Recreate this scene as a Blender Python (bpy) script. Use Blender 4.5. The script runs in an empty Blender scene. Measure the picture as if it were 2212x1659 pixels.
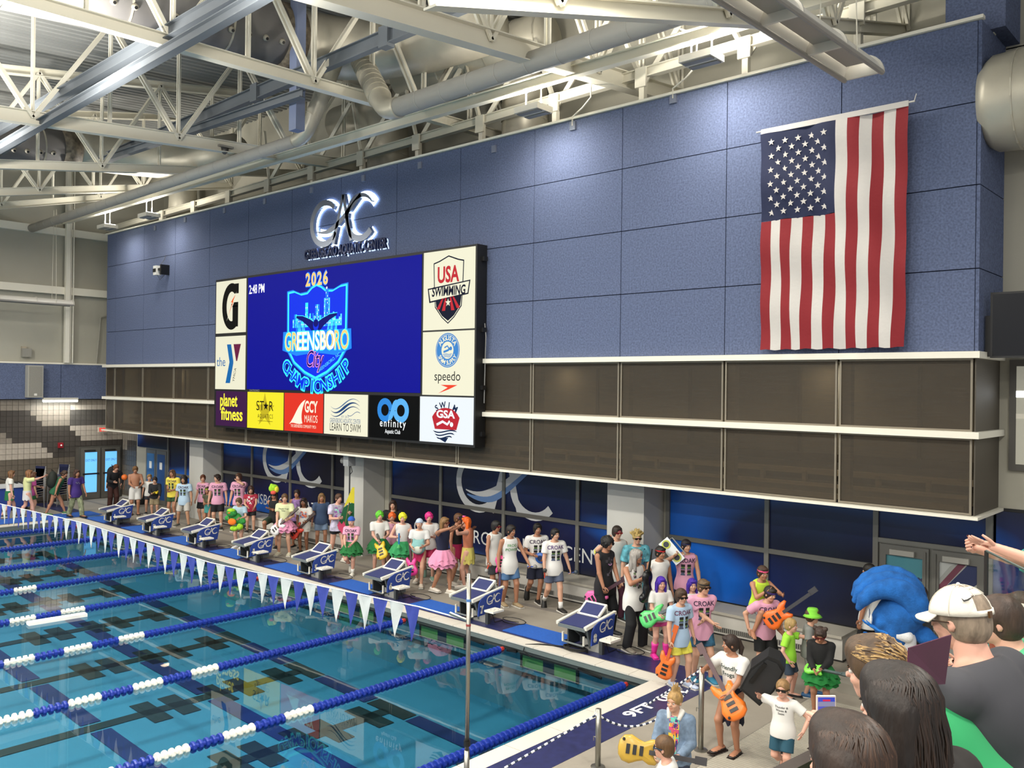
import bpy, math, random
import numpy as np
from mathutils import Vector, Matrix
random.seed(7)
RNG = np.random.default_rng(11)
scene = bpy.context.scene
COL = scene.collection

# ------------------------------------------------------------------ camera
IMG_W, IMG_H, FPX = 2212.0, 1659.0, 1881.969
YAW, PITCH, ROLL = 0.735561, 0.0014992, -0.0124275
CAM = np.array([30.3067, -12.0494, 4.7097])
def _cam_axes():
    f = np.array([-math.sin(YAW)*math.cos(PITCH), math.cos(YAW)*math.cos(PITCH), math.sin(PITCH)])
    r = np.cross(f, [0, 0, 1.0]); r /= np.linalg.norm(r)
    d = np.cross(f, r)
    c, s = math.cos(ROLL), math.sin(ROLL)
    return c*r+s*d, -s*r+c*d, f
AX_R, AX_D, AX_F = _cam_axes()
def ray(px, py):
    return AX_R*((px-IMG_W/2)/FPX) + AX_D*((py-IMG_H/2)/FPX) + AX_F
def at(px, py, axis, val):
    """point where the photo pixel's ray meets the plane axis = val (0 x, 1 y, 2 z)"""
    r = ray(px, py); t = (val-CAM[axis])/r[axis]
    return CAM+t*r
def proj(P):
    q = np.asarray(P, float)-CAM; z = q@AX_F
    return np.array([IMG_W/2+FPX*(q@AX_R)/z, IMG_H/2+FPX*(q@AX_D)/z, z])
cam_data = bpy.data.cameras.new('camera')
cam = bpy.data.objects.new('camera', cam_data); COL.objects.link(cam)
m = Matrix.Identity(4)
for i in range(3):
    m[i][0], m[i][1], m[i][2], m[i][3] = AX_R[i], -AX_D[i], -AX_F[i], CAM[i]
cam.matrix_world = m
cam_data.sensor_width = 36.0
cam_data.lens = 36.0*FPX/IMG_W
cam_data.clip_start, cam_data.clip_end = 0.05, 300
scene.camera = cam

# ------------------------------------------------------------------ world, exposure
w = bpy.data.worlds.new('hall_ambient'); scene.world = w; w.use_nodes = True
w.node_tree.nodes['Background'].inputs[0].default_value = (0.93, 0.95, 1.0, 1)
w.node_tree.nodes['Background'].inputs[1].default_value = 0.42
vs = scene.view_settings
vs.view_transform = 'Standard'; vs.look = 'None'; vs.gamma = 1.0; vs.use_curve_mapping = False
vs.exposure = 0.65

# area lamps: bare rows added under the roof to light hall and pool
def area_light(loc, size, power, color=(1.0, 0.95, 0.86), rot=(0, 0, 0), size_y=None):
    l = bpy.data.lights.new('fixture_or_fill_lamp', 'AREA'); l.energy = power; l.color = color
    l.shape = 'RECTANGLE' if size_y else 'SQUARE'; l.size = size
    if size_y: l.size_y = size_y
    o = bpy.data.objects.new('fixture_or_fill_lamp', l); COL.objects.link(o)
    o.location = loc; o.rotation_euler = rot
    return o
HALL_POWER = 300
for hx in (1.5, 7.5, 13.5, 19.5, 25.5, 31.5):
    for hy in (-6.0, -13.0, -20.0):
        area_light((hx, hy, 9.7), 1.2, HALL_POWER, size_y=0.5)
        area_light((hx, hy, 9.8), 1.2, HALL_POWER*1.15, color=(1, .95, .87), rot=(math.pi, 0, 0), size_y=0.5)  # added upward fill, brightens the roof and its steel

# ------------------------------------------------------------------ materials
MATS = {}
def M(name, color=(0.8, 0.8, 0.8), rough=0.6, metal=0.0, emit=None, estr=1.0, noise=None, bump=None, spec=None, nscale=(1, 1, 1)):
    """procedural principled material; noise=(scale, amount) varies the colour, bump=(scale, strength)"""
    if name in MATS: return MATS[name]
    mt = bpy.data.materials.new(name); mt.use_nodes = True
    nt = mt.node_tree; b = nt.nodes['Principled BSDF']
    b.inputs['Base Color'].default_value = (*color, 1)
    b.inputs['Roughness'].default_value = rough
    b.inputs['Metallic'].default_value = metal
    if spec is not None: b.inputs['Specular IOR Level'].default_value = spec
    if emit is not None:
        b.inputs['Emission Color'].default_value = (*emit, 1); b.inputs['Emission Strength'].default_value = estr
    if noise or bump:
        tc = nt.nodes.new('ShaderNodeTexCoord'); mp = nt.nodes.new('ShaderNodeMapping')
        mp.inputs['Scale'].default_value = nscale
        nt.links.new(tc.outputs['Object'], mp.inputs[0])
    if noise:
        n = nt.nodes.new('ShaderNodeTexNoise'); n.inputs['Scale'].default_value = noise[0]; n.inputs['Detail'].default_value = 4
        nt.links.new(mp.outputs[0], n.inputs['Vector'])
        r = nt.nodes.new('ShaderNodeValToRGB'); a = noise[1]
        r.color_ramp.elements[0].position = 0.3; r.color_ramp.elements[1].position = 0.7
        r.color_ramp.elements[0].color = (*[max(0, c*(1-a)) for c in color], 1)
        r.color_ramp.elements[1].color = (*[min(1, c*(1+a)) for c in color], 1)
        nt.links.new(n.outputs['Fac'], r.inputs[0]); nt.links.new(r.outputs[0], b.inputs['Base Color'])
    if bump:
        n2 = nt.nodes.new('ShaderNodeTexNoise'); n2.inputs['Scale'].default_value = bump[0]; n2.inputs['Detail'].default_value = 3
        nt.links.new(mp.outputs[0], n2.inputs['Vector'])
        bp = nt.nodes.new('ShaderNodeBump'); bp.inputs['Strength'].default_value = bump[1]; bp.inputs['Distance'].default_value = 0.01
        nt.links.new(n2.outputs['Fac'], bp.inputs['Height']); nt.links.new(bp.outputs[0], b.inputs['Normal'])
    MATS[name] = mt
    return mt
def srgb(h):
    h = h.lstrip('#'); v = [int(h[i:i+2], 16)/255 for i in (0, 2, 4)]
    return tuple(c/12.92 if c <= 0.04045 else ((c+0.055)/1.055)**2.4 for c in v)
def C(h, rough=0.7, **k):
    """plain material named after its colour"""
    return M('paint_%s_%d' % (h, int(rough*100)), srgb(h), rough, **k)
def G(h, s=1.0):
    """backlit print: the colour gives off its own light"""
    return M('lit_%s_%d' % (h, int(s*100)), tuple(c*.06 for c in srgb(h)), 0.5, emit=srgb(h), estr=s*.72, spec=.08)

# ------------------------------------------------------------------ mesh builder
class MB:
    def __init__(s): s.v = []; s.f = []; s.m = []
    def add(s, verts, faces, mi=0):
        o = len(s.v); s.v.extend([tuple(map(float, q)) for q in verts])
        s.f.extend([tuple(i+o for i in f) for f in faces]); s.m.extend([mi]*len(faces)); return s
    def box(s, x0, x1, y0, y1, z0, z1, mi=0):
        v = [(x, y, z) for x in (x0, x1) for y in (y0, y1) for z in (z0, z1)]
        return s.add(v, [(0, 1, 3, 2), (4, 6, 7, 5), (0, 4, 5, 1), (2, 3, 7, 6), (0, 2, 6, 4), (1, 5, 7, 3)], mi)
    def obox(s, c, a, b, d, mi=0):
        """box at c with half vectors a, b, d"""
        c, a, b, d = map(np.asarray, (c, a, b, d))
        v = [c+i*a+j*b+k*d for i in (-1, 1) for j in (-1, 1) for k in (-1, 1)]
        return s.add(v, [(0, 1, 3, 2), (4, 6, 7, 5), (0, 4, 5, 1), (2, 3, 7, 6), (0, 2, 6, 4), (1, 5, 7, 3)], mi)
    def beam(s, p, q, w, h, mi=0, up=(0, 0, 1)):
        p, q = np.asarray(p, float), np.asarray(q, float); d = q-p; L = np.linalg.norm(d); d /= L
        u = np.asarray(up, float)
        if abs(u@d) > .98: u = np.array([1.0, 0, 0])
        sd = np.cross(d, u); sd /= np.linalg.norm(sd); u2 = np.cross(sd, d)
        return s.obox((p+q)/2, d*L/2, sd*w/2, u2*h/2, mi)
    def ibeam(s, p, q, w, h, t=0.02, mi=0):
        p, q = np.asarray(p, float), np.asarray(q, float); d = q-p; d /= np.linalg.norm(d)
        sd = np.cross(d, (0, 0, 1)); sd /= np.linalg.norm(sd); u = np.cross(sd, d)
        s.beam(p, q, t, h-2*t, mi)
        for k in (-1, 1): s.beam(p+k*u*(h/2-t/2), q+k*u*(h/2-t/2), w, t, mi)
        return s
    def tube(s, pts, r, n=8, mi=0, cap=True, closed=False):
        pts = [np.asarray(q, float) for q in pts]; N = len(pts)
        rs = [r]*N if np.isscalar(r) else list(r)
        T = []
        for i in range(N):
            a = pts[i-1] if (i > 0 or closed) else pts[i]; b = pts[(i+1) % N] if (i < N-1 or closed) else pts[i]
            t = b-a; L = np.linalg.norm(t); T.append(t/L if L > 1e-9 else np.array([0, 0, 1.0]))
        u = np.array([0, 0, 1.0]) if abs(T[0][2]) < .9 else np.array([1.0, 0, 0])
        verts = []
        for i in range(N):
            u = u-T[i]*(u@T[i]); u /= np.linalg.norm(u); w_ = np.cross(T[i], u)
            for k in range(n):
                a = 2*math.pi*k/n; verts.append(pts[i]+rs[i]*(math.cos(a)*u+math.sin(a)*w_))
        faces = []
        for i in range(N if closed else N-1):
            j = (i+1) % N
            for k in range(n):
                k2 = (k+1) % n; faces.append((i*n+k, i*n+k2, j*n+k2, j*n+k))
        if cap and not closed:
            faces.append(tuple(range(n))[::-1]); faces.append(tuple((N-1)*n+k for k in range(n)))
        return s.add(verts, faces, mi)
    def ball(s, c, r, n=8, mi=0, R=None):
        r = np.array([r]*3 if np.isscalar(r) else r, float); c = np.asarray(c, float); v = [(0, 0, 1.0)]
        m_ = n//2+1
        for i in range(1, m_):
            a = math.pi*i/m_
            for k in range(n): b = 2*math.pi*k/n; v.append((math.sin(a)*math.cos(b), math.sin(a)*math.sin(b), math.cos(a)))
        v.append((0, 0, -1.0)); v = np.array(v)*r
        if R is not None: v = v@np.asarray(R).T
        v = v+c; f = []
        for k in range(n):
            f.append((0, 1+k, 1+(k+1) % n)); L = len(v)-1; b = 1+(m_-2)*n; f.append((L, b+(k+1) % n, b+k))
        for i in range(m_-2):
            for k in range(n): a = 1+i*n; b = a+n; k2 = (k+1) % n; f.append((a+k, b+k, b+k2, a+k2))
        return s.add(v, f, mi)
    def prism(s, poly, o, u, v, d, mi=0, back=True):
        """polygon (u,v coords) in the frame o,u,v extruded along d"""
        o, u, v, d = [np.asarray(q, float) for q in (o, u, v, d)]; n = len(poly)
        A = [o+u*a+v*b for a, b in poly]; B = [q+d for q in A]
        f = [tuple(range(n, 2*n))]
        if back: f.append(tuple(range(n))[::-1])
        f += [(i, (i+1) % n, n+(i+1) % n, n+i) for i in range(n)]
        return s.add(A+B, f, mi)
    def lathe(s, prof, o=(0, 0, 0), n=16, mi=0, axis=None):
        o = np.asarray(o, float); v = []
        for r, z in prof:
            for k in range(n): a = 2*math.pi*k/n; v.append((r*math.cos(a), r*math.sin(a), z))
        v = np.array(v)
        if axis is not None:
            z = np.asarray(axis, float); z /= np.linalg.norm(z); x = np.cross((0, 0, 1), z)
            x = np.array([1., 0, 0]) if np.linalg.norm(x) < 1e-6 else x/np.linalg.norm(x); y = np.cross(z, x)
            v = v[:, :1]*x+v[:, 1:2]*y+v[:, 2:]*z
        v = v+o; f = []
        for i in range(len(prof)-1):
            for k in range(n): k2 = (k+1) % n; f.append((i*n+k, i*n+k2, (i+1)*n+k2, (i+1)*n+k))
        f.append(tuple(range(n))[::-1]); f.append(tuple((len(prof)-1)*n+k for k in range(n)))
        return s.add(v, f, mi)
    def mesh(s, name, mats, smooth=False):
        me = bpy.data.meshes.new(name); me.from_pydata(s.v, [], s.f)
        for mt in (mats if isinstance(mats, (list, tuple)) else [mats]): me.materials.append(mt)
        if len(set(s.m)) > 1: me.polygons.foreach_set('material_index', s.m)
        if smooth: me.polygons.foreach_set('use_smooth', [True]*len(s.f))
        me.update(); return me
    def build(s, name, mats, parent=None, smooth=False, loc=None):
        return obj(name, s.mesh(name, mats, smooth), parent, loc)
def obj(name, me, parent=None, loc=None):
    o = bpy.data.objects.new(name, me); COL.objects.link(o)
    if parent is not None: o.parent = parent
    if loc is not None: o.location = loc
    return o
def np_mesh(name, V, F, mats, mi=None, smooth=True):
    """mesh from a vertex array and an (n,4) or (n,3) face array"""
    me = bpy.data.meshes.new(name); V = np.asarray(V, np.float32); F = np.asarray(F, np.int32); k = F.shape[1]
    me.vertices.add(len(V)); me.vertices.foreach_set('co', V.ravel())
    me.loops.add(F.size); me.loops.foreach_set('vertex_index', F.ravel())
    me.polygons.add(len(F)); me.polygons.foreach_set('loop_start', np.arange(0, F.size, k, dtype=np.int32))
    me.polygons.foreach_set('loop_total', np.full(len(F), k, np.int32))
    for mt in (mats if isinstance(mats, (list, tuple)) else [mats]): me.materials.append(mt)
    if mi is not None: me.polygons.foreach_set('material_index', np.asarray(mi, np.int32))
    if smooth: me.polygons.foreach_set('use_smooth', np.ones(len(F), bool))
    me.update(calc_edges=True); return me
def tag(o, label, cat, group=None):
    o['label'] = label; o['category'] = cat
    if group: o['group'] = group
    return o
def struct(o): o['kind'] = 'structure'; return o
def thing(name, label, cat, loc=(0, 0, 0), rotz=0.0, group=None):
    o = bpy.data.objects.new(name, None); COL.objects.link(o); o.empty_display_size = 0.1
    o.location = loc; o.rotation_euler = (0, 0, rotz)
    return tag(o, label, cat, group)
def copy_tree(o, parent=None):
    c = o.copy(); COL.objects.link(c)
    if parent is not None: c.parent = parent
    for ch in o.children: copy_tree(ch, c)
    return c
# ------------------------------------------------------------------ flat graphics (prints, signs, lettering)
_txt = {}
def text_geo(body, bold=0.0, shear=0.0, spacing=1.0, align='CENTER'):
    """vertices (n,2) and faces of a text of height 1, origin at its baseline centre"""
    key = (body, bold, shear, spacing, align)
    if key in _txt: return _txt[key]
    cu = bpy.data.curves.new('lettering', 'FONT'); cu.body = body; cu.align_x = align; cu.size = 1.0
    cu.offset = bold; cu.shear = shear; cu.space_character = spacing; cu.resolution_u = 3
    o = bpy.data.objects.new('lettering', cu); COL.objects.link(o)
    dg = bpy.context.evaluated_depsgraph_get(); me = bpy.data.meshes.new_from_object(o.evaluated_get(dg))
    V = np.array([q.co[:2] for q in me.vertices]); F = [tuple(q.vertices) for q in me.polygons]
    bpy.data.objects.remove(o); bpy.data.curves.remove(cu); bpy.data.meshes.remove(me)
    V = V/0.7
    _txt[key] = (V, F); return V, F
class Face:
    """a drawing plane: u right, v up (both metres), layers lifted along n"""
    def __init__(s, o, u, v, n): s.o, s.u, s.v, s.n = [np.asarray(q, float) for q in (o, u, v, n)]
    def P(s, pts, lift): return [s.o+s.u*a+s.v*b+s.n*lift for a, b in pts]
def draw(mb, fc, V, F, lift, mi): mb.add(fc.P(V, lift), F, mi)
def text(mb, fc, body, u, v, h, lift=0.004, mi=0, wid=None, bold=0.0, shear=0.0, spacing=1.0, align='CENTER', rot=0.0):
    V, F = text_geo(body, bold, shear, spacing, align)
    V = V*h
    if wid: V = V*np.array([wid/max(1e-6, np.ptp(V[:, 0])), 1.0])
    if align == 'CENTER': V = V-np.array([(V[:, 0].max()+V[:, 0].min())/2, 0])
    c, s_ = math.cos(rot), math.sin(rot)
    V = np.stack([c*V[:, 0]-s_*V[:, 1]+u, s_*V[:, 0]+c*V[:, 1]+v], 1)
    draw(mb, fc, V, F, lift, mi)
def arc_text(mb, fc, body, cu, cv, r, a0, a1, h, lift=0.004, mi=0, bold=0.02, out=True):
    """letters along an arc from angle a0 to a1 (degrees); out = tops point outward"""
    n = len(body)
    for i, ch in enumerate(body):
        if ch == ' ': continue
        a = math.radians(a0+(a1-a0)*(i+.5)/n)
        rr = r if out else r+h
        text(mb, fc, ch, cu+rr*math.cos(a), cv+rr*math.sin(a), h, lift, mi, bold=bold, rot=a-math.pi/2 if out else a+math.pi/2)
def poly(mb, fc, pts, lift=0.003, mi=0): mb.add(fc.P(pts, lift), [tuple(range(len(pts)))], mi)
def rect(mb, fc, u0, u1, v0, v1, lift=0.003, mi=0): poly(mb, fc, [(u0, v0), (u1, v0), (u1, v1), (u0, v1)], lift, mi)
def disc(mb, fc, cu, cv, r, lift=0.003, mi=0, n=28, ry=None):
    poly(mb, fc, [(cu+r*math.cos(2*math.pi*k/n), cv+(ry or r)*math.sin(2*math.pi*k/n)) for k in range(n)], lift, mi)
def stroke(mb, fc, pts, w, lift=0.003, mi=0):
    """ribbon of varying width along a polyline"""
    pts = np.asarray(pts, float); n = len(pts); w = np.full(n, w) if np.isscalar(w) else np.asarray(w, float)
    t = np.gradient(pts, axis=0); t /= np.maximum(1e-9, np.linalg.norm(t, axis=1))[:, None]; nn = np.stack([-t[:, 1], t[:, 0]], 1)
    a = pts+nn*w[:, None]/2; b = pts-nn*w[:, None]/2
    V = np.concatenate([a, b]); F = [(i+1, i, n+i, n+i+1) for i in range(n-1)]
    draw(mb, fc, V, F, lift, mi)
def arc(cu, cv, ru, rv, a0, a1, n=24):
    return [(cu+ru*math.cos(math.radians(a0+(a1-a0)*k/n)), cv+rv*math.sin(math.radians(a0+(a1-a0)*k/n))) for k in range(n+1)]
def star(cu, cv, r, n=5, ri=0.4, rot=90):
    return [(cu+(r if k % 2 == 0 else r*ri)*math.cos(math.radians(rot+180*k/n)), cv+(r if k % 2 == 0 else r*ri)*math.sin(math.radians(rot+180*k/n))) for k in range(2*n)]
def fan(mb, fc, pts, lift=0.003, mi=0):
    """star shaped polygon filled from its centre"""
    c = np.mean(np.asarray(pts), axis=0); V = np.concatenate([[c], pts]); n = len(pts)
    draw(mb, fc, V, [(0, 1+i, 1+(i+1) % n) for i in range(n)], lift, mi)
def bez(p0, p1, p2, p3, n=14):
    t = np.linspace(0, 1, n)[:, None]; p0, p1, p2, p3 = map(np.asarray, (p0, p1, p2, p3))
    return (1-t)**3*p0+3*(1-t)**2*t*p1+3*(1-t)*t*t*p2+t**3*p3
def gac(mb, fc, u, v, s, lift=0.004, mi=0, mi2=None):
    """the three joined letters with the wave crossing them; s = overall width"""
    k = s; P = lambda q: [(u+a*k, v+b*k*.68) for a, b in q]
    c1 = arc(-.27, 0, .21, .30, 42, 330, 26); wdt = np.interp(np.linspace(0, 1, 27), [0, .15, .6, .85, 1], [.04, .058, .058, .062, .05])*k
    stroke(mb, fc, P(c1), wdt, lift, mi)
    c2 = arc(.30, 0, .21, .30, 38, 318, 26); stroke(mb, fc, P(c2), np.interp(np.linspace(0, 1, 27), [0, .2, .6, 1], [.012, .048, .058, .064])*k, lift, mi)
    stroke(mb, fc, P([(-.12, -.32), (.03, .36)]), .042*k, lift*.9, mi)
    stroke(mb, fc, P([(.03, .36), (.16, -.31)]), .042*k, lift*.95, mi)
    wv = bez((-.40, -.10), (-.14, -.22), (.02, .02), (.30, .31), 20)
    if mi2 is not None: stroke(mb, fc, P(wv+np.array([.015, -.05])), np.interp(np.linspace(0, 1, 20), [0, .4, 1], [.01, .08, .03])*k, lift*1.1, mi2)
    stroke(mb, fc, P(wv), np.interp(np.linspace(0, 1, 20), [0, .35, .8, 1], [.008, .055, .05, .04])*k, lift*1.2, mi)
# ================================================================== the setting
YF, YW = 2.2, 3.6            # front of the overhanging box, wall of the deck
XL, XB0, XB1 = -5.15, -3.5, 26.7
Z0, Z1, Z2, ZT = 2.82, 4.05, 5.30, 10.25
conc = M('deck_concrete', srgb('#8d867a'), 0.75, noise=(1.6, 0.10), bump=(60, 0.15))
navy = M('navy_deck_tile', srgb('#262a55'), 0.35, noise=(9, 0.25))
cream = M('cream_wall_paint', srgb('#a9a698'), 0.8, noise=(0.7, 0.05))
white_trim = M('white_painted_metal', srgb('#e6e2d3'), 0.4)
alum = M('anodised_aluminium', srgb('#77766f'), 0.38, metal=0.4)
steel = M('stainless_steel', srgb('#9a9890'), 0.3, metal=0.9)
black = M('black_plastic', srgb('#0b0b0c'), 0.45)
white_wall = M('white_wall_paint', srgb('#b9b8b2'), 0.7, noise=(1.2, 0.05))
# deck floor with the pool opening
PX0, PX1, PY1, PY0 = -0.42, 22.72, 0.0, -26.0
fb = MB()
fb.box(XL, 36, 0.16, YW, -0.3, 0); fb.box(XL, PX0-.16, PY0, 0.16, -0.3, 0); fb.box(PX1+.16, 36, PY0, 0.16, -0.3, 0)
floor = struct(fb.build('floor', conc))
g = MB(); g.box(XL, 22.9, 0.20, 0.86, 0, 0.004); g.box(22.9, 23.5, PY0, 0.86, 0, 0.004); g.build('navy_tile_band', navy, floor)
g = MB(); g.box(XL, PX1, 2.0, 2.16, 0.0, 0.004); g.build('drain_strip', M('drain_strip_grey', srgb('#77716a'), .7), floor)
# ribbed walkway beside the pool
rib = M('ribbed_floor_tile', srgb('#aaa496'), 0.55)
g = MB()
y = -9.0
while y < 0.9:
    g.box(24.82, 29.0, y, y+0.034, 0.004, 0.02); y += 0.05
r_ = g.build('ribbed_floor', rib, floor); r_['kind'] = 'stuff'
g = MB(); g.box(24.8, 36, PY0, 0.9, 0.001, 0.012); g.build('ribbed_floor_base', M('ribbed_floor_base', srgb('#6f6b62'), .6), floor)
g = MB(); g.box(24.9, 29, 1.45, 2.1, 0, 0.16); g.build('low_step', M('step_tile', srgb('#9a9589'), .6), floor)
# depth lettering on the navy band
g = MB(); fc = Face((23.22, -0.95, 0.006), (0, 1, 0), (-1, 0, 0), (0, 0, 1))
text(g, fc, '9FT  0IN', 0, -.08, 0.20, 0.002, 0, wid=1.45, bold=.03); g.build('depth_marking', C('e8e8e4'), floor)

# ---- left wall: coloured block, blue band, pale upper wall
lw = MB(); lw.box(XL-.3, XL-.02, -26, YW, 0, 3.97); lw.box(XL-.3, XL, -26, 5.4, 5.3, 15.5)
wall_left = struct(lw.build('wall_left', [M('block_mortar', srgb('#4c4842'), .9)]))
wall_left.data.materials.append(cream)
wall_left.data.polygons.foreach_set('material_index', [0]*6+[1]*6)
TILE = {'l': M('tile_light', srgb('#a59c90'), .5, noise=(3, .12)), 'm': M('tile_mid', srgb('#80786d'), .5, noise=(3, .12)),
        'd': M('tile_dark', srgb('#3f3a35'), .5, noise=(3, .15)), 'b': M('tile_brown', srgb('#5e564b'), .5, noise=(3, .1)), 'e': M('tile_slate', srgb('#4b4844'), .5, noise=(3, .15))}
tm = {}
for k, mt in TILE.items():
    q = MB(); q.box(-.012, .012, -.0965, .0965, -.0965, .0965); tm[k] = q.mesh('wall_tile', mt)
def tile_kind(c, r):
    if r < 0: return 'b'
    T = {0: ((9, 'l'), (99, 'd')), 1: ((8, 'l'), (99, 'd')), 2: ((7, 'l'), (99, 'd')), 3: ((2, 'm'), (14, 'd'), (99, 'l')), 4: ((1, 'm'), (13, 'd'), (99, 'l')),
         5: ((12, 'd'), (99, 'l')), 6: ((7, 'd'), (12, 'm'), (99, 'e')), 7: ((6, 'd'), (12, 'm'), (99, 'e')), 8: ((5, 'd'), (12, 'm'), (99, 'e')),
         9: ((12, 'm'), (99, 'l')), 10: ((99, 'm'),)}[r]
    for lim, k in T:
        if c < lim: return k
low = MB(); low_m = []
for r in range(-8, 11):
    for c in range(-1, 23):
        yc = -0.80+c*0.2045; zc = 1.81+r*0.2032
        if yc > 3.55: continue
        if 1.85 < yc < 3.6 and zc < 2.12: continue
        k = tile_kind(max(c, 0), r)
        if r >= -4: obj('wall_tile', tm[k], wall_left, (XL-.012, yc, zc))
        else: low.box(XL-.024, XL, yc-.0965, yc+.0965, zc-.0965, zc+.0965)
o = low.build('wall_tile_lower', TILE['b'], wall_left); o['kind'] = 'stuff'
felt = M('blue_felt_panel', srgb('#5f6985'), 0.95, noise=(30, 0.26), bump=(90, 0.4), spec=0.1)
bm_ = MB()
for k in range(12):
    y1 = YW-.02-k*2.45; bm_.box(XL-.02, XL+.14, y1-2.43, y1, 3.97, 5.30)
bm_.build('acoustic_band', felt, wall_left)
g = MB(); g.box(XL, XL+.16, -26, YW, 5.30, 5.36); g.build('band_cap', white_trim, wall_left)
for a, b in (((0, 612), (230, 641)), ((0, 500), (232, 500))):
    pa, pb = at(*a, 0, XL+.1), at(*b, 0, XL+.1); zc = (pa[2]+pb[2])/2
    g = MB(); g.box(XL, XL+.22, -26, YW, zc-.14, zc+.14); g.build('wall_girt', white_trim, wall_left)
for px, wd in ((146, .16), (155, .05), (160, .05)):
    pa = at(px, 600, 0, XL+.3); g = MB(); g.box(XL+.2, XL+.2+wd, pa[1]-wd/2, pa[1]+wd/2, 5.36, 13); g.build('wall_post', white_trim, wall_left)
g = MB(); pa = at(218, 660, 0, XL+.1); g.tube([(XL+.1, pa[1]-.15, 5.3), (XL+.1, pa[1], 7.2), (XL+.1, pa[1]+.6, 7.4)], .03); g.build('conduit', C('9c998d'), wall_left)

# ---- back wall: deck level
bw = MB(); bw.box(XL-.3, 36, YW+.02, YW+.4, 0, 10.22); bw.box(XL-.3, 36, 5.2, 5.5, 10.0, 15.5); bw.box(XL-.3, 36, YW+.3, 5.3, 10.0, 10.2); bw.box(XB1+.05, 36, YW+.02, YW+.4, 10.2, 15.5)
wall_back = struct(bw.build('wall_back', cream))
for c in range(6):                                    # return of the coloured block
    for r in range(-8, 6):
        xc = XL+.11+c*.2045; zc = 1.81+r*.2032
        if xc > -3.75: continue
        k = 'b' if r < -2 else ('e' if r < 1 else ('d' if c > 1 and r < 3 else 'm'))
        q = obj('wall_tile', tm[k], wall_back, (xc, YW+.012, zc)); q.rotation_euler = (0, 0, math.pi/2)
def film_material(name, seed):
    mt = bpy.data.materials.new(name); mt.use_nodes = True; nt = mt.node_tree; b = nt.nodes['Principled BSDF']
    tc = nt.nodes.new('ShaderNodeTexCoord'); mp = nt.nodes.new('ShaderNodeMapping'); mp.inputs['Location'].default_value = (seed, 0, seed*.3)
    mp.inputs['Rotation'].default_value = (0, -0.32, 0); mp.inputs['Scale'].default_value = (.16, 1, .55)
    n = nt.nodes.new('ShaderNodeTexNoise'); n.inputs['Scale'].default_value = 1.15; n.inputs['Detail'].default_value = 0.5
    r = nt.nodes.new('ShaderNodeValToRGB'); e = r.color_ramp.elements
    e[0].position, e[0].color = .41, (*srgb('#04071f'), 1); e[1].position, e[1].color = .64, (*srgb('#1058b4'), 1)
    x = e.new(.55); x.color = (*srgb('#071848'), 1)
    nt.links.new(tc.outputs['Object'], mp.inputs[0]); nt.links.new(mp.outputs[0], n.inputs['Vector']); nt.links.new(n.outputs['Fac'], r.inputs[0])
    nt.links.new(r.outputs[0], b.inputs['Base Color']); b.inputs['Roughness'].default_value = .28
    return mt
film = [film_material('blue_window_film_%d' % i, s) for i, s in enumerate((3.0, 9.0, 21.0))]
zs0, zs1, zm = 0.46, Z0, 1.62
def bay(n, xs, fm, zmid=zm):
    """glazed bay: one pane per opening, mullions proud of the film"""
    w0 = MB(); w0.box(xs[0], xs[-1], YW-.01, YW+.01, zs0, zs1+.02); root = struct(w0.build('window_%d' % n, black))
    for a, b in zip(xs[:-1], xs[1:]):
        for z0, z1 in ((zs0, zmid), (zmid, zs1)):
            q = MB(); q.box(a+.04, b-.04, YW-.03, YW-.012, z0+.03, z1-.03); q.build('pane', fm, root)
    for x in xs:
        q = MB(); q.box(x-.045, x+.045, YW-.075, YW-.01, zs0, zs1); q.build('mullion', alum, root)
    q = MB(); q.box(xs[0], xs[-1], YW-.07, YW-.01, zmid-.045, zmid+.045); q.build('transom', alum, root)
    return root
w1 = bay(1, [2.77, 4.66, 6.88, 9.07, 10.55], film[0]); w2 = bay(2, [11.73, 13.74, 15.97, 18.24, 19.6], film[1]); w3 = bay(3, [20.6, 22.79, 24.82], film[2])
w4 = bay(4, [-1.15, 0.2, 1.75], film[0], 1.25); w5 = bay(5, [26.62, 28.6], film[1], 2.05)
q = MB(); q.box(24.8, 26.7, YW-.03, YW, 2.12, Z0); w6 = struct(q.build('window_6', film[2]))
q = MB(); q.box(24.8, 26.75, YW-.07, YW-.01, 2.06, 2.14); q.box(26.56, 26.66, YW-.08, YW-.01, 0, Z0); q.build('frame', alum, w6)
lit_white = M('printed_film_white', srgb('#c4c6c6'), .5); lit_blue = M('printed_film_blue', srgb('#5f82b4'), .5)
for root, cxx, wpx, x0, x1 in ((w1, 6.95, 3.3, 3.75, 10.45), (w2, 15.95, 3.25, 12.7, 19.45)):
    c = (cxx, 0, 2.28); g = MB(); fc = Face((c[0], YW-.034, c[2]), (1, 0, 0), (0, 0, 1), (0, -1, 0))
    gac(g, fc, 0, 0, wpx, .006, 0, 1); g.build('printed_logo', [lit_white, lit_blue], root)
    g = MB(); fc = Face((0, YW-.034, 0), (1, 0, 0), (0, 0, 1), (0, -1, 0)); h = .33; zt = .74
    text(g, fc, 'GREENSBORO AQUATIC CENTER', (x0+x1)/2, zt, h, .004, 0, wid=x1-x0, spacing=1.02); g.build('printed_lettering', lit_white, root)
# columns between the bays
for x0, x1, x2 in ((1.78, 2.72, 3.4), (10.55, 11.4, 11.72), (19.55, 20.46, 20.6)):
    q = MB(); q.box(x0, x1, 2.86, YW, 0, Z0); struct(q.build('trim_%d' % int(x0), white_wall))
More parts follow.
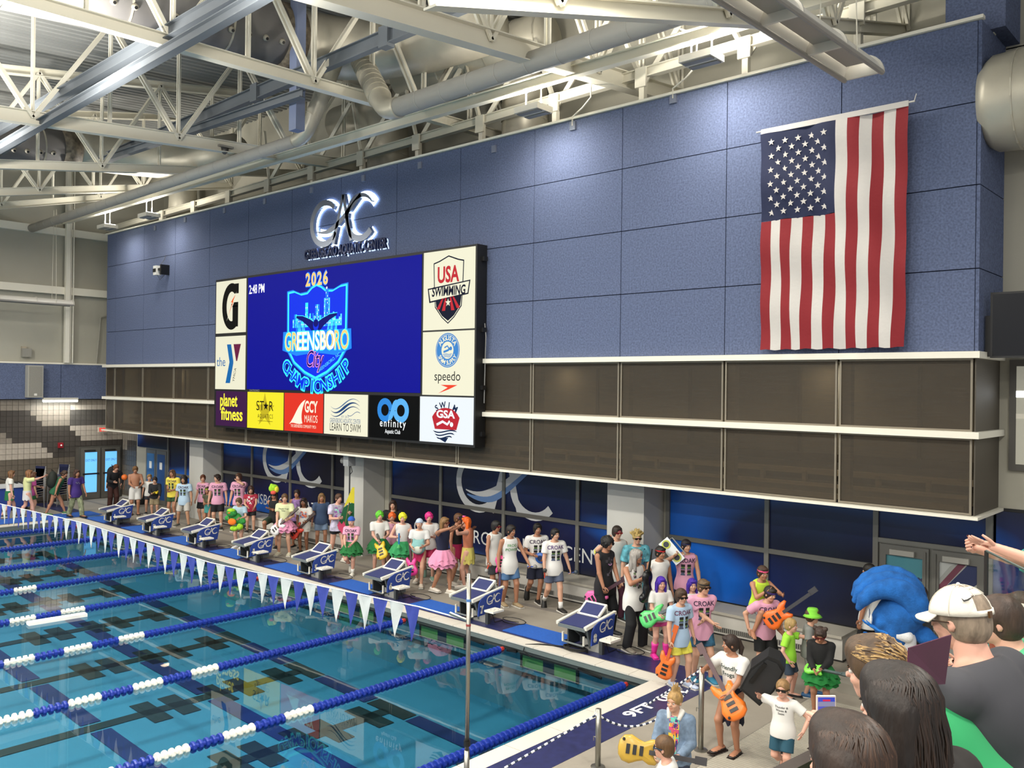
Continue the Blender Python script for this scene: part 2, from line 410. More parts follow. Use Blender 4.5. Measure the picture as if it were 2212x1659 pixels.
# long white convector benches under the windows
bench_m = M('bench_laminate', srgb('#c3c0b8'), .5); bench_top = M('bench_top', srgb('#aca79b'), .5); gr = M('bench_grille', srgb('#8b8982'), .5); slot = M('grille_slot', srgb('#2c2b29'), .8)
for x0, x1, lab in ((3.4, 10.5, 'long white bench cabinet under the window nearest the pink shirted teenagers'), (11.75, 19.5, 'long white bench cabinet with grille below the middle lettered window'), (20.5, 24.5, 'long white bench cabinet ending beside the glass doors')):
    t = thing('bench_cabinet', lab, 'bench', ((x0+x1)/2, 3.25, 0)); L = (x1-x0)/2
    q = MB(); q.box(-L, L, -.33, .33, .04, .41); q.build('body', bench_m, t)
    q = MB(); q.box(-L, L, -.37, .33, .41, .46); q.build('top', bench_top, t)
    q = MB(); q.box(-L, L, -.30, .33, 0, .04); q.build('plinth', C('3a3835'), t)
    n = int(2*L/1.15)
    for i in range(n):
        xa = -L+2*L*(i+.5)/n; q = MB(); q.box(xa-.53, xa+.53, -.335, -.33, .07, .17); gq = q.build('grille', gr, t)
        q = MB()
        for k in range(26): q.box(xa-.52+k*.04, xa-.52+k*.04+.016, -.339, -.334, .08, .16)
        q.build('grille_slots', slot, gq)
# glass doors on the right with a pool picture on their film
door_alum = M('door_aluminium', srgb('#6d6c66'), .4, metal=.3)
teal = C('4e8c98', .3); greyfilm = C('9fa19c', .4); navyf = C('2b3357', .4); redf = C('6d3b4a', .4); whf = C('b9bcb8', .4)
d2 = MB(); d2.box(24.86, 26.56, YW-.03, YW, 0, 2.06); door_2 = struct(d2.build('door_2', alum))
for i, (x0, x1) in enumerate(((24.9, 25.70), (25.76, 26.54))):
    q = MB()
    for a in ((x0, x0+.1, 0, 2.04), (x1-.1, x1, 0, 2.04), (x0+.1, x1-.1, 1.86, 2.04), (x0+.1, x1-.1, 0, .22)): q.box(a[0], a[1], YW-.075, YW-.03, a[2], a[3])
    lf = q.build('door_leaf', door_alum, door_2)
    fc = Face((x0+.1, YW-.035, .22), (1, 0, 0), (0, 0, 1), (0, -1, 0)); wd = x1-x0-.2; ht = 1.64; q = MB()
    if i == 0:
        rect(q, fc, 0, wd, 0, ht, .002, 0); poly(q, fc, [(0, .62), (wd, 1.06), (wd, 0), (0, 0)], .003, 1); poly(q, fc, [(0, .5), (wd, .9), (wd, .78), (0, .38)], .004, 2)
        poly(q, fc, [(0, .38), (wd, .78), (wd, .1), (0, .0)], .005, 3)
        for k in range(11): disc(q, fc, .04+k*wd/11, 1.36-.008*k, .03, .006, 3, 8)
    else:
        rect(q, fc, 0, wd, 0, ht, .002, 4); poly(q, fc, [(0, 1.35), (.28*wd, 1.58), (.45*wd, ht), (0, ht)], .003, 1); poly(q, fc, [(0, 1.25), (.5*wd, ht), (.7*wd, ht), (0, 1.1)], .004, 2)
        poly(q, fc, [(0, 1.1), (.75*wd, ht), (wd, ht), (wd, 1.35), (0, .8)], .005, 3)
    q.build('film_picture', [teal, whf, redf, navyf, greyfilm], lf)
    q = MB(); q.box((x0+x1)/2-.22, (x0+x1)/2+.18, YW-.14, YW-.075, 1.88, 1.97); q.build('door_closer', C('a5a39a', .4), lf)
    xr = x1-.05 if i == 0 else x0+.05
    q = MB(); q.tube([(xr, YW-.09, .25), (xr, YW-.09, 1.98)], .012, 6); q.build('flush_rod', alum, lf)
    q = MB(); xs_ = x0+.42 if i == 0 else x0+.4; fcs = Face((xs_, YW-.05, 1.28 if i == 0 else 1.2), (1, 0, 0), (0, 0, 1), (0, -1, 0))
    rect(q, fcs, -.13, .13, -.1, .1, .001, 0); rect(q, fcs, -.122, .122, -.092, .092, .002, 1)
    text(q, fcs, 'DO NOT', 0, .03, .045, .003, 0); text(q, fcs, 'ENTER', 0, -.055, .045, .003, 0); q.build('door_sign', [C('222222'), C('c9c7c0')], lf)
# far doors on the left wall (daylight behind their frosted glass) and the pair on the back wall
d1 = MB(); d1.box(XL-.03, XL+.02, 1.90, 3.55, 0, 2.08); door_1 = struct(d1.build('door_1', M('door_frame_grey', srgb('#4b4a45'), .5)))
for y0, y1 in ((1.98, 2.70), (2.76, 3.48)):
    q = MB(); q.box(XL+.02, XL+.06, y0, y1, 0.02, 2.02); lf = q.build('door_leaf', M('door_leaf_grey', srgb('#5d5b55'), .5), door_1)
    q = MB(); q.box(XL+.06, XL+.065, y0+.13, y1-.13, .28, 1.86); q.build('frosted_pane', M('frosted_daylight_pane', srgb('#5fa6dc'), .4, emit=srgb('#62a9e0'), estr=.75), lf)
    q = MB(); fc = Face((XL+.066, (y0+y1)/2, 1.5), (0, -1, 0), (0, 0, 1), (1, 0, 0)); text(q, fc, 'EXIT ONLY', 0, 0, .09, .002, 0, wid=-.42)
    q.build('door_lettering', C('2f6c9c'), lf)
    q = MB(); q.box(XL+.065, XL+.11, y0+.05, y1-.05, .98, 1.04); q.build('push_bar', C('1d1d1f', .4), lf)
    q = MB(); q.box(XL+.06, XL+.13, y0+.1, y0+.5, 1.9, 1.96); q.build('door_closer', C('2a2a2a', .4), lf)
d3 = MB(); d3.box(-2.95, -1.2, YW-.05, YW+.01, 0, 2.12); door_3 = struct(d3.build('door_3', alum))
for x0, x1 in ((-2.9, -2.1), (-2.05, -1.25)):
    q = MB(); q.box(x0, x1, YW-.08, YW-.05, .02, 2.06); lf = q.build('door_leaf', door_alum, door_3)
    q = MB(); q.box(x0+.1, x1-.1, YW-.086, YW-.08, .2, 1.92); q.build('pane', M('blue_door_glass', srgb('#2d4f86'), .15), lf)
    q = MB(); q.box((x0+x1)/2-.1, (x0+x1)/2+.1, YW-.09, YW-.086, 1.35, 1.62); q.build('paper_notice', C('dfe3e4'), lf)
q = MB(); q.box(-3.7, 1.78, YW-.05, YW+.01, 2.12, Z0); struct(q.build('window_7', film[0]))

# ---- overhanging box: perforated screens, white rails, felt panels
XJ = [-3.5, -2.72, -.43, 1.88, 4.19, 6.5, 8.82, 11.13, 13.43, 15.71, 17.99, 20.29, 22.58, 24.66, 26.7]
ZJ = [5.30, 6.54, 7.79, 9.03, ZT]
bx = MB(); bx.box(XB0, XB1, YF+.05, YW+.02, Z2, ZT-.02); bx.box(XB0, XB1, YF, YW, Z0-.03, Z0+.02)
wall_over = struct(bx.build('wall_overhang', [M('felt_backing', srgb('#1e2233'), .9)]))
pm = {}
for i in range(len(XJ)-1):
    for j in range(4):
        dx, dz = XJ[i+1]-XJ[i], ZJ[j+1]-ZJ[j]; key = (round(dx, 2), round(dz, 2))
        if key not in pm:
            q = MB(); q.box(-dx/2+.008, dx/2-.008, 0, .05, -dz/2+.008, dz/2-.008); pm[key] = q.mesh('felt_panel', felt)
        obj('felt_panel', pm[key], wall_over, ((XJ[i]+XJ[i+1])/2, YF, (ZJ[j]+ZJ[j+1])/2))
for j in range(4):
    q = MB(); q.box(XB1, XB1+.05, YF+.01, YW, ZJ[j]+.008, ZJ[j+1]-.008); q.build('felt_panel', felt, wall_over)
q = MB(); q.box(XB0-.05, XB1+.08, YF-.06, YF+.06, ZT, ZT+.05); q.build('cap_rail', white_trim, wall_over)
q = MB(); q.box(XB1-.6, XB1+.25, YF+.5, YW+.3, ZT, ZT+.75); q.build('felt_upstand', felt, wall_over)
for z, h in ((Z2-.05, .10), (Z1, .10), (Z0, .045)):
    q = MB(); q.box(XB0-.06, XB1+.1, YF-.12, YF+.02, z-h/2, z+h/2); q.box(XB1-.02, XB1+.1, YF+.02, YW, z-h/2, z+h/2); q.build('white_rail', white_trim, wall_over)
def screen_mat():
    mt = bpy.data.materials.new('bronze_mesh_screen'); mt.use_nodes = True; nt = mt.node_tree; b = nt.nodes['Principled BSDF']; out = nt.nodes['Material Output']
    b.inputs['Base Color'].default_value = (*srgb('#463f34'), 1); b.inputs['Roughness'].default_value = .6
    tr = nt.nodes.new('ShaderNodeBsdfTransparent'); tr.inputs[0].default_value = (.9, .82, .7, 1); mx = nt.nodes.new('ShaderNodeMixShader')
    tc = nt.nodes.new('ShaderNodeTexCoord'); mp = nt.nodes.new('ShaderNodeMapping'); mp.inputs['Scale'].default_value = (1, 1, 14)
    n = nt.nodes.new('ShaderNodeTexNoise'); n.inputs['Scale'].default_value = 3; mr = nt.nodes.new('ShaderNodeMapRange')
    mr.inputs['To Min'].default_value = .46; mr.inputs['To Max'].default_value = .66
    nt.links.new(tc.outputs['Object'], mp.inputs[0]); nt.links.new(mp.outputs[0], n.inputs['Vector']); nt.links.new(n.outputs['Fac'], mr.inputs['Value'])
    nt.links.new(mr.outputs[0], mx.inputs[0]); nt.links.new(tr.outputs[0], mx.inputs[1]); nt.links.new(b.outputs[0], mx.inputs[2]); nt.links.new(mx.outputs[0], out.inputs['Surface'])
    return mt
scr = screen_mat(); scr_frame = M('screen_frame', srgb('#837b6c'), .5, metal=.2)
for i in range(len(XJ)-1):
    for z0, z1 in ((Z0+.03, Z1-.05), (Z1+.05, Z2-.1)):
        a, b = XJ[i]+.02, XJ[i+1]-.02
        q = MB(); q.box(a+.03, b-.03, YF+.02, YF+.026, z0+.03, z1-.03); p_ = q.build('screen_panel', scr, wall_over)
        q = MB()
        for c_ in ((a, a+.03, z0, z1), (b-.03, b, z0, z1), (a+.03, b-.03, z0, z0+.03), (a+.03, b-.03, z1-.03, z1)): q.box(c_[0], c_[1], YF, YF+.04, c_[2], c_[3])
        q.build('screen_frame', scr_frame, p_)
    q = MB(); q.box(XJ[i]+.05, XJ[i]+.19, YF+.06, YF+.2, Z0, Z2-.06); q.build('screen_post', C('8d867a'), wall_over)
for z0, z1 in ((Z0+.03, Z1-.05), (Z1+.05, Z2-.1)):
    q = MB(); q.box(XB1, XB1+.02, YF+.03, YW, z0, z1); q.build('screen_side', M('bronze_side_sheet', srgb('#4d473d'), .6), wall_over)
# what shows through the lower screens: a gallery wall, ledges and stub supports
q = MB(); q.box(XB0, XB1-.1, YW-.16, YW-.1, Z0, Z2); q.build('gallery_back', C('8c8675'), wall_over)
q = MB(); q.box(XB0, XB1-.1, YF+.3, YW, Z2-.12, Z2-.04); q.build('gallery_soffit', C('6a6456'), wall_over)
for yy, z0, z1, h in ((3.2, 3.42, 3.56, '#4a4337'), (3.0, 3.20, 3.30, '#c9c0ab'), (2.7, 3.02, 3.08, '#c9c0ab'), (3.25, 3.08, 3.2, '#4a4337'), (2.5, 2.86, 2.94, '#a49a86')):
    q = MB(); q.box(XB0+.2, XB1-.2, yy, yy+.1, z0, z1); q.build('gallery_ledge', C(h.lstrip('#')), wall_over)
for i, x in enumerate(XJ[1:-1]):
    for dx in (.35, 1.15, 1.9):
        q = MB(); q.box(x+dx, x+dx+.07, 2.95, 3.05, 3.05, 3.25); q.build('ledge_stub', C('b8ae98'), wall_over)
    q = MB(); q.box(x+.9, x+.96, 3.3, 3.36, 3.4, 5.1); q.build('gallery_stud', C('5a5345'), wall_over)
for x in (0, 6, 12, 18, 24): area_light((x, 3.0, Z2-.14), .3, 7, (1, .93, .8), size_y=.3)  # added lamps, brighten the gallery behind the screens
# conduit stubs and little boxes along the top edge of the felt
for px, py in ((1072, 322), (912, 357), (790, 385), (678, 411), (577, 435), (490, 455), (405, 475), (340, 493)):
    c = at(px-5, py, 1, YF-.02); q = MB(); q.box(c[0]-.06, c[0]+.06, YF-.04, YF, c[2]-.08, c[2]+.08); q.build('junction_box', C('7c8192'), wall_over)
for px, py in ((1238, 272), (1455, 213)):
    c = at(px, py, 1, YF-.02); q = MB(); q.box(c[0]-.07, c[0]+.07, YF-.05, YF, c[2]-.09, c[2]+.09); jb = q.build('junction_box', C('6d7486'), wall_over)
    q = MB(); q.tube([(c[0], YF-.04, c[2]), (c[0], YF-.05, c[2]+.18), (c[0]+.3, YF-.1, c[2]+.3), (c[0]+.55, YF-.15, c[2]+.45), (c[0]+.6, YF-.2, c[2]+1.0), (c[0]+.3, YF-.3, c[2]+1.15)], .018, 6); q.build('conduit', C('d6d2c4'), jb)
# right hand window beyond the box
a, b = at(2183, 778, 1, YW), at(2183, 1015, 1, YW)
q = MB(); q.box(a[0], a[0]+2.2, YW-.06, YW, b[2], a[2]); wn = struct(q.build('window_8', M('window_frame_grey', srgb('#54524d'), .5)))
q = MB(); q.box(a[0]+.1, a[0]+2.1, YW-.065, YW-.06, b[2]+.1, a[2]-.1); q.build('pane', M('lit_room_pane', srgb('#9a988a'), .3, emit=srgb('#9a988a'), estr=.35), wn)
q = MB(); q.box(a[0]+.1, a[0]+2.1, YW-.07, YW-.065, 4.62, 4.72); q.build('tube_lamp', M('tube_lamp_glow', (1, 1, 1), .5, emit=(.9, .95, 1), estr=4), wn)
q = MB(); q.box(a[0]+.1, a[0]+2.1, YW-.07, YW-.065, 4.28, 4.36); q.build('ledge', white_trim, wn)
# ================================================================== roof: deck, trusses, beams, ducts, luminaires
wsteel = M('white_painted_steel', srgb('#d6d2c2'), .45)
gsteel = M('grey_painted_steel', srgb('#5c6268'), .6)
def zroof(y): return 13.9+.07*y
deckm = M('corrugated_roof_deck', srgb('#8f918f'), .5, metal=.25)
rf = MB(); x = -6.0; V = []; prof = []
while x < 37: prof += [(x, 0), (x+.10, 0), (x+.14, .08), (x+.24, .08)]; x += .28
for yy in (-26, 5.4):
    V += [(a, yy, zroof(yy)+b) for a, b in prof]
n = len(prof); rf.add(V, [(i, i+1, n+i+1, n+i) for i in range(n-1)])
struct(rf.build('ceiling', deckm))
def px_line(a, b, axis, val, y0, y1):
    """straight member through two photo pixels in the plane axis = val, run from y0 to y1 along the other level axis"""
    p, q = at(*a, axis, val), at(*b, axis, val); k = 1 if axis == 0 else 0
    f = lambda t: p+(q-p)*((t-p[k])/(q[k]-p[k]))
    return f(y0), f(y1)
def truss(X, a, b, y0, y1, label, depth=2.5, step=1.55, w=.20, h=.24):
    p, q = px_line(a, b, 0, X, y0, y1)
    t = thing('roof_truss', label, 'truss', (X, (y0+y1)/2, p[2]), group=None); off = np.array(t.location)
    P = lambda y: p+(q-p)*((y-y0)/(y1-y0))-off
    top = np.array([0, 0, depth])
    mb = MB(); mb.ibeam(P(y0), P(y1), w, h); mb.build('bottom_chord', wsteel, t)
    mb = MB(); mb.ibeam(P(y0)+top, P(y1)+top, w, h*.9); mb.build('top_chord', wsteel, t)
    n = int((y1-y0)/step)
    for i in range(n+1):
        ya = y0+(y1-y0)*i/n; mb = MB()
        for s in (-.05, .05): mb.beam(P(ya)+np.array([s, 0, h/2]), P(ya)+top+np.array([s, 0, 0]), .045, .045)
        mb.build('web_post', wsteel, t)
        if i < n:
            yb = y0+(y1-y0)*(i+1)/n; u, v = (P(ya), P(yb)+top) if i % 2 else (P(yb), P(ya)+top)
            mb = MB()
            for s in (-.06, .06): mb.beam(u+np.array([s, 0, 0]), v+np.array([s, 0, 0]), .05, .08)
            mb.build('web_diagonal', wsteel, t)
    return t
truss(19.8, (757, 0), (1352, 177), -9, 5.15, 'white steel roof truss reaching the felt wall between the two big hanging lights', h=.36, w=.26)
truss(14.6, (380, 95), (940, 255), -9, 5.15, 'white steel roof truss above the middle of the scoreboard')
truss(9.5, (0, 245), (640, 340), -10, 5.15, 'white steel roof truss carrying the small dome camera', h=.30)
truss(5.0, (0, 355), (411, 368), -10, 5.15, 'white steel roof truss crossing in front of the lower large duct')
truss(0.3, (0, 415), (295, 407), -10, 5.15, 'white steel roof truss second nearest the pale end wall')
truss(-3.2, (0, 445), (250, 425), -10, 5.15, 'white steel roof truss nearest the pale end wall')
truss(24.7, (1041, 0), (1416, 27), -7, 5.15, 'white steel roof truss near the flag passing above the insulated pipe', h=.2, w=.16)
def xbeam(a, b, Y, x0, x1, label, w=.16, h=.22, mt=wsteel, I=True, plates=()):
    p, q = px_line(a, b, 1, Y, x0, x1)
    o = MB(); (o.ibeam if I else o.beam)(p, q, w, h); t = o.build('roof_beam', mt); tag(t, label, 'beam')
    for x in plates:
        c = p+(q-p)*((x-x0)/(x1-x0)); m_ = MB(); m_.box(c[0]-.14, c[0]+.14, c[1]-.02-w/2, c[1]+.02+w/2, c[2]-h*.7, c[2]+h*.7); m_.build('splice_plate', mt, t)
    return t
xbeam((100, 490), (1208, 164), 1.2, XL, 33, 'long white beam the box lights hang from beside the insulated pipe')
B2 = xbeam((753, 345), (1646, 84), 2.9, XL, 33, 'white beam on short posts just above the felt wall', h=.2)
xbeam((77, 234), (485, 0), -4.4, 3.2, 24, 'upper grey beam of the pair crossing the top left corner', mt=gsteel, h=.24)
xbeam((100, 261), (552, 0), -4.8, 3.2, 24, 'lower grey beam of the pair crossing the top left corner', mt=gsteel, h=.2)
xbeam((401, 268), (900, 53), -.8, 3.6, 33, 'grey beam passing behind the vertical hanger above the pipe elbow', mt=gsteel, h=.3, plates=(11.8, 16.6))
xbeam((205, 352), (345, 305), -1.0, 3.2, 14, 'thin grey beam in front of the lower large duct', mt=gsteel, h=.18)
xbeam((0, 325), (85, 270), -4.2, 3.2, 20, 'low grey beam at the far left edge above the lower duct', mt=gsteel, h=.2)
xbeam((760, 178), (940, 232), 3.3, -5, 33, 'thin white tie behind the duct risers', w=.1, h=.1) if False else None
# posts on the wall under the long beam
for i, x in enumerate(XJ[2:]):
    p, q = px_line((753, 345), (1646, 84), 1, 2.9, XL, 33); c = p+(q-p)*((x-XL)/(33-XL))
    o = MB(); o.box(x-.06, x+.06, 2.84, 2.96, ZT-.02, c[2]-.1); o.box(x-.13, x+.13, 2.79, 2.84, c[2]-.3, c[2]+.1)
    o.build('beam_post', wsteel, B2)
# knee braces between wall and roof
for x in (6.5, 8.8, 11.1, 13.4, 15.7, 18.0, 20.3, 22.6, 24.6):
    for s in (-1, 1): kb = MB(); kb.beam((x, 2.9, 10.9), (x+s*1.1, 3.4, 12.8), .07, .1); kb.build('knee_brace', wsteel, B2)
# vertical hanger by the pipe elbow
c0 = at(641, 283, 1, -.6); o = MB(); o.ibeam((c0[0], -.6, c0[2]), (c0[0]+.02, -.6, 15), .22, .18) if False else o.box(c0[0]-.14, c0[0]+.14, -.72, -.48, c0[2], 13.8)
tag(o.build('steel_hanger', M('hanger_screen_tint', srgb('#7d88a6'), .4)), 'vertical steel hanger tinted blue by the screen, ending above the pipe elbow', 'hanger')  # blue reflection of the screen is put into the steel colour
# ---- ducts
dlight = M('galvanised_duct_light', srgb('#b7b2a2'), .42, metal=.35, noise=(1.5, .12), bump=(6, .1))
ddark = M('fabric_duct_grey', srgb('#7f7d7c'), .6, noise=(1.2, .1))
pipem = M('insulated_pipe_jacket', srgb('#a9a69e'), .6, bump=(8, .3))
stain = M('stained_collar', srgb('#6b6152'), .6, noise=(9, .5))
def arcpath(p, c, q, n=8):
    p, c, q = [np.asarray(v, float) for v in (p, c, q)]; t = np.linspace(0, 1, n)[:, None]
    return list((1-t)**2*p+2*(1-t)*t*c+t*t*q)
def rings(o, p, q, r, step, mt, nm='seam', wd=.04):
    p, q = np.asarray(p, float), np.asarray(q, float); L = np.linalg.norm(q-p); d = (q-p)/L; s = step
    while s < L: m_ = MB(); m_.tube([p+d*(s-wd/2), p+d*(s+wd/2)], r*1.025, 18); m_.build(nm, mt, o); s += step
# upper large duct with nozzles, running parallel to the felt wall
def big_duct(label, X, r, y0, y1, z0, z1, noz, tail):
    p, q = np.array([X, y0, z0]), np.array([X, y1, z1]); d = (q-p)/np.linalg.norm(q-p)
    o = MB(); o.tube([p, q], r, 24); t = o.build('air_duct', ddark, smooth=True); tag(t, label, 'duct')
    o = MB(); o.tube([q-d*.05, q+d*.45], r*1.06, 24); o.build('collar', stain, t, smooth=True)
    path = [q+d*.4]+[q+np.array(v) for v in tail]
    o = MB(); o.tube(path, r*1.01, 24); o.build('metal_duct', dlight, t, smooth=True)
    for s in np.arange(y0+1, y1, 2.2):
        c = p+d*((s-y0)/d[1]); m_ = MB(); m_.tube([c-d*.02, c+d*.02], r*1.025, 24); m_.build('seam', dlight, t)
    for s in noz:
        c = p+d*((s-y0)/d[1]); n_ = np.array([.86, -.05, -.5]); n_ /= np.linalg.norm(n_)
        m_ = MB(); m_.lathe([(.075, 0), (.07, .05), (.042, .10)], c+n_*(r-.01), 10, axis=n_); nz = m_.build('nozzle', C('9a9486', .5), t, smooth=True)
        m_ = MB(); m_.tube([c+n_*(r+.088), c+n_*(r+.094)], .035, 8); m_.build('nozzle_mouth', black, nz)
    return t
big_duct('large grey round air duct with nozzles across the top left', 12.5, .72, -12, -.75, 11.75, 12.82, np.arange(-6.4, -.9, .42), [(0, .9, .08), (.3, 1.7, .1), (1.0, 2.3, .1), (2.2, 2.7, .1), (4.2, 2.8, .1)])
big_duct('large grey round air duct with nozzles low at the left edge', 2.0, .60, -12, -1.6, 10.6, 11.85, np.arange(-4.1, -1.6, .36), [(0, .9, .06), (.3, 1.8, .06), (1.0, 2.6, .0), (2.2, 3.2, -.1), (4.2, 3.5, -.2)])
# insulated pipes hung along the wall
def pipe(label, a, b, Y, r, x0, x1, elbow_at_start, up):
    p, q = px_line(a, b, 1, Y, x0, x1); d = (q-p)/np.linalg.norm(q-p)
    o = MB(); e = p if elbow_at_start else q
    o.tube([p, q], r, 18); t = o.build('insulated_pipe', pipem, smooth=True); tag(t, label, 'pipe')
    rings(t, p, q, r, .75, pipem, 'pipe_seam', .02)
    s = -d if elbow_at_start else d; e1 = e+s*.35; u = np.array(up, float)
    path = [e-s*.05]+arcpath(e, e1, e1+u*.5)+[e1+u*1.0, e1+u*2.0, e1+u*3.0]
    o = MB(); o.tube(path, [r*1.12]*9+[r*1.3]*3, 18); o.build('elbow', dlight, t, smooth=True)
    rings(t, e1+u*.5, e1+u*3, r*1.32, .22, dlight, 'spiral_seam', .02)
    return t
pipe('long insulated pipe on the left with an elbow at its right end', (63, 495), (646, 301), 0.0, .15, -4.9, 12.3, False, (.28, .1, .62))
pipe('long thick insulated pipe on the right running to the top of the picture', (854, 234), (1480, 23), 0.0, .20, 16.0, 31, True, (-.55, .2, .55))
# pale background ducts and risers behind the wall top
for px, py, r, lab in ((838, 340, .62, 'pale vertical duct riser behind the felt wall left of the box light'), (1133, 280, .60, 'pale vertical duct riser directly below the middle box light'), (395, 425, .55, 'pale vertical duct riser behind the felt wall near its left end')):
    c = at(px, py, 1, 4.1); o = MB(); o.tube([(c[0], 4.1, ZT-.02), (c[0], 4.1, 11.7)]+arcpath((c[0], 4.1, 11.7), (c[0], 4.1, 12.5), (c[0]-1.0, 4.2, 12.6))+[(c[0]-2.4, 4.2, 12.6)], r*.95, 20)
    t = o.build('duct_riser', dlight, smooth=True); tag(t, lab, 'duct'); rings(t, (c[0], 4.1, ZT), (c[0], 4.1, 11.6), r*.95, .5, dlight)
p, q = at(790, 105, 1, 4.0), at(1085, 150, 1, 4.0)
o = MB(); o.tube([(p[0]+2.2, 3.6, 13.1), (q[0]+1.5, 4.0, 13.1)], .6, 24); t = o.build('air_duct', dlight, smooth=True); tag(t, 'pale horizontal air duct behind the trusses above the right end of the scoreboard', 'duct')
rings(t, (p[0]+2.2, 3.6, 13.1), (q[0]+1.5, 4.0, 13.1), .6, .8, dlight)
# big duct end on the right
c = at(2185, 219, 1, 2.7); o = MB(); o.lathe([(.15, 0), (.6, .04), (.72, .2), (.74, .6), (.74, 5)], (at(2124, 219, 1, 2.7)[0], 2.7, c[2]), 28, axis=(1, 0, 0))
t = o.build('air_duct', dlight, smooth=True); tag(t, 'fat banded duct jutting out beside the upper right corner of the felt wall', 'duct')
x0 = at(2124, 219, 1, 2.7)[0]; rings(t, (x0+.25, 2.7, c[2]), (x0+5, 2.7, c[2]), .735, .28, dlight, wd=.02)
# ---- luminaires
lampm = M('lamp_lens', (1, 1, 1), .4, emit=(1.0, .96, .88), estr=9)
house = M('lamp_housing', srgb('#d8d4c8'), .4)
def box_light(px, py, Y, label, beam_dz=1.0, power=150, s=.62):
    c = at(px, py, 1, Y); t = thing('box_light', label, 'light', tuple(c)); pB, qB = px_line((100, 490), (1208, 164), 1, 1.2, XL, 33); beam_dz = max(.35, (pB+(qB-pB)*((c[0]-XL)/(33-XL)))[2]-.10-c[2])
    m_ = MB(); m_.box(-s*.5, s*.5, -.24, .24, 0, .12); m_.build('housing', house, t)
    m_ = MB()
    for k in (-.12, .12): m_.box(-s*.45, s*.45, k-.07, k+.07, -.02, 0)
    m_.build('reflector', C('77756e', .3), t)
    for k in (-.2, .2):
        m_ = MB(); m_.tube([(k, 0, .12), (k, 0, beam_dz)], .014, 6); m_.build('stem', house, t)
        m_ = MB(); m_.lathe([(.02, 0), (.07, .04), (.07, .09)], (k, 0, beam_dz-.05), 10); m_.build('canopy', house, t)
    m_ = MB(); m_.box(-s*.42, s*.42, -.18, .18, .12, .135); m_.build('lamp', lampm, t)
    l = area_light((c[0], c[1], c[2]+.2), s*.8, power, (1, .94, .84), (math.pi, 0, 0), .35); l.parent = t; l.location = (0, 0, .16)
    l2 = area_light((0, 0, 0), s*.8, power*.4, (1, .94, .84), (0, 0, 0), .3); l2.parent = t; l2.location = (0, 0, -.04)
    return t
box_light(1152, 245, 1.2, 'white box light hanging by two stems over the right end of the scoreboard', .55)
box_light(1515, 135, 1.2, 'white box light hanging by two stems to the left of the flag', .6)
box_light(232, 494, 1.2, 'small white box light hanging farthest left beyond the felt wall', .5, 90)
box_light(322, 470, 1.2, 'small white box light second from the left above the felt wall', .5, 90)
box_light(1600, 20, 0.9, 'white box light glaring at the very top of the picture', .6, 110)
# half round trough luminaires
def trough(p, q, r, label, cells=2):
    p, q = np.asarray(p, float), np.asarray(q, float); d = q-p; L = np.linalg.norm(d); d /= L
    t = thing('trough_light', label, 'light', tuple(p)); s = np.cross(d, (0, 0, 1)); s /= np.linalg.norm(s); u = np.cross(s, d)
    n = 14; m_ = MB()
    for r1 in (r, r*.94):
        pass
    V = []
    for e in (0, L):
        for k in range(n+1):
            a = math.pi*k/n; V.append(d*e+s*r*math.cos(a)+u*r*math.sin(a))
    m_.add(V, [(k, k+1, n+2+k, n+1+k) for k in range(n)]); m_.build('shell', M('trough_shell', srgb('#cfccc4'), .35), t, smooth=True)
    for k in (-1, 1):
        m_ = MB(); m_.tube([s*r*k, d*L+s*r*k], .035, 8); m_.build('side_tube', C('8d8a85', .4), t)
    nc = max(1, int(L/1.25))
    for i in range(nc+1):
        c = d*(L*i/nc); m_ = MB(); pts = [(math.cos(math.pi*k/n)*r*1.12, math.sin(math.pi*k/n)*r*1.12) for k in range(n+1)]
        m_.prism(pts, c-d*.02, s, u, d*.04); m_.build('rib_plate', C('c2bfb6', .4), t)
    m_ = MB(); m_.beam(d*.2+u*r*.55, d*(L-.2)+u*r*.55, r*1.2, .05); m_.build('gear_tray', C('96938c', .4), t)
    m_ = MB(); m_.beam(d*.2+u*r*.75, d*(L-.2)+u*r*.75, r*.5, .02); m_.build('lamp', lampm, t)
    for f in (.35, .9):
        for k in (-1, 1): 
            m_ = MB(); m_.tube([d*L*f+s*r*k, d*L*f+s*r*k*.6+np.array([0, 0, 3.5])], .008, 5); m_.build('hanger_wire', wsteel, t)
    return t
trough((25.9, -9.0, 8.75), (25.9, -.2, 8.93), .25, 'half round trough light slanting in above the flag')
pa, pb = at(-60, 652, 0, XL+1.2), at(155, 660, 0, XL+1.2)
trough((pa[0], pa[1]-3, pb[2]), pb, .2, 'half round trough light hung in front of the pale end wall')
# small dome camera under a chord
c = at(485, 320, 0, 9.5); t = thing('dome_camera', 'small dome camera strapped under a roof truss', 'camera', tuple(c))
m_ = MB(); m_.box(-.12, .12, -.2, .2, 0, .05); m_.build('mount', C('8d8a82'), t)
m_ = MB(); m_.lathe([(.03, -.16), (.09, -.1), (.11, 0)], (0, 0, 0), 12); m_.build('dome', C('4b4a48', .2), t, smooth=True)
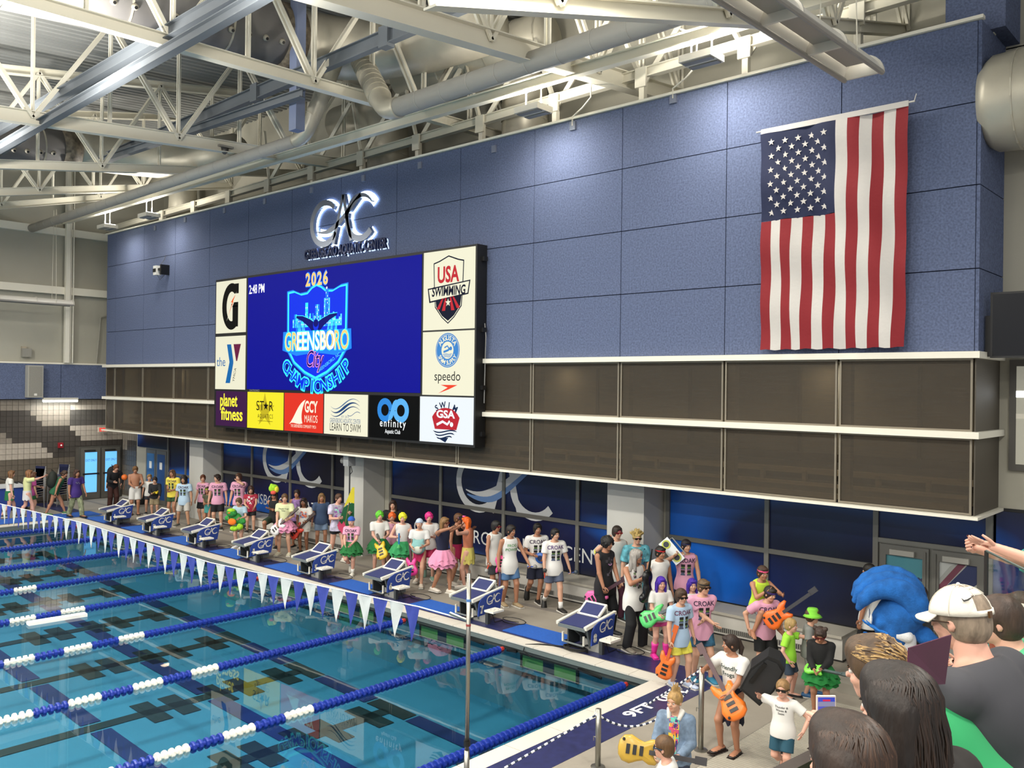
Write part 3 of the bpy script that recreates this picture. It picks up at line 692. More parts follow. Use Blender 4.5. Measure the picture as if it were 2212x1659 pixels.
# ================================================================== pool
NUMW = ['one', 'two', 'three', 'four', 'five', 'six', 'seven', 'eight']
ZW = -.20
def zfl(x): return -1.27+(18-x)*.032
wallm = M('pool_wall_tile', srgb('#5f98a8'), .4)
pool = MB()
fl = [(PX0, PY0), (PX1, PY0), (PX1, PY1), (PX0, PY1)]
pool.add([(x, y, zfl(x)) for x, y in fl], [(0, 1, 2, 3)], 0)
for (xa, ya), (xb, yb) in zip(fl, fl[1:]+fl[:1]): pool.add([(xa, ya, zfl(xa)), (xb, yb, zfl(xb)), (xb, yb, -.02), (xa, ya, -.02)], [(0, 1, 2, 3)], 1)
basin = struct(pool.build('pool_basin', [M('pool_floor_plaster', srgb('#3a84a2'), .6, noise=(.5, .07)), wallm]))
dk = M('pool_line_charcoal', srgb('#20302f'), .5); nv = M('pool_line_navy', srgb('#1b2c62'), .5)
LANE = 2.766
def lay(nm, mt, x0, x1, y0, y1):
    q = MB(); q.add([(x0, y0, zfl(x0)+.012), (x1, y0, zfl(x1)+.012), (x1, y1, zfl(x1)+.012), (x0, y1, zfl(x0)+.012)], [(0, 1, 2, 3)]); return q.build(nm, mt, basin)
for i in range(8):
    xc = 1.383+LANE*i
    lay('lane_line', dk, xc-.13, xc+.13, -26, -1.72)
    lay('lane_line_end', dk, xc-.52, xc+.52, -1.78, -1.46)
    for dy in (.52, 1.38, 1.92, 2.68, 3.2): lay('lane_cross', dk, xc-.5, xc+.5, -1.62-dy-.17, -1.62-dy+.17)
    for Y in (-1.62, -3.68, -5.78, -7.9, -10):
        a, b = xc+.58, xc+LANE-.58
        if Y < -2: a, b = xc+.2, xc+LANE-.2
        if b < PX1: lay('cross_line', nv, a, b, Y-.17, Y+.17)
# end wall trim under water, gutters
q = MB(); q.box(PX0, PX1, -.012, 0, -.63, -.55); q.build('wall_stripe', M('wall_stripe_dark', srgb('#1f3a40'), .4), basin)
gut = M('gutter_tile_white', srgb('#cfc9bd'), .5, bump=(90, .2)); gm = M('gutter_metal', srgb('#77807c'), .35, metal=.4)
grate = M('gutter_grating', srgb('#dcd8ce'), .5)
q = MB(); n = 34
for i in range(n):
    x0 = PX0-.16+(PX1+.32-PX0)*i/n; q = MB(); q.box(x0+.004, x0+(PX1+.32-PX0)/n-.004, -.14, .16, -.02, .006); q.build('gutter_block', gut, basin)
for i in range(30):
    y0 = -26.15+26*i/30
    for a, b in ((PX1-.1, PX1+.2), (PX0-.2, PX0+.1)):
        q = MB(); q.box(a, b, y0+.006, y0+26/30-.006, -.02, .006); q.build('gutter_block', gut, basin)
q = MB(); q.box(PX0, PX1, -.13, -.06, -.11, -.02); q.build('gutter_lip', gm, basin)
q = MB(); q.box(PX0, PX1, -.05, .0, -.2, -.11); q.build('gutter_recess', C('3d4340', .5), basin)
for x0, x1 in ((PX1-.09, PX1-.02), (PX0+.02, PX0+.09)):
    q = MB(); q.box(x0, x1, -26, -.1, -.16, -.02); q.build('gutter_lip', gm, basin)
# water: a clear, faintly tinted surface that mirrors at grazing angles
def water_mat():
    mt = bpy.data.materials.new('pool_water'); mt.use_nodes = True; nt = mt.node_tree; out = nt.nodes['Material Output']; nt.nodes.remove(nt.nodes['Principled BSDF'])
    tr = nt.nodes.new('ShaderNodeBsdfTransparent'); tr.inputs[0].default_value = (.80, .95, .97, 1)
    gl = nt.nodes.new('ShaderNodeBsdfGlossy'); gl.inputs['Roughness'].default_value = .015
    fr = nt.nodes.new('ShaderNodeFresnel'); fr.inputs['IOR'].default_value = 1.40; mx = nt.nodes.new('ShaderNodeMixShader')
    tc = nt.nodes.new('ShaderNodeTexCoord'); n = nt.nodes.new('ShaderNodeTexNoise'); n.inputs['Scale'].default_value = 1.1; n.inputs['Detail'].default_value = 2
    bp = nt.nodes.new('ShaderNodeBump'); bp.inputs['Strength'].default_value = .014; bp.inputs['Distance'].default_value = .05
    nt.links.new(tc.outputs['Object'], n.inputs['Vector']); nt.links.new(n.outputs['Fac'], bp.inputs['Height'])
    nt.links.new(bp.outputs[0], gl.inputs['Normal']); nt.links.new(bp.outputs[0], fr.inputs['Normal'])
    nt.links.new(fr.outputs[0], mx.inputs[0]); nt.links.new(tr.outputs[0], mx.inputs[1]); nt.links.new(gl.outputs[0], mx.inputs[2]); nt.links.new(mx.outputs[0], out.inputs['Surface'])
    return mt
q = MB(); q.add([(PX0, PY0, ZW), (PX1, PY0, ZW), (PX1, -.001, ZW), (PX0, -.001, ZW)], [(0, 1, 2, 3)])
wt = q.build('pool_water', water_mat()); wt['kind'] = 'stuff'; tag(wt, 'clear turquoise pool water reflecting the scoreboard', 'water')
# touch pads on the end wall
padg = M('touch_pad_green', srgb('#77a857'), .5); padk = M('touch_pad_navy', srgb('#16233a'), .5)
pt = thing('touch_pad', 'x', 'touch pad', (1.383, -.02, -.32)); PLANES = 8
for a, b, mt in ((-.62, -.13, padg), (-.13, .13, padk), (.13, .62, padg)):
    q = MB(); q.box(a, b, -.012, .01, -.115, .105); q.build('pad_panel', mt, pt)
q = MB(); q.box(-.67, -.62, -.02, .012, -.14, .12); q.box(.62, .67, -.02, .012, -.14, .12); q.box(-.67, .67, -.03, .0, .1, .135); q.build('frame', black, pt)
q = MB(); q.tube([(.7, -.06, .14), (1.0, -.07, .12), (1.2, -.06, .10)], .025, 6); q.build('clamp_cable', black, pt)
q = MB(); q.tube([(-.72, -.06, .14), (-.95, -.07, .12)], .025, 6); q.build('clamp_cable', black, pt)
for i in range(8):
    o = pt if i == 0 else copy_tree(pt)
    o.location = (1.383+LANE*i-.35, -.02, -.32); o['label'] = 'green and navy touch pad on the end wall below starting block '+NUMW[i]; o['group'] = 'touch pads under the starting blocks'
# lane ropes: each a row of discs on a line
ropeb = M('rope_disc_blue', srgb('#1c3596'), .35); ropew = M('rope_disc_white', srgb('#e9e6da'), .4)
seg = MB(); seg.lathe([(.034, -.049), (.036, -.024), (.074, -.022), (.078, 0), (.074, .022), (.036, .024), (.034, .049)], (0, 0, 0), 10, axis=(0, 1, 0))
segm = {0: seg.mesh('float_disc', ropeb), 1: seg.mesh('float_disc', ropew)}
SG = .098
names = ['rope beside the far left pool edge', 'rope between lanes one and two', 'rope between lanes two and three', 'rope between lanes three and four', 'rope between lanes four and five',
         'rope between lanes five and six', 'rope between lanes six and seven', 'rope between lanes seven and eight', 'all blue rope along the near right pool edge']
for i in range(9):
    X = LANE*i; t = thing('lane_rope', ('blue ' if i == 8 else 'blue and white floating ')+names[i] if i < 8 else names[i], 'lane rope', (X, -.25, ZW+.015))
    q = MB(); q.tube([(0, .2, 0), (0, -20, 0)], .012, 5); q.build('cable', steel, t)
    q = MB(); q.lathe([(.02, 0), (.05, .03), (.045, .1), (.015, .13)], (0, .03, 0), 8, axis=(0, 1, 0)); q.build('end_plug', C('c23b34', .4), t)
    # visible length in the picture, bounded so the far discs stay cheap
    far = MB(); cnt = 0
    ylim = {0: -5, 1: -5, 2: -6, 3: -7, 4: -8, 5: -10, 6: -11, 7: -11, 8: -7}[i]
    y = 0.0; k = 0
    while -.25-y > ylim:
        wh = 0
        if 0 < i < 8 and y > 4.1:
            wh = 1 if int((y-4.1)/(SG*5)) % 2 == 0 else 0
        # individual discs where they are about ten pixels across, one joined row beyond
        if i >= 6 and cnt < 110:
            obj('float_disc', segm[wh], t, (0, -y, 0)); cnt += 1
        else:
            s2 = MB(); far.v and None
            far.lathe([(.034, -.049), (.036, -.026), (.076, -.022), (.076, .022), (.036, .026), (.034, .049)], (0, -y, 0), 7, mi=wh, axis=(0, 1, 0))
        y += SG
    if far.v:
        o = far.build('float_disc_row', [ropeb, ropew], t); o['kind'] = 'stuff'
# backstroke flags on a line across the pool, 5 m from the wall
fl_w = M('pennant_white', srgb('#c6cccb'), .7, bump=(20, .3)); fl_b = M('pennant_blue', srgb('#34429a'), .7, bump=(20, .3))
A, B = at(-160, 1052, 1, -5.0), at(907, 1312, 1, -5.0); PT = at(1012, 1341, 1, -5.0)
t = thing('backstroke_pennants', 'string of blue and white triangular pennants hung across the pool', 'pennants', (PT[0], -5.0, 0))
tri = at(875, 1372, 1, -5.0)
def fl_pos(s):
    p = A+(B-A)*s; sag = .0; return p+np.array([0, 0, sag])
nP = 44
us = np.linspace(0, 1, nP+1)
xa = A[0]; xb = B[0]; wdt = .30; nP = int((xb-xa)/wdt)
zl = lambda x: np.interp(x, [A[0], at(180, 1130, 1, -5)[0], at(455, 1218, 1, -5)[0], at(700, 1268, 1, -5)[0], B[0]], [A[2], at(180, 1130, 1, -5)[2], at(455, 1216, 1, -5)[2], at(700, 1268, 1, -5)[2], B[2]])
for k in range(nP):
    x1 = xb-k*wdt; x0 = x1-wdt*.94; z1, z0 = zl(x1), zl(x0); q = MB(); off = np.array(t.location)
    n = 5; V = []; tip = ((x0+x1)/2+random.uniform(-.015, .015), (z0+z1)/2-.43)
    for r in range(n+1):
        f = r/n
        for cix in range(4):
            g_ = cix/3; xx = (x0+(x1-x0)*g_)*(1-f)+tip[0]*f; zz = (z0+(z1-z0)*g_)*(1-f)+tip[1]*f
            V.append((xx-off[0], .015*math.sin(6*g_+k*1.7+3*f)*(1-f*.5), zz))
    q.add(V, [(r*4+c_, r*4+c_+1, r*4+4+c_+1, r*4+4+c_) for r in range(n) for c_ in range(3)]); q.build('pennant', fl_b if k % 2 == 0 else fl_w, t, smooth=True)
q = MB(); xs_ = np.linspace(xa, xb, 30); q.tube([(x-PT[0], 0, zl(x)+.004) for x in xs_]+[(0, 0, PT[2]+.0)], .008, 5); q.build('line', C('d9dcdc'), t)
# the pole that holds it
pb_ = at(1017, 1664, 1, -5.0); zt = at(1010, 1238, 1, -5)[2]
t = thing('flag_line_pole', 'slim steel pole standing at the pool edge in front of starting block seven', 'pole', (PT[0], -5.0, 0))
q = MB(); q.tube([(0, 0, -.05), (0, 0, .55)], .032, 12); q.build('lower_tube', steel, t, smooth=True)
q = MB(); q.tube([(0, 0, .55), (0, 0, zt)], .026, 12); q.build('upper_tube', steel, t, smooth=True)
q = MB(); q.tube([(0, 0, .60), (0, 0, .66)], .040, 12); q.build('rubber_collar', black, t)
q = MB(); q.tube([(0, 0, zt-.32), (0, 0, zt-.29)], .029, 10); q.build('blue_tape', C('4a7ab8'), t)
q = MB(); q.tube([(0, 0, zt-.6), (0, 0, zt-.575)], .029, 10); q.build('red_tape', C('8e3a3a'), t)
q = MB(); q.tube([(0, 0, PT[2]), (-.12, 0, PT[2]+.01), (-.3, 0, PT[2]+.03)], .02, 6); q.build('line_clip', steel, t)
q = MB(); q.tube([(0, 0, zt), (0, 0, zt+.06)], .006, 5); q.build('tip', steel, t)
# white kickboard raft afloat
c = at(124, 1340, 2, ZW); t = MB(); t.box(-.09, .09, -.55, .55, 0, .06); o = t.build('float_board', C('f1efe8', .4), loc=(c[0], c[1], ZW)); o.rotation_euler = (0, 0, -.08)
tag(o, 'white foam float board drifting beside a lane rope', 'float')
# ================================================================== starting blocks and what lies round them
blockb = M('block_panel_blue', srgb('#26418f'), .45); padn = M('block_pad_navy', srgb('#2c3363'), .75, bump=(120, .3)); whp = M('block_white', srgb('#dfdcd0'), .45); greyb = M('block_grey', srgb('#6e7576'), .5); darkg = M('block_dark_grey', srgb('#3c4042'), .5)
def make_block():
    t = thing('starting_block', 'x', 'starting block')
    sl = np.array([0, .9, .13]); L = np.linalg.norm(sl); d = sl/L; up = np.cross((1, 0, 0), d); o = np.array([0, .10, .47])
    q = MB(); c = o+d*L*.5; q.obox(c-up*.03, (.30, 0, 0), d*L*.5, up*.03); q.build('platform', greyb, t)
    q = MB(); c = o+d*L*.36; q.obox(c+up*.006, (.27, 0, 0), d*L*.34, up*.008); q.build('grip_pad', padn, t)
    for s in (-1, 1):
        q = MB(); q.obox(o+d*L*.5+np.array([s*.31, 0, 0])+up*.005, (.03, 0, 0), d*L*.5, up*.03); q.build('side_rail', whp, t)
    # footrest wedge
    a = np.array([0, .60, .565]); b = np.array([0, .84, .735]); e = b-a; e /= np.linalg.norm(e); n_ = np.cross((1, 0, 0), e); Lw = np.linalg.norm(b-a)
    q = MB(); q.obox((a+b)/2, (.21, 0, 0), e*Lw/2*.86, n_*.012); w_ = q.build('footrest', padn, t)
    q = MB()
    for s in (-1, 1): q.obox((a+b)/2+np.array([s*.225, 0, 0]), (.02, 0, 0), e*Lw/2, n_*.018); q.beam(b+np.array([s*.225, 0, 0]), (s*.225, .88, .585), .02, .02)
    for p_ in (a, b): q.obox(p_, (.24, 0, 0), e*.018, n_*.018)
    q.build('footrest_frame', whp, w_)
    # body
    q = MB(); q.prism([(.30, .06), (.95, .06), (.95, .55), (.30, .44)], (-.24, 0, 0), (0, 1, 0), (0, 0, 1), (.03, 0, 0)); q.build('side_plate', darkg, t)
    q = MB(); q.prism([(.42, .04), (.90, .04), (.90, .54), (.30, .42)], (.16, 0, 0), (0, 1, 0), (0, 0, 1), (.04, 0, 0)); q.build('side_plate', greyb, t)
    q = MB(); q.box(-.20, .2, .62, .66, .04, .5); q.build('rear_plate', greyb, t)
    q = MB(); q.beam((0, .2, .42), (.02, .5, .18), .05, .06); q.beam((.02, .5, .18), (.02, .5, .0), .05, .05); q.build('strut', darkg, t)
    # printed side panel
    q = MB(); pts = [(.23, .16), (.86, .19), (.93, .60), (.45, .54), (.32, .49), (.25, .40)]; q.prism(pts, (.335, 0, 0), (0, 1, 0), (0, 0, 1), (.025, 0, 0)); pn = q.build('number_panel', blockb, t)
    q = MB(); fc = Face((.361, .66, .44), (0, 1, .06), (0, .02, 1), (1, 0, 0)); gac(q, fc, .0, 0, .40, .004, 0); q.build('panel_logo', whp, pn)
    # hand grips
    for s in (-.34, .13):
        q = MB(); q.tube([(s, .30, .10), (s, .30, .27)], .022, 8); q.build('grip', whp, t)
        q = MB(); q.tube([(s, .30, .10), (s, .52, .08)], .018, 6); q.build('grip_arm', darkg, t)
    q = MB(); q.tube([(-.34, .30, .10), (.13, .30, .09)], .018, 6); q.build('grip_bar', greyb, t)
    # side step with its leg
    q = MB(); q.obox((.66, .36, .31), (.12, 0, 0), (0, .155, 0), (0, 0, .018)); st = q.build('step_plate', whp, t)
    q = MB()
    for a_, b_ in ((-.05, -.04), (.05, -.05), (0, .02), (.06, .06)): q.tube([(.66+a_, .36+b_, .328), (.66+a_, .36+b_, .331)], .012, 6)
    q.build('drain_hole', C('8b8880'), st)
    q = MB(); q.box(.42, .49, .36, .43, 0, .26); q.beam((.455, .40, .24), (.64, .38, .29), .05, .04); q.build('step_leg', darkg, t)
    q = MB(); q.box(.04, .40, .42, .46, .0, .2); q.build('foot_plate', M('foot_plate', srgb('#a9a8a2'), .5), t)
    q = MB(); q.box(-.12, .06, .44, .62, 0, .05); q.build('anchor', darkg, t)
    return t
blk = make_block()
ZW_ = 0
for i in range(8):
    o = blk if i == 0 else copy_tree(blk)
    bx_ = 20.79-2.77*(7-i); o.location = (bx_, 0, 0); o['label'] = 'starting block with blue side panel numbered '+NUMW[i]; o['group'] = 'starting blocks'
    q = MB(); fc = Face((.361, .325, .26), (0, 1, 0), (0, .02, 1), (1, 0, 0)); text(q, fc, str(i+1), 0, -.05, .15, .004, 0, bold=.02); q.build('block_number', whp, o)
# blue mats between the blocks
matm = M('mat_blue', srgb('#1b57b0'), .85, noise=(40, .12), bump=(200, .4))
mm = MB(); mm.box(-.74, .74, -.32, .32, 0, .012); mmesh = mm.mesh('deck_mat', matm)
for i in range(8):
    o = obj('deck_mat', mmesh, None, (20.79-2.77*(7-i)-1.05, .58, .004)); tag(o, 'bright blue rectangular mat lying left of starting block '+NUMW[i], 'mat', 'blue mats between the starting blocks')
mm = MB(); mm.box(-.55, .55, -2.6, 2.6, 0, .012); o = mm.build('deck_mat', matm, None, loc=(-1.35, -1.6, .004)); tag(o, 'long bright blue mat along the far left pool edge', 'mat')
# cable loops by each block
cabm = C('151515', .6)
for i in range(8):
    bx_ = 20.79-2.77*(7-i); q = MB(); r = random.Random(i)
    pts = [(bx_+.45, .5, .25), (bx_+.5, .55, .02)]+[(bx_+.75+.28*math.cos(a), .85+.16*math.sin(a), .01+.004*k) for k, a in enumerate(np.linspace(3.4, 3.4+4.5+r.random()*5, 16))]
    q.tube(pts, .008, 5); o = q.build('timing_cable', cabm); tag(o, 'black timing cable coiled on the deck behind starting block '+NUMW[i], 'cable', 'timing cables')
q = MB(); a = np.linspace(0, 4*math.pi, 40); q.tube([(20.78+.25*math.cos(k), .25+.13*math.sin(k), .02+.004*k) for k in a], .014, 5); o = q.build('cable_coil', cabm); tag(o, 'coiled black cable on the navy tiles under starting block 8', 'cable')
q = MB(); q.tube([(20.6, .3, .02), (20.1, .05, .02), (19.9, -.1, .0), (19.9, -.16, -.1), (20.05, -.1, -.2)], .012, 5); o = q.build('pool_edge_cable', cabm); tag(o, 'black cable hanging over the pool edge left of starting block 8', 'cable')
# stanchions with striped rope by the near corner
for (x, y, h, lab) in ((23.9, -3.3, 0.72, 'steel stanchion nearest the picture bottom by the navy tiles'), (24.57, -1.97, 1.08, 'steel stanchion beside the girl with the orange guitar')):
    t = thing('stanchion', lab, 'stanchion', (x, y, 0))
    q = MB(); q.tube([(0, 0, 0), (0, 0, h)], .035, 12); q.build('post', steel, t, smooth=True)
    q = MB(); q.lathe([(.09, 0), (.09, .012), (.04, .02)], (0, 0, 0), 12); q.build('base_plate', steel, t)
    q = MB(); q.tube([(-.04, 0, h*.5), (-.07, 0, h*.5), (-.07, 0, h*.5-.05)], .006, 5); q.build('hook', steel, t)
def striped_rope(pts, label, r=.014):
    P = np.array([q for q in pts], float)
    seg = np.linalg.norm(np.diff(P, axis=0), axis=1); s = np.concatenate([[0], np.cumsum(seg)]); n = int(s[-1]/.045)
    Q = np.stack([np.interp(np.linspace(0, s[-1], n+1), s, P[:, k]) for k in range(3)], 1); q = MB()
    for k in range(n): q.tube([Q[k], Q[k+1]], r, 6, mi=k % 2)
    o = q.build('striped_rope', [C('e8e9ea'), C('27304a')]); tag(o, label, 'rope')
h1, h2 = np.array([23.9, -3.3, .66]), np.array([24.57, -1.97, .95])
t_ = np.linspace(0, 1, 14)
striped_rope([h1*(1-s)+h2*s+np.array([-.05, 0, -1.5*s*(1-s)]) for s in t_], 'navy and white rope sagging between the two steel stanchions')
striped_rope([h1*(1-s)+np.array([23.2, -4.6, .05])*s for s in t_], 'navy and white rope running down from the nearest stanchion to the pool edge')
striped_rope([np.array([24.5, -1.9, 1.0])*(1-s)+np.array([23.55, -1.7, .25])*s for s in t_], 'navy and white rope running from the taller stanchion toward the lettering')
# ================================================================== scoreboard, wall sign, flag, wall fittings
YB = 1.86
def bp(px, py): q = at(px, py, 1, YB); return q[0], q[2]
bL, bT = 5.22, 7.87; bR, bB = 16.62, 3.30
bk = M('scoreboard_black', srgb('#0d0d0e'), .5)
t = thing('scoreboard', 'large black framed video scoreboard with lit sponsor panels on the felt wall', 'scoreboard', ((bL+bR)/2, YF, bB))
SB = t; SO = np.array(t.location)
q = MB(); q.box(bL-SO[0], bR-SO[0], YB-SO[1], -.02, 0, bT-bB); q.build('cabinet', bk, t)
for z in (.25, 1.3, 2.6, 4.2):
    q = MB(); q.box(bR-SO[0], bR-SO[0]+.08, -.2, -.08, z, z+.1); q.build('side_bracket', bk, t)
q = MB(); q.tube([(bR-SO[0]+.03, -.1, 2.8), (bR-SO[0]+.09, -.12, 2.5), (bR-SO[0]+.06, -.1, 2.1), (bR-SO[0]+.04, -.1, 1.0)], .012, 5); q.build('side_cable', C('8a8a88'), t)
PW = 1.15   # brightness of the backlit prints
def panel(x0, x1, z0, z1, hexc, s=PW, name='lit_panel'):
    q = MB(); q.box(x0-SO[0], x1-SO[0], YB-.012-SO[1], YB-SO[1], z0-SO[2], z1-SO[2]); o = q.build(name, G(hexc, s), SB)
    fc = Face(((x0+x1)/2-SO[0], YB-.012-SO[1], (z0+z1)/2-SO[2]), (1, 0, 0), (0, 0, 1), (0, -1, 0))
    return o, fc, (x1-x0)/2, (z1-z0)/2
def px_panel(tl, br, hexc, **k):
    a, b = bp(*tl), bp(*br); return panel(a[0], b[0], b[1], a[1], hexc, **k)
cr = 'e9e6cc'
xa, xb, xc, xd = bL+.06, 7.08, 14.86, bR-.05
zr0, zr1, zr2 = 3.36, 4.42, 6.16
# --- left column
o, fc, hw, hh = panel(xa, xb-.08, 6.2, 7.80, cr, s=.9); g = MB()
stroke(g, fc, arc(.06, 0, .42, .58, 62, 300, 22), np.full(23, .26), .004, 0); rect(g, fc, .12, .44, -.62, .02, .005, 0); rect(g, fc, .05, .44, -.02, .12, .005, 0); rect(g, fc, .20, .46, .38, .68, .005, 0)
poly(g, fc, [(.36, .44), (-.06, .10), (.10, .08), (-.22, -.44), (.22, .14), (.08, .16)], .007, 1); poly(g, fc, [(.30, .36), (.02, .12), (.12, .12), (-.16, -.32), (.17, .13), (.08, .18)], .009, 2)
g.build('panel_print', [G('1b1a18', .2), G(cr, .9), G('e2571f', 1)], o)
o, fc, hw, hh = panel(xa, xb-.08, 4.48, 6.10, cr, s=.9); g = MB()
poly(g, fc, [(-.18, .56), (.06, .56), (.20, .05), (.20, -.02), (.02, -.62), (-.24, -.62), (-.02, .02)], .004, 0); poly(g, fc, [(.20, .56), (.62, .56), (.42, .05), (.36, .05)], .004, 1)
text(g, fc, 'the', -.52, -.10, .28, .004, 0); text(g, fc, 'YMCA', .32, -.38, .11, .004, 2, rot=1.3); g.build('panel_print', [G('1766a8', .9), G('6d1f45', .8), G('333333', .3)], o)
# --- right column
o, fc, hw, hh = panel(xc, xd, 5.98, 7.82, cr, s=.95); g = MB()
sh = [(-.48, .62), (-.30, .66), (0, .76), (.30, .66), (.48, .62), (.46, .1), (.42, -.38), (.2, -.62), (0, -.76), (-.2, -.62), (-.42, -.38), (-.46, .1)]
fan(g, fc, [(a*1.06, b*1.04) for a, b in sh], .003, 0); fan(g, fc, sh, .004, 1)
poly(g, fc, [(-.44, -.12), (.44, -.12), (.40, -.38), (.2, -.6), (0, -.72), (-.2, -.6), (-.40, -.38)], .005, 0)
for k in (-.26, -.12, .12, .26): poly(g, fc, [(k*.5-.02, -.12), (k*.5+.02, -.12), (k*1.3+.06, -.52+abs(k)*.3), (k*1.3-.05, -.52+abs(k)*.3)], .006, 2)
fan(g, fc, star(0, -.30, .10), .007, 1)
fan(g, fc, [(-.70, .06), (.72, .18), (.66, -.14), (-.64, -.28)], .006, 0); fan(g, fc, [(-.66, .03), (.68, .15), (.63, -.11), (-.60, -.24)], .007, 1)
text(g, fc, 'USA', 0, .18, .36, .008, 2, wid=.72, bold=.03); text(g, fc, 'SWIMMING', .01, -.13, .21, .009, 0, wid=1.12, bold=.03, shear=.12); g.build('panel_print', [G('18203f', .4), G(cr, .95), G('c22a35', .9)], o)
o, fc, hw, hh = panel(xc, xd, 4.46, 5.94, cr, s=.95); o2 = o; g = MB()
c_ = (0, .30); disc(g, fc, *c_, .40, .004, 0); disc(g, fc, *c_, .375, .005, 1); disc(g, fc, *c_, .365, .006, 0); disc(g, fc, *c_, .20, .007, 1)
arc_text(g, fc, 'AUGUSTA', *c_, .235, 155, 25, .11, .008, 1); arc_text(g, fc, 'SWIM SUPPLY', *c_, .235, 205, 335, .10, .008, 1, out=False)
stroke(g, fc, [(-.13, .26), (.02, .30), (.09, .34)], .05, .009, 0); stroke(g, fc, [(-.10, .36), (.0, .40), (.06, .33)], .035, .009, 0); disc(g, fc, .11, .34, .045, .009, 0)
for k in range(3): stroke(g, fc, [(-.15+.02*k, .20-.03*k), (-.05, .22-.03*k), (.05, .20-.03*k), (.15-.02*k, .22-.03*k)], .014, .009, 0)
text(g, fc, 'speedo', 0, -.40, .22, .004, 2, wid=.86); poly(g, fc, [(-.22, -.50), (.34, -.50), (.06, -.60), (-.30, -.70), (.02, -.56)], .004, 3)
g.build('panel_print', [G('3f83c6', .95), G(cr, .95), G('2a2a30', .3), G('e2412a', 1)], o)
# --- bottom row
cuts = [bp(465, 880)[0]+.06]+[bp(x, 890)[0] for x in (535, 615, 701, 798, 908)]+[bR-.05]
g_ = .06
o, fc, hw, hh = panel(cuts[0], cuts[1]-g_, zr0, zr1, '55285f', s=.45); g = MB(); text(g, fc, 'planet', -.12, .08, .38, .004, 0, wid=1.0, bold=.02); text(g, fc, 'fitness', .06, -.34, .38, .004, 0, wid=1.24, bold=.02); g.build('panel_print', G('f4e63a', 1.2), o)
o, fc, hw, hh = panel(cuts[1], cuts[2]-g_, zr0, zr1, 'ece02c', s=.95); g = MB(); fan(g, fc, star(0, 0, .52), .003, 1); text(g, fc, 'ST', -.24, .0, .28, .005, 0); text(g, fc, 'R', .34, .0, .28, .005, 0); fan(g, fc, star(.06, .13, .14), .005, 0)
text(g, fc, 'AQUATICS', .03, -.22, .12, .005, 0, wid=.80, spacing=1.3); rect(g, fc, -.36, .42, -.31, -.30, .005, 0); g.build('panel_print', [G('1e1c10', .2), G('cdbb25', .8)], o)
o, fc, hw, hh = panel(cuts[2], cuts[3]-g_, zr0, zr1, 'd63222', s=1.0); g = MB()
fin = list(bez((-.66, -.34), (-.35, -.1), (-.25, .25), (.12, .36), 10))+list(bez((.12, .36), (-.06, .1), (-.12, -.1), (-.02, -.30), 8))+list(bez((-.02, -.30), (-.25, -.38), (-.5, -.22), (-.66, -.34), 6))
c0 = np.array(fin); V = np.concatenate([[[-.2, -.1]], c0]); draw(g, fc, V, [(0, 1+i, 1+(i+1) % len(c0)) for i in range(len(c0))], .004, 0)
text(g, fc, 'GCY', .38, .02, .30, .005, 0, wid=.60, bold=.03); text(g, fc, 'MAKOS', .38, -.26, .2, .005, 0, wid=.60); text(g, fc, 'THE GREENSBORO COMMUNITY YMCA', .02, -.42, .085, .005, 0, wid=1.2); g.build('panel_print', G('f0e6d0', 1), o)
o, fc, hw, hh = panel(cuts[3], cuts[4]-g_, zr0, zr1, cr, s=.95); g = MB()
for i, (dy, wd, mi) in enumerate(((.12, .05, 0), (.22, .022, 1), (.02, .03, 0))):
    pts = bez((-.62, dy-.02), (-.2, dy-.28), (.1, dy+.42), (.60, dy+.12), 24); stroke(g, fc, pts, np.interp(np.linspace(0, 1, 24), [0, .5, 1], [.005, wd*1.6, .005]), .004, mi)
stroke(g, fc, bez((.1, .0), (.3, -.12), (.4, .18), (.62, .06), 12), .015, .004, 1)
text(g, fc, 'EST. 2012', 0, -.08, .055, .005, 1); text(g, fc, 'GREENSBORO AQUATIC CENTER', 0, -.22, .12, .005, 1, wid=1.30); text(g, fc, 'LEARN TO SWIM', 0, -.43, .2, .005, 2, wid=1.30); g.build('panel_print', [G('274a7c', .8), G('51719c', .8), G('3b3b3b', .4)], o)
o, fc, hw, hh = panel(cuts[4], cuts[5]-g_, zr0, zr1, '0d0f12', s=.15); g = MB()
for sx in (-1, 1):
    stroke(g, fc, [(sx*.30+.22*math.cos(a), .17+.22*math.sin(a)) for a in np.linspace(0 if sx < 0 else math.pi, (2*math.pi if sx < 0 else -math.pi)*.98, 26)], .15, .004, 0 if sx < 0 else 1)
stroke(g, fc, bez((-.16, .0), (0, -.08), (0, .42), (.16, .36), 12), .14, .006, 1)
text(g, fc, 'enfinity', 0, -.24, .19, .005, 2, wid=.98, spacing=1.3, bold=.01); text(g, fc, 'Aquatic Club', 0, -.40, .10, .005, 2, wid=.58, bold=.01); g.build('panel_print', [G('2f86d8', .9), G('5db1f0', .9), G('f0f4f6', 1)], o)
o, fc, hw, hh = panel(cuts[5], cuts[6], zr0, zr1, 'dfe6ea', s=1.0); g = MB()
arc_text(g, fc, 'SWIM', 0, -.30, .58, 128, 52, .14, .004, 0, bold=.03)
gs = [(-.46, .06)]+[(.44*math.cos(math.radians(a)), .02+.26*math.sin(math.radians(a))) for a in range(150, 29, -15)]+[(.46, .06), (.36, -.22), (-.36, -.22)]
fan(g, fc, gs, .004, 1); text(g, fc, 'GSA', 0, .05, .17, .006, 2, wid=.62, bold=.035)
stroke(g, fc, [(-.30, -.12), (-.1, -.04), (.06, -.10), (.14, -.02)], .06, .006, 2); disc(g, fc, .20, -.10, .055, .006, 2)
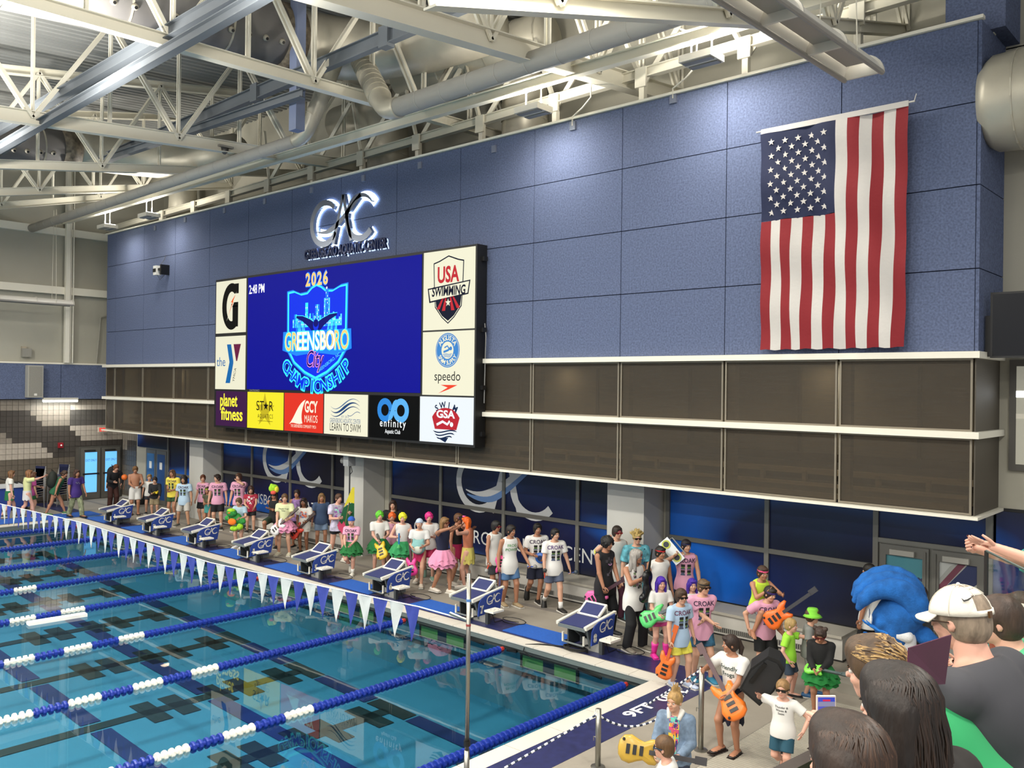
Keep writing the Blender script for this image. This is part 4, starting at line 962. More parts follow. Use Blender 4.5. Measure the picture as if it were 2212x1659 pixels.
for k in range(3): stroke(g, fc, bez((-.42+.06*k, -.26-.07*k), (-.15, -.38-.07*k), (.1, -.16-.07*k), (.38-.08*k, -.26-.07*k), 12), [.005]+[.03]*10+[.005], .006, 0)
fan(g, fc, [(-.22, -.44), (.1, -.40), (0, -.52)], .005, 0); g.build('panel_print', [G('1c3560', .5), G('b92733', .9), G('e9edf0', 1)], o)
# --- centre screen
zs0_, zs1_ = 4.50, 7.80
o, fc, hw, hh = panel(xb+.03, xc-.08, zs0_, zs1_, '0a10a0', s=.72, name='video_screen'); g = MB(); W_, L1, L2, L3, OR, DB, PK, CY = range(8)
pal = [G('f4f4ff', 1.3), G('1d78e8', 1.2), G('53c8f4', 1.25), G('0a2fd8', 1.1), G('f6b76a', 1.3), G('060a70', .9), G('f093c8', 1.2), G('36d6ee', 1.25)]
text(g, fc, '2:48 PM', -hw+.48, hh-.48, .26, .004, W_, wid=.82, bold=.01)
for dx, b_, mi, lf in ((0, .085, L1, .004), (0, .03, OR, .008)): text(g, fc, '2026', -.38, hh-.44, .34, lf, mi, wid=1.02, bold=b_, spacing=1.25)
ox, oy = -.38, .08
shd = [(-1.32, .98), (-1.05, 1.0), (-.72, .90), (-.42, .92), (-.2, 1.06), (0, 1.12), (.2, 1.06), (.42, .94), (.72, .92), (1.05, 1.02), (1.32, 1.04), (1.30, -.60), (1.0, -.95), (.5, -1.22), (0, -1.38), (-.5, -1.22), (-1.0, -.95), (-1.30, -.60)]
S2 = lambda k: [(ox+a*k, oy+b*k) for a, b in shd]
fan(g, fc, S2(1.06), .004, L1); fan(g, fc, S2(1.03), .005, CY); fan(g, fc, S2(.98), .006, L3)
rr = random.Random(4)
for k in range(34):
    xx = ox-1.1+k*.066; hb = rr.choice((.12, .18, .25, .32)); 
    if k in (9, 10): hb = .62
    if k in (16, 17, 18): hb = .55
    if k in (23, 24): hb = .95
    if k in (22, 25): hb = .7
    rect(g, fc, xx, xx+.062, oy+.0, oy+.05+hb, .007, rr.choice((L1, L2, CY)))
    for w__ in range(int(hb/.09)): rect(g, fc, xx+.012, xx+.03, oy+.06+w__*.09, oy+.1+w__*.09, .008, rr.choice((L3, W_)))
fan(g, fc, star(ox+.465, oy+1.02, .05), .008, W_)
# swimmer with spread arms
for s in (-1, 1):
    stroke(g, fc, [(ox, oy-.06), (ox+s*.28, oy+.10), (ox+s*.62, oy+.24), (ox+s*.92, oy+.30)], [.30, .22, .14, .06], .010, DB)
    stroke(g, fc, [(ox+s*.05, oy+.12), (ox+s*.28, oy+.22), (ox+s*.62, oy+.32), (ox+s*.95, oy+.34)], .018, .011, CY)
    for k in range(9): stroke(g, fc, [(ox+s*(.5+.05*k), oy-.2), (ox+s*(.55+.05*k), oy+.05+.015*k)], [.05, .01], .009, rr.choice((L1, L2, CY)))
disc(g, fc, ox, oy+.05, .13, .012, L3, 20, .16); disc(g, fc, ox, oy+.09, .11, .013, DB, 20, .10); rect(g, fc, ox-.12, ox+.12, oy-.28, oy-.06, .011, DB)
# banner lettering
fan(g, fc, [(ox-1.55, oy-.10), (ox+1.55, oy-.10), (ox+1.58, oy-.62), (ox+.9, oy-.78), (ox, oy-.70), (ox-.9, oy-.78), (ox-1.58, oy-.62)], .014, L1)
text(g, fc, 'GREENSBORO', ox, oy-.62, .50, .015, CY, wid=2.98, bold=.05); text(g, fc, 'GREENSBORO', ox, oy-.62, .50, .017, OR, wid=2.9, bold=.012)
text(g, fc, 'EENSBO', ox, oy-.62, .50, .018, W_, wid=1.74, bold=.012)
text(g, fc, 'City', ox, oy-1.08, .44, .019, PK, wid=.80, shear=.28, bold=.03); text(g, fc, 'City', ox, oy-1.08, .44, .021, DB, wid=.78, shear=.28, bold=.0)
text(g, fc, 'GREENSBORO, NC', ox+.62, oy-1.02, .09, .02, L2, rot=.45)
arc_text(g, fc, 'CHAMPIONSHIP', ox, oy+.35, 1.78, 222, 318, .36, .015, CY, bold=.07, out=False); arc_text(g, fc, 'CHAMPIONSHIP', ox, oy+.35, 1.80, 222, 318, .32, .017, L3, bold=.01, out=False)
g.build('screen_image', pal, o)
g = MB(); fc2 = Face((bL-SO[0]+2.05, YB-.002-SO[1], 4.435-SO[2]), (1, 0, 0), (0, 0, 1), (0, -1, 0)); text(g, fc2, 'DAKTRONICS', .25, 0, .06, .002, 0); g.build('maker_lettering', C('8c8c8c'), SB)

# --- halo lit sign above
c = at(737, 476, 1, YF-.16); t = thing('wall_sign', 'chrome halo-lit lettering sign mounted on the felt wall above the scoreboard', 'sign', (c[0], YF, c[2])); off = np.array(t.location)
mir = M('chrome_letter', srgb('#8d95a6'), .28, metal=.9); dch = M('dark_chrome_letter', srgb('#1d2748'), .25, metal=.6); halo = M('halo_light', (1, 1, 1), .4, emit=srgb('#cfe6ff'), estr=5)
def solid(g, V, F, fc, d, mi=0):
    o = len(g.v); g.add(fc.P(V, 0), F, mi); g.add(fc.P(V, -d), [f[::-1] for f in F], mi)
    from collections import Counter
    E_ = Counter()
    for f in F:
        for a, b in zip(f, f[1:]+f[:1]): E_[(a, b)] += 1
    n = len(V)
    for (a, b) in list(E_):
        if (b, a) not in E_: g.f.append((o+b, o+a, o+n+a, o+n+b)); g.m.append(mi)
fcs = Face((0, -.17, 0), (1, 0, 0), (0, 0, 1), (0, -1, 0)); sw = 2.75/1.18
tmp = MB(); gac(tmp, Face((0, 0, 0), (1, 0, 0), (0, 0, 1), (0, 0, 0)), 0, 0, sw*1.18, 0)
V2 = np.array([(v[0], v[2]) for v in tmp.v])
g = MB(); solid(g, V2, tmp.f, fcs, .10); g.build('letter_faces', mir, t)
tmp2 = MB(); fch = Face((0, -.05, 0), (1, 0, 0), (0, 0, 1), (0, -1, 0)); gac(tmp2, fch, 0, 0, sw*1.18, 0); g = MB(); g.add([(v[0]*1.0, v[1], v[2]) for v in tmp2.v], tmp2.f); hl = g.build('halo_strip', halo, t)
# widen the strip so its edge shows round each letter
tmp3 = MB(); Fh = Face((0, -.04, 0), (1, 0, 0), (0, 0, 1), (0, -1, 0)); k = sw*1.18
stroke(tmp3, Fh, [(a*k, b*k*.68) for a, b in arc(-.27, 0, .21, .30, 42, 330, 26)], .085*k, 0); stroke(tmp3, Fh, [(a*k, b*k*.68) for a, b in arc(.30, 0, .21, .30, 34, 320, 26)], .09*k, 0)
for a, b in (((-.13, -.33), (.02, .31)), ((.02, .31), (.17, -.30))): stroke(tmp3, Fh, [(a[0]*k, a[1]*k*.68), (b[0]*k, b[1]*k*.68)], .065*k, .001)
stroke(tmp3, Fh, bez((-.40, -.10), (-.14, -.22), (.02, .02), (.30, .31), 20)*np.array([k, k*.68]), .07*k, .002); tmp3.build('halo_glow', halo, t)
g = MB(); c2 = at(741, 540, 1, YF-.12); fct = Face((c2[0]-off[0], -.12, c2[2]-off[2]-.1), (1, 0, 0), (0, 0, 1), (0, -1, 0)); V_, F_ = text_geo('GREENSBORO AQUATIC CENTER', .02, 0, 1.0, 'CENTER')
V_ = V_*.26; V_ = V_*np.array([3.55/np.ptp(V_[:, 0]), 1]); V_ = V_-np.array([(V_[:, 0].max()+V_[:, 0].min())/2, 0]); solid(g, V_, F_, fct, .06); g.build('small_letters', dch, t)
g = MB(); fct2 = Face((c2[0]-off[0]+.02, -.03, c2[2]-off[2]-.12), (1, 0, 0), (0, 0, 1), (0, -1, 0)); g.add(fct2.P(V_, 0), F_); g.build('small_letter_glow', M('soft_halo', (1, 1, 1), .4, emit=srgb('#bcd4f4'), estr=.8), t)

# --- the flag
A_, B_ = at(1641, 287, 1, YF-.2), at(1965, 225, 1, YF-.2); zb = at(1790, 753, 1, YF-.2)[2]; fx0, fx1 = A_[0]+.02, B_[0]-.02; ftop = (A_[2]+B_[2])/2-.03
t = thing('national_flag', 'large red white and blue striped flag hanging vertically on the felt wall', 'flag', ((fx0+fx1)/2, YF-.18, zb)); off = np.array(t.location)
fr = M('flag_red', srgb('#82161f'), .8, bump=(14, .35)); fw = M('flag_white', srgb('#c6c2bd'), .8, bump=(14, .35)); fbm = M('flag_blue', srgb('#131d40'), .8, bump=(14, .35))
WF, HF = fx1-fx0, ftop-zb
def fy(u, z): return .03*math.sin(u*13+z*1.1)+.025*math.sin(u*31+z*2.3+1)*(0.4+.6*(1-z/HF))+.02*math.sin(z*6+u*4)
def cloth(u0, u1, z0, z1, mt, name, lift=0):
    nu, nz = max(2, int((u1-u0)*WF/.07)), max(2, int((z1-z0)/.11)); q = MB(); V = []
    for j in range(nz+1):
        for i in range(nu+1):
            u = u0+(u1-u0)*i/nu; z = z0+(z1-z0)*j/nz; sway = -.05*(1-z/HF)
            V.append((u*WF-WF/2+sway*(u-.3), fy(u, z)-lift, z+.012*math.sin(u*40)*(1 if j == 0 else 0)))
    q.add(V, [(j*(nu+1)+i, j*(nu+1)+i+1, (j+1)*(nu+1)+i+1, (j+1)*(nu+1)+i) for j in range(nz) for i in range(nu)]); return q.build(name, mt, t, smooth=True)
ucan = .512; zcan = HF*(1-.405)
for k in range(13):
    u0, u1 = k/13, (k+1)/13; red = k % 2 == 0
    if u1 <= ucan+.03: cloth(u0, u1, 0, zcan, fr if red else fw, 'stripe')
    else: cloth(u0, u1, 0, HF, fr if red else fw, 'stripe')
can = cloth(0, 7/13, zcan, HF, fbm, 'canton')
for i in range(9):
    n_ = 6 if i % 2 == 0 else 5
    for j in range(n_):
        u = (7/13)*(.155+.70*i/8); z = zcan+(HF-zcan)*(.09+.80*((j+(.0 if i % 2 == 0 else .5))/5)); q = MB(); s5 = star(0, 0, .062)
        V = [(0, 0)]+s5; x_ = u*WF-WF/2-.05*(1-z/HF)*(u-.3)
        q.add([(x_+a, fy(u, z)-.008, z+b) for a, b in V], [(0, 1+m_, 1+(m_+1) % 10) for m_ in range(10)]); q.build('star', fw, can)
q = MB(); q.box(-WF/2-.0, WF/2, -.015, .015, HF, HF+.09); q.build('sleeve', fw, t)
q = MB(); q.tube([(-WF/2-.09, 0, HF+.06), (WF/2+.09, 0, HF+.06)], .014, 6); q.tube([(WF/2+.08, 0, HF+.06), (WF/2+.08, .1, HF+.2)], .008, 5); q.build('rod', C('d8d4cc'), t)

# --- television on the right, camera, speakers, sign boxes
a, b = at(2140, 632, 1, 2.45), at(2140, 773, 1, 2.45); t = thing('wall_television', 'black flat television cut by the right edge of the picture', 'television', (a[0]+1, 2.45, b[2])); H_ = a[2]-b[2]
q = MB(); q.box(-1, .9, 0, .06, 0, H_); q.build('casing', black, t); q = MB(); q.box(-.97, .87, -.004, 0, .03, H_-.03); q.build('screen', M('dark_screen', (.002, .002, .003), .15), t)
q = MB(); q.box(-1.08, -1.0, .05, .12, .02, H_*.65); q.box(-.3, .3, .06, 1.1, H_*.4, H_*.6); q.build('wall_arm', black, t)
c = at(345, 581, 1, YF-.25); t = thing('wall_projector', 'small white camera housing on a black arm on the felt wall left of the scoreboard', 'camera', (c[0], YF, c[2]))
q = MB(); q.box(-.3, -.08, -.34, -.16, -.2, .12); q.build('housing', C('d9d9d4', .4), t); q = MB(); q.box(-.305, -.10, -.35, -.34, -.1, .02); q.build('lens', black, t)
q = MB(); q.box(-.08, .15, -.28, -.2, -.05, .03); q.box(.12, .2, -.3, 0, -.2, .14); q.build('arm', black, t); q = MB(); q.tube([(-.1, -.2, .12), (-.06, -.06, .35), (-.02, -.03, .5)], .01, 5); q.tube([(-.15, -.25, -.2), (-.1, -.2, -.36), (.05, -.1, -.2)], .01, 5); q.build('wire', C('55585e'), t)
c = at(74, 824, 0, XL+.3); t = thing('wall_speaker', 'tall pale grey loudspeaker on the blue band of the end wall', 'speaker', (XL+.3, c[1], c[2]-.6))
q = MB(); q.box(-.14, .14, -.27, .27, 0, 1.2); q.build('cabinet', C('a8a69d', .5), t); q = MB(); q.box(.14, .15, -.23, .23, .04, 1.16); q.build('grille', M('speaker_grille', srgb('#8d8b83'), .7, noise=(60, .3)), t); q = MB(); q.box(.15, .155, -.05, .05, .07, .15); q.build('badge', C('e2e0d8'), t)
c0, c1 = at(93, 866, 0, XL+.35), at(167, 866, 0, XL+.35); t = thing('tube_light', 'glowing tube light under the blue band above the grey doors', 'light', (XL+.35, (c0[1]+c1[1])/2, c0[2])); hl_ = (c1[1]-c0[1])/2
q = MB(); q.box(-.1, .1, -hl_, hl_, .03, .12); q.build('housing', house, t); q = MB(); q.tube([(0, -hl_, 0), (0, hl_, 0)], .05, 8); q.build('lens', M('tube_glow', (1, 1, 1), .4, emit=(.95, 1, .95), estr=6), t)
l = area_light((0, 0, 0), .2, 25, (1, 1, .95), (0, 0, 0), 1.5); l.parent = t; l.location = (.05, 0, -.08)
c = at(222, 928, 0, XL+.3); t = thing('exit_sign', 'red lettered exit sign hung at the left end of the screens', 'sign', (XL+.3, c[1], c[2])); q = MB(); q.box(-.03, .03, -.18, .18, -.1, .1); q.build('box', C('c9b9a8'), t)
q = MB(); fc = Face((.031, 0, -.06), (0, -1, 0), (0, 0, 1), (1, 0, 0)); text(q, fc, 'EXIT', 0, 0, .13, .002, 0, wid=-.28, bold=.04); q.build('letters', G('e0281f', 1.5), t); q = MB(); q.box(-.25, 0, -.02, .02, -.02, .02); q.build('bracket', C('8b8b86'), t)
c = at(131, 962, 0, XL+.06); t = thing('fire_alarm', 'red fire alarm strobe on the dark wall tiles', 'alarm', (XL+.06, c[1], c[2])); q = MB(); q.box(-.05, .03, -.09, .09, -.1, .1); q.build('box', C('8c1622', .4), t); q = MB(); q.ball((.04, .01, 0), .035); q.build('strobe', C('f2e9e4', .2), t)
c = at(22, 745, 0, XL+.1); t = thing('grey_box', 'small grey junction box on the pale end wall', 'box', (XL+.1, at(57, 762, 0, XL+.1)[1], at(57, 762, 0, XL+.1)[2])); q = MB(); q.box(-.1, .08, -.16, .16, -.16, .16); q.build('case', C('8d8b82'), t); q = MB(); q.box(-.1, .03, -.16, .0, .16, .24); q.build('beacon', C('a69c88'), t)
# slim timing camera on a black mast in front of the first lettered window
c = at(737, 982, 1, 2.1); t = thing('mast_camera', 'grey timing camera on a thin black mast between the lettered windows', 'camera', (c[0], 2.35, 0))
q = MB(); q.tube([(.05, 0, 0), (.05, 0, 2.6)], .02, 6); q.build('mast', C('2a2c30'), t); q = MB(); q.box(-.08, .14, -.12, .12, 2.5, 2.8); q.build('case', C('8f9293', .5), t); q = MB(); q.lathe([(.05, 0), (.09, .1), (.09, .16)], (-.1, 0, 2.62), 10, axis=(-1, 0, 0)); q.build('horn', C('70716f'), t); q = MB(); q.tube([(.1, 0, 2.5), (.16, 0, 2.35), (.08, 0, 2.28)], .012, 5); q.build('cable', black, t)
q = MB(); q.lathe([(.16, 0), (.15, .02), (.03, .04)], (.05, 0, 0), 10); q.build('foot', C('2a2c30'), t)
# ================================================================== figures: bodies and clothes are smooth surfaces grown over a posed skeleton
def smin(a, b, k):
    h = np.clip(.5+.5*(b-a)/k, 0, 1); return b+(a-b)*h-k*h*(1-h)
class Field:
    def __init__(s, lo, hi, cell):
        s.c = cell; s.lo = np.asarray(lo, float)-2*cell; n = np.ceil((np.asarray(hi)+2*cell-s.lo)/cell).astype(int)+1
        s.n = n; s.D = np.full(tuple(n), .12); s.ax = [s.lo[i]+cell*np.arange(n[i]) for i in range(3)]
    def sub(s, lo, hi, m):
        a = np.clip(((np.asarray(lo)-m-s.lo)/s.c).astype(int), 0, s.n-1); b = np.clip(np.ceil((np.asarray(hi)+m-s.lo)/s.c).astype(int)+1, 1, s.n)
        sl = tuple(slice(a[i], max(a[i]+1, b[i])) for i in range(3)); g = np.meshgrid(*[s.ax[i][sl[i]] for i in range(3)], indexing='ij', sparse=True)
        return sl, g
    def cone(s, a, b, ra, rb, k=.02, cut=None):
        a, b = np.asarray(a, float), np.asarray(b, float); r = max(ra, rb)
        sl, (x, y, z) = s.sub(np.minimum(a, b)-r, np.maximum(a, b)+r, .06); ba = b-a; L2 = max(ba@ba, 1e-9)
        t = np.clip(((x-a[0])*ba[0]+(y-a[1])*ba[1]+(z-a[2])*ba[2])/L2, 0, 1)
        d = np.sqrt((x-a[0]-t*ba[0])**2+(y-a[1]-t*ba[1])**2+(z-a[2]-t*ba[2])**2)-(ra+(rb-ra)*t)
        if cut is not None:
            q, nn = cut; d = np.maximum(d, (x-q[0])*nn[0]+(y-q[1])*nn[1]+(z-q[2])*nn[2])
        s.D[sl] = smin(s.D[sl], d, k)
    def ell(s, c, r, R=None, k=.03, neg=False, cut=None):
        c, r = np.asarray(c, float), np.asarray(r, float); m = max(r)
        sl, (x, y, z) = s.sub(c-m, c+m, .06); P = [x-c[0], y-c[1], z-c[2]]
        if R is not None: P = [R[0, i]*P[0]+R[1, i]*P[1]+R[2, i]*P[2] for i in range(3)]
        k0 = np.sqrt((P[0]/r[0])**2+(P[1]/r[1])**2+(P[2]/r[2])**2); k1 = np.sqrt((P[0]/r[0]**2)**2+(P[1]/r[1]**2)**2+(P[2]/r[2]**2)**2)+1e-9
        d = k0*(k0-1)/k1
        if cut is not None:
            q, nn = cut; d = np.maximum(d, (x-q[0])*nn[0]+(y-q[1])*nn[1]+(z-q[2])*nn[2])
        s.D[sl] = -smin(-s.D[sl], d, k) if neg else smin(s.D[sl], d, k)
    def clip(s, q, nn):
        x, y, z = np.meshgrid(*s.ax, indexing='ij', sparse=True); s.D = np.maximum(s.D, (x-q[0])*nn[0]+(y-q[1])*nn[1]+(z-q[2])*nn[2])
    def mesh(s):
        D = s.D; I = D < 0; nx, ny, nz = D.shape
        cs = np.zeros((nx-1, ny-1, nz-1), np.int8)
        for dx in (0, 1):
            for dy in (0, 1):
                for dz in (0, 1): cs += I[dx:nx-1+dx, dy:ny-1+dy, dz:nz-1+dz]
        act = (cs > 0) & (cs < 8); ids = np.full(act.shape, -1, np.int64); ix = np.argwhere(act); ids[act] = np.arange(len(ix))
        if len(ix) == 0: return np.zeros((0, 3)), np.zeros((0, 4), int)
        acc = np.zeros((len(ix), 3)); cnt = np.zeros(len(ix))
        i, j, k = ix.T
        for ax in range(3):
            o = [0, 1, 2]; o.remove(ax)
            for u in (0, 1):
                for v in (0, 1):
                    a = [i, j, k]; a = [q.copy() for q in a]; a[o[0]] += u; a[o[1]] += v; b = [q.copy() for q in a]; b[ax] += 1
                    da, db = D[tuple(a)], D[tuple(b)]; m_ = (da < 0) != (db < 0); t = np.where(m_, da/np.where(m_, da-db, 1), 0)
                    p = np.stack(a, 1).astype(float); p[:, ax] += t; acc[m_] += p[m_]; cnt[m_] += 1
        V = acc/cnt[:, None]*s.c+s.lo; F = []
        for ax in range(3):
            sl0 = [slice(None)]*3; sl1 = [slice(None)]*3; sl0[ax] = slice(0, -1); sl1[ax] = slice(1, None)
            A_, B_ = I[tuple(sl0)], I[tuple(sl1)]; e = np.argwhere(A_ != B_); o = [0, 1, 2]; o.remove(ax)
            ok = (e[:, o[0]] > 0) & (e[:, o[1]] > 0) & (e[:, o[0]] < D.shape[o[0]]-1) & (e[:, o[1]] < D.shape[o[1]]-1); e = e[ok]
            q = []
            for du, dv in ((-1, -1), (0, -1), (0, 0), (-1, 0)):
                c = e.copy(); c[:, o[0]] += du; c[:, o[1]] += dv; q.append(ids[c[:, 0], c[:, 1], c[:, 2]])
            q = np.stack(q, 1); flip = A_[e[:, 0], e[:, 1], e[:, 2]]
            if ax == 1: flip = ~flip
            q[~flip] = q[~flip][:, ::-1]; F.append(q)
        F = np.concatenate(F); F = F[(F >= 0).all(1)]
        return V, F
def rot(ax, deg):
    c, s = math.cos(math.radians(deg)), math.sin(math.radians(deg))
    return np.array({'x': [[1, 0, 0], [0, c, -s], [0, s, c]], 'y': [[c, 0, s], [0, 1, 0], [-s, 0, c]], 'z': [[c, -s, 0], [s, c, 0], [0, 0, 1]]}[ax])
# ---- head template, unit = head height, face toward +x, origin at the head's middle
def head_template(cell):
    f = Field((-.55, -.5, -.62), (.6, .5, .62), cell)
    f.ell((-.04, 0, .11), (.42, .345, .39), k=.05); f.ell((.07, 0, -.20), (.30, .25, .30), k=.10); f.ell((.24, 0, -.38), (.10, .12, .10), k=.08)
    f.ell((.22, 0, .10), (.17, .24, .10), k=.06); f.cone((.35, 0, .02), (.44, 0, -.11), .035, .06, .03)
    for s in (-1, 1):
        f.ell((.375, s*.145, -.005), (.09, .085, .055), k=.04, neg=True); f.ell((.26, s*.17, -.14), (.10, .09, .10), k=.06); f.ell((-.03, s*.345, -.06), (.075, .035, .115), k=.02)
    f.ell((.335, 0, -.245), (.06, .09, .03), k=.02); f.ell((.325, 0, -.285), (.06, .08, .03), k=.02); f.cone((-.08, 0, -.30), (-.10, 0, -.62), .21, .20, .06)
    V, F = f.mesh(); mi = np.zeros(len(F), int); c = V[F].mean(1)
    mi[(c[:, 0] > .335) & (np.abs(c[:, 1]) < .085) & (np.abs(c[:, 2]+.266) < .045)] = 3
    b = MB()
    for s in (-1, 1):
        b.ball((.325, s*.145, -.005), (.05, .06, .042), 8, 1); b.ball((.362, s*.143, -.005), (.018, .028, .03), 6, 2); b.ball((.355, s*.15, .075), (.03, .095, .018), 6, 4)
    q = [f_ if len(f_) == 4 else (*f_, f_[-1]) for f_ in b.f]
    # keep triangles apart from quads: fold them to quads by a repeated corner is invalid, so split balls into quads only
    tri = [f_ for f_ in b.f if len(f_) == 3]; quad = [f_ for f_ in b.f if len(f_) == 4]; qm = [m_ for f_, m_ in zip(b.f, b.m) if len(f_) == 4]
    o = len(V); V = np.concatenate([V, np.array(b.v)]); F = np.concatenate([F, np.array(quad)+o]); mi = np.concatenate([mi, qm])
    return V, F, mi
HEAD = head_template(.05); HEAD_LO = head_template(.075)
def hand_template(curl, spread=.10):
    b = MB(); b.ball((.27, 0, 0), (.30, .21, .10), 8)
    for i, (y0, L) in enumerate(((.15, .40), (.05, .46), (-.05, .43), (-.145, .34))):
        p = np.array([.46, y0, 0]); d = 0.0; pts = [p]
        for k in range(3):
            d += curl*(.5, .9, .7)[k]; st = L*(.45, .32, .23)[k]; p = p+np.array([math.cos(d)*st, y0*spread*2*st, -math.sin(d)*st]); pts.append(p)
        b.tube(pts, [.052, .05, .046, .034], 6)
    b.tube([(.12, .16, -.02), (.30, .30, -.05), (.46, .34, -.09), (.56, .33, -.13)], [.07, .062, .052, .04], 6)
    quad = np.array([f for f in b.f if len(f) == 4]); return np.array(b.v), quad
HANDS = {0: hand_template(.25), 1: hand_template(1.05), 2: hand_template(.05, .5)}
_hair = {}
def hair_template(style):
    if style in _hair: return _hair[style]
    c = .06 if style != 'part' else .045; f = Field((-.8, -.75, -1.9), (.75, .75, .95), c)
    face = lambda: [f.ell((.46, 0, -.22), (.36, .30, .44), k=.03, neg=True)]
    if style in ('short', 'buzz', 'bowl', 'messy', 'pony', 'bun', 'buns', 'long', 'wavy', 'bob', 'wild', 'part'):
        g = {'buzz': 1.02, 'short': 1.09, 'bowl': 1.14, 'messy': 1.13, 'wild': 1.2}.get(style, 1.08)
        f.ell((-.05, 0, .14), (.435*g, .365*g, .41*g), k=.02); f.ell((-.16, 0, -.06), (.32*g, .35*g, .34*g), k=.05)
        if style == 'part':
            for y in (-.24, -.12, 0, .12, .24): f.cone((-.20, y, .05), (-.26, y*1.25, -.9), .20, .17, .12); f.cone((-.26, y*1.25, -.9), (-.20, y*1.45, -1.6), .17, .12, .12)
            for y in (-.29, .29): f.cone((.0, y, .12), (-.05, y*1.2, -.9), .13, .12, .12)
        if style in ('long', 'wavy'):
            for y in (-.26, -.1, .1, .26):
                f.cone((-.22, y, .0), (-.26, y*1.15, -1.0), .17, .13, .06); f.cone((-.26, y*1.15, -1.0), (-.22, y*1.0, -1.5), .13, .06, .06)
            for y in (-.36, .36): f.cone((.05, y, .1), (-.02, y*1.02, -.85), .11, .10, .05)
        if style == 'wild':
            for y in (-.35, -.15, .15, .35): f.cone((-.2, y, .1), (-.25, y*1.7, -1.0), .2, .16, .06)
            for y in (-.42, .42): f.cone((.05, y, .15), (.1, y*1.15, -.9), .13, .12, .05)
        if style == 'bob':
            for y in (-.36, -.2, .2, .36): f.cone((-.1, y, .0), (-.06, y*1.05, -.55), .17, .15, .06)
            f.cone((-.3, 0, 0), (-.28, 0, -.5), .25, .2, .06)
        if style == 'pony': f.ell((-.5, 0, .25), (.12, .12, .12), k=.04); f.cone((-.52, 0, .25), (-.66, 0, -.2), .11, .15, .05); f.cone((-.66, 0, -.2), (-.55, .05, -1.0), .15, .07, .05)
        if style == 'bun': f.ell((-.56, 0, -.02), (.20, .22, .20), k=.03)
        if style == 'buns':
            for y in (-.33, .33): f.ell((-.1, y, .46), (.16, .16, .16), k=.02)
        face()
        if style not in ('buzz', 'part', 'bun'): f.ell((.30, 0, .36), (.17, .27, .13), k=.05)
        if style in ('part', 'bun'): f.ell((.20, 0, .34), (.20, .28, .20), k=.08)
        for s in (-1, 1): f.ell((.02, s*.40, -.12), (.13, .10, .16), k=.03, neg=True) if style in ('short', 'buzz', 'pony', 'bun', 'buns', 'messy') else None
    elif style in ('afro', 'curly', 'wig'):
        g = {'afro': 1.30, 'curly': 1.2, 'wig': 1.16}[style]; rr = random.Random(5)
        f.ell((-.06, 0, .16), (.42*g, .36*g, .40*g), k=.03)
        if style == 'curly': f.ell((-.2, 0, -.35), (.35, .48, .45), k=.06)
        for k in range(90):
            v = np.array([rr.gauss(0, 1) for _ in range(3)]); v /= np.linalg.norm(v); f.ell(np.array([-.06, 0, .14])+v*np.array([.42*g, .36*g, .40*g]), (.075, .075, .075), k=.02)
        f.ell((.50, 0, -.22), (.36, .29, .43), k=.03, neg=True)
    elif style in ('spiky', 'mohawk'):
        rr = random.Random(3); f.ell((-.05, 0, .14), (.44, .37, .41), k=.02)
        for k in range(60 if style == 'spiky' else 26):
            th = rr.uniform(0, 6.28); el = rr.uniform(.25, 1.5) if style == 'spiky' else rr.uniform(.6, 1.5)
            v = np.array([math.cos(th)*math.cos(el), math.sin(th)*math.cos(el)*(1 if style == 'spiky' else .35), math.sin(el)]); p = np.array([-.05, 0, .12]); L = rr.uniform(.58, .78) if style == 'spiky' else rr.uniform(.6, .85)
            f.cone(p+v*.36, p+v*L+np.array([0, 0, .03]), .08, .02, .02)
        f.ell((.48, 0, -.22), (.36, .30, .45), k=.03, neg=True)
    elif style == 'beanie':
        f.ell((-.05, 0, .16), (.46, .40, .43), k=.02, cut=((0, 0, .10), (0.15, 0, -1)))
    V, F = f.mesh()
    _hair[style] = (V, F); return V, F
def ik(a, t, l1, l2, pole):
    a, t, pole = [np.asarray(q, float) for q in (a, t, pole)]; d = t-a; L = np.linalg.norm(d); L2 = min(L, (l1+l2)*.995)
    if L < 1e-6: d = np.array([0, 0, -1.0]); L = 1
    d /= L; t = a+d*L2; x = (l1*l1-l2*l2+L2*L2)/(2*L2); h = math.sqrt(max(0, l1*l1-x*x)); p = pole-d*(pole@d)
    n = np.linalg.norm(p); p = p/n if n > 1e-6 else np.array([1., 0, 0]); return a+d*x+p*h, t
SKIN = {'fair': '#c99a80', 'pink': '#cf9d88', 'tan': '#a8765a', 'olive': '#b18567', 'brown': '#7a5038', 'plush_blue': '#1f6fc4'}
def skin_mats(sk, brow):
    h = SKIN[sk]; c = np.array(srgb(h))
    return [M('skin_'+sk, tuple(c), .55), M('eye_white', srgb('#d8d2ca'), .3), M('iris_dark', srgb('#2a1d16'), .3), M('lips_'+sk, tuple(c*np.array([.8, .45, .45])), .5), C(brow, .8)]
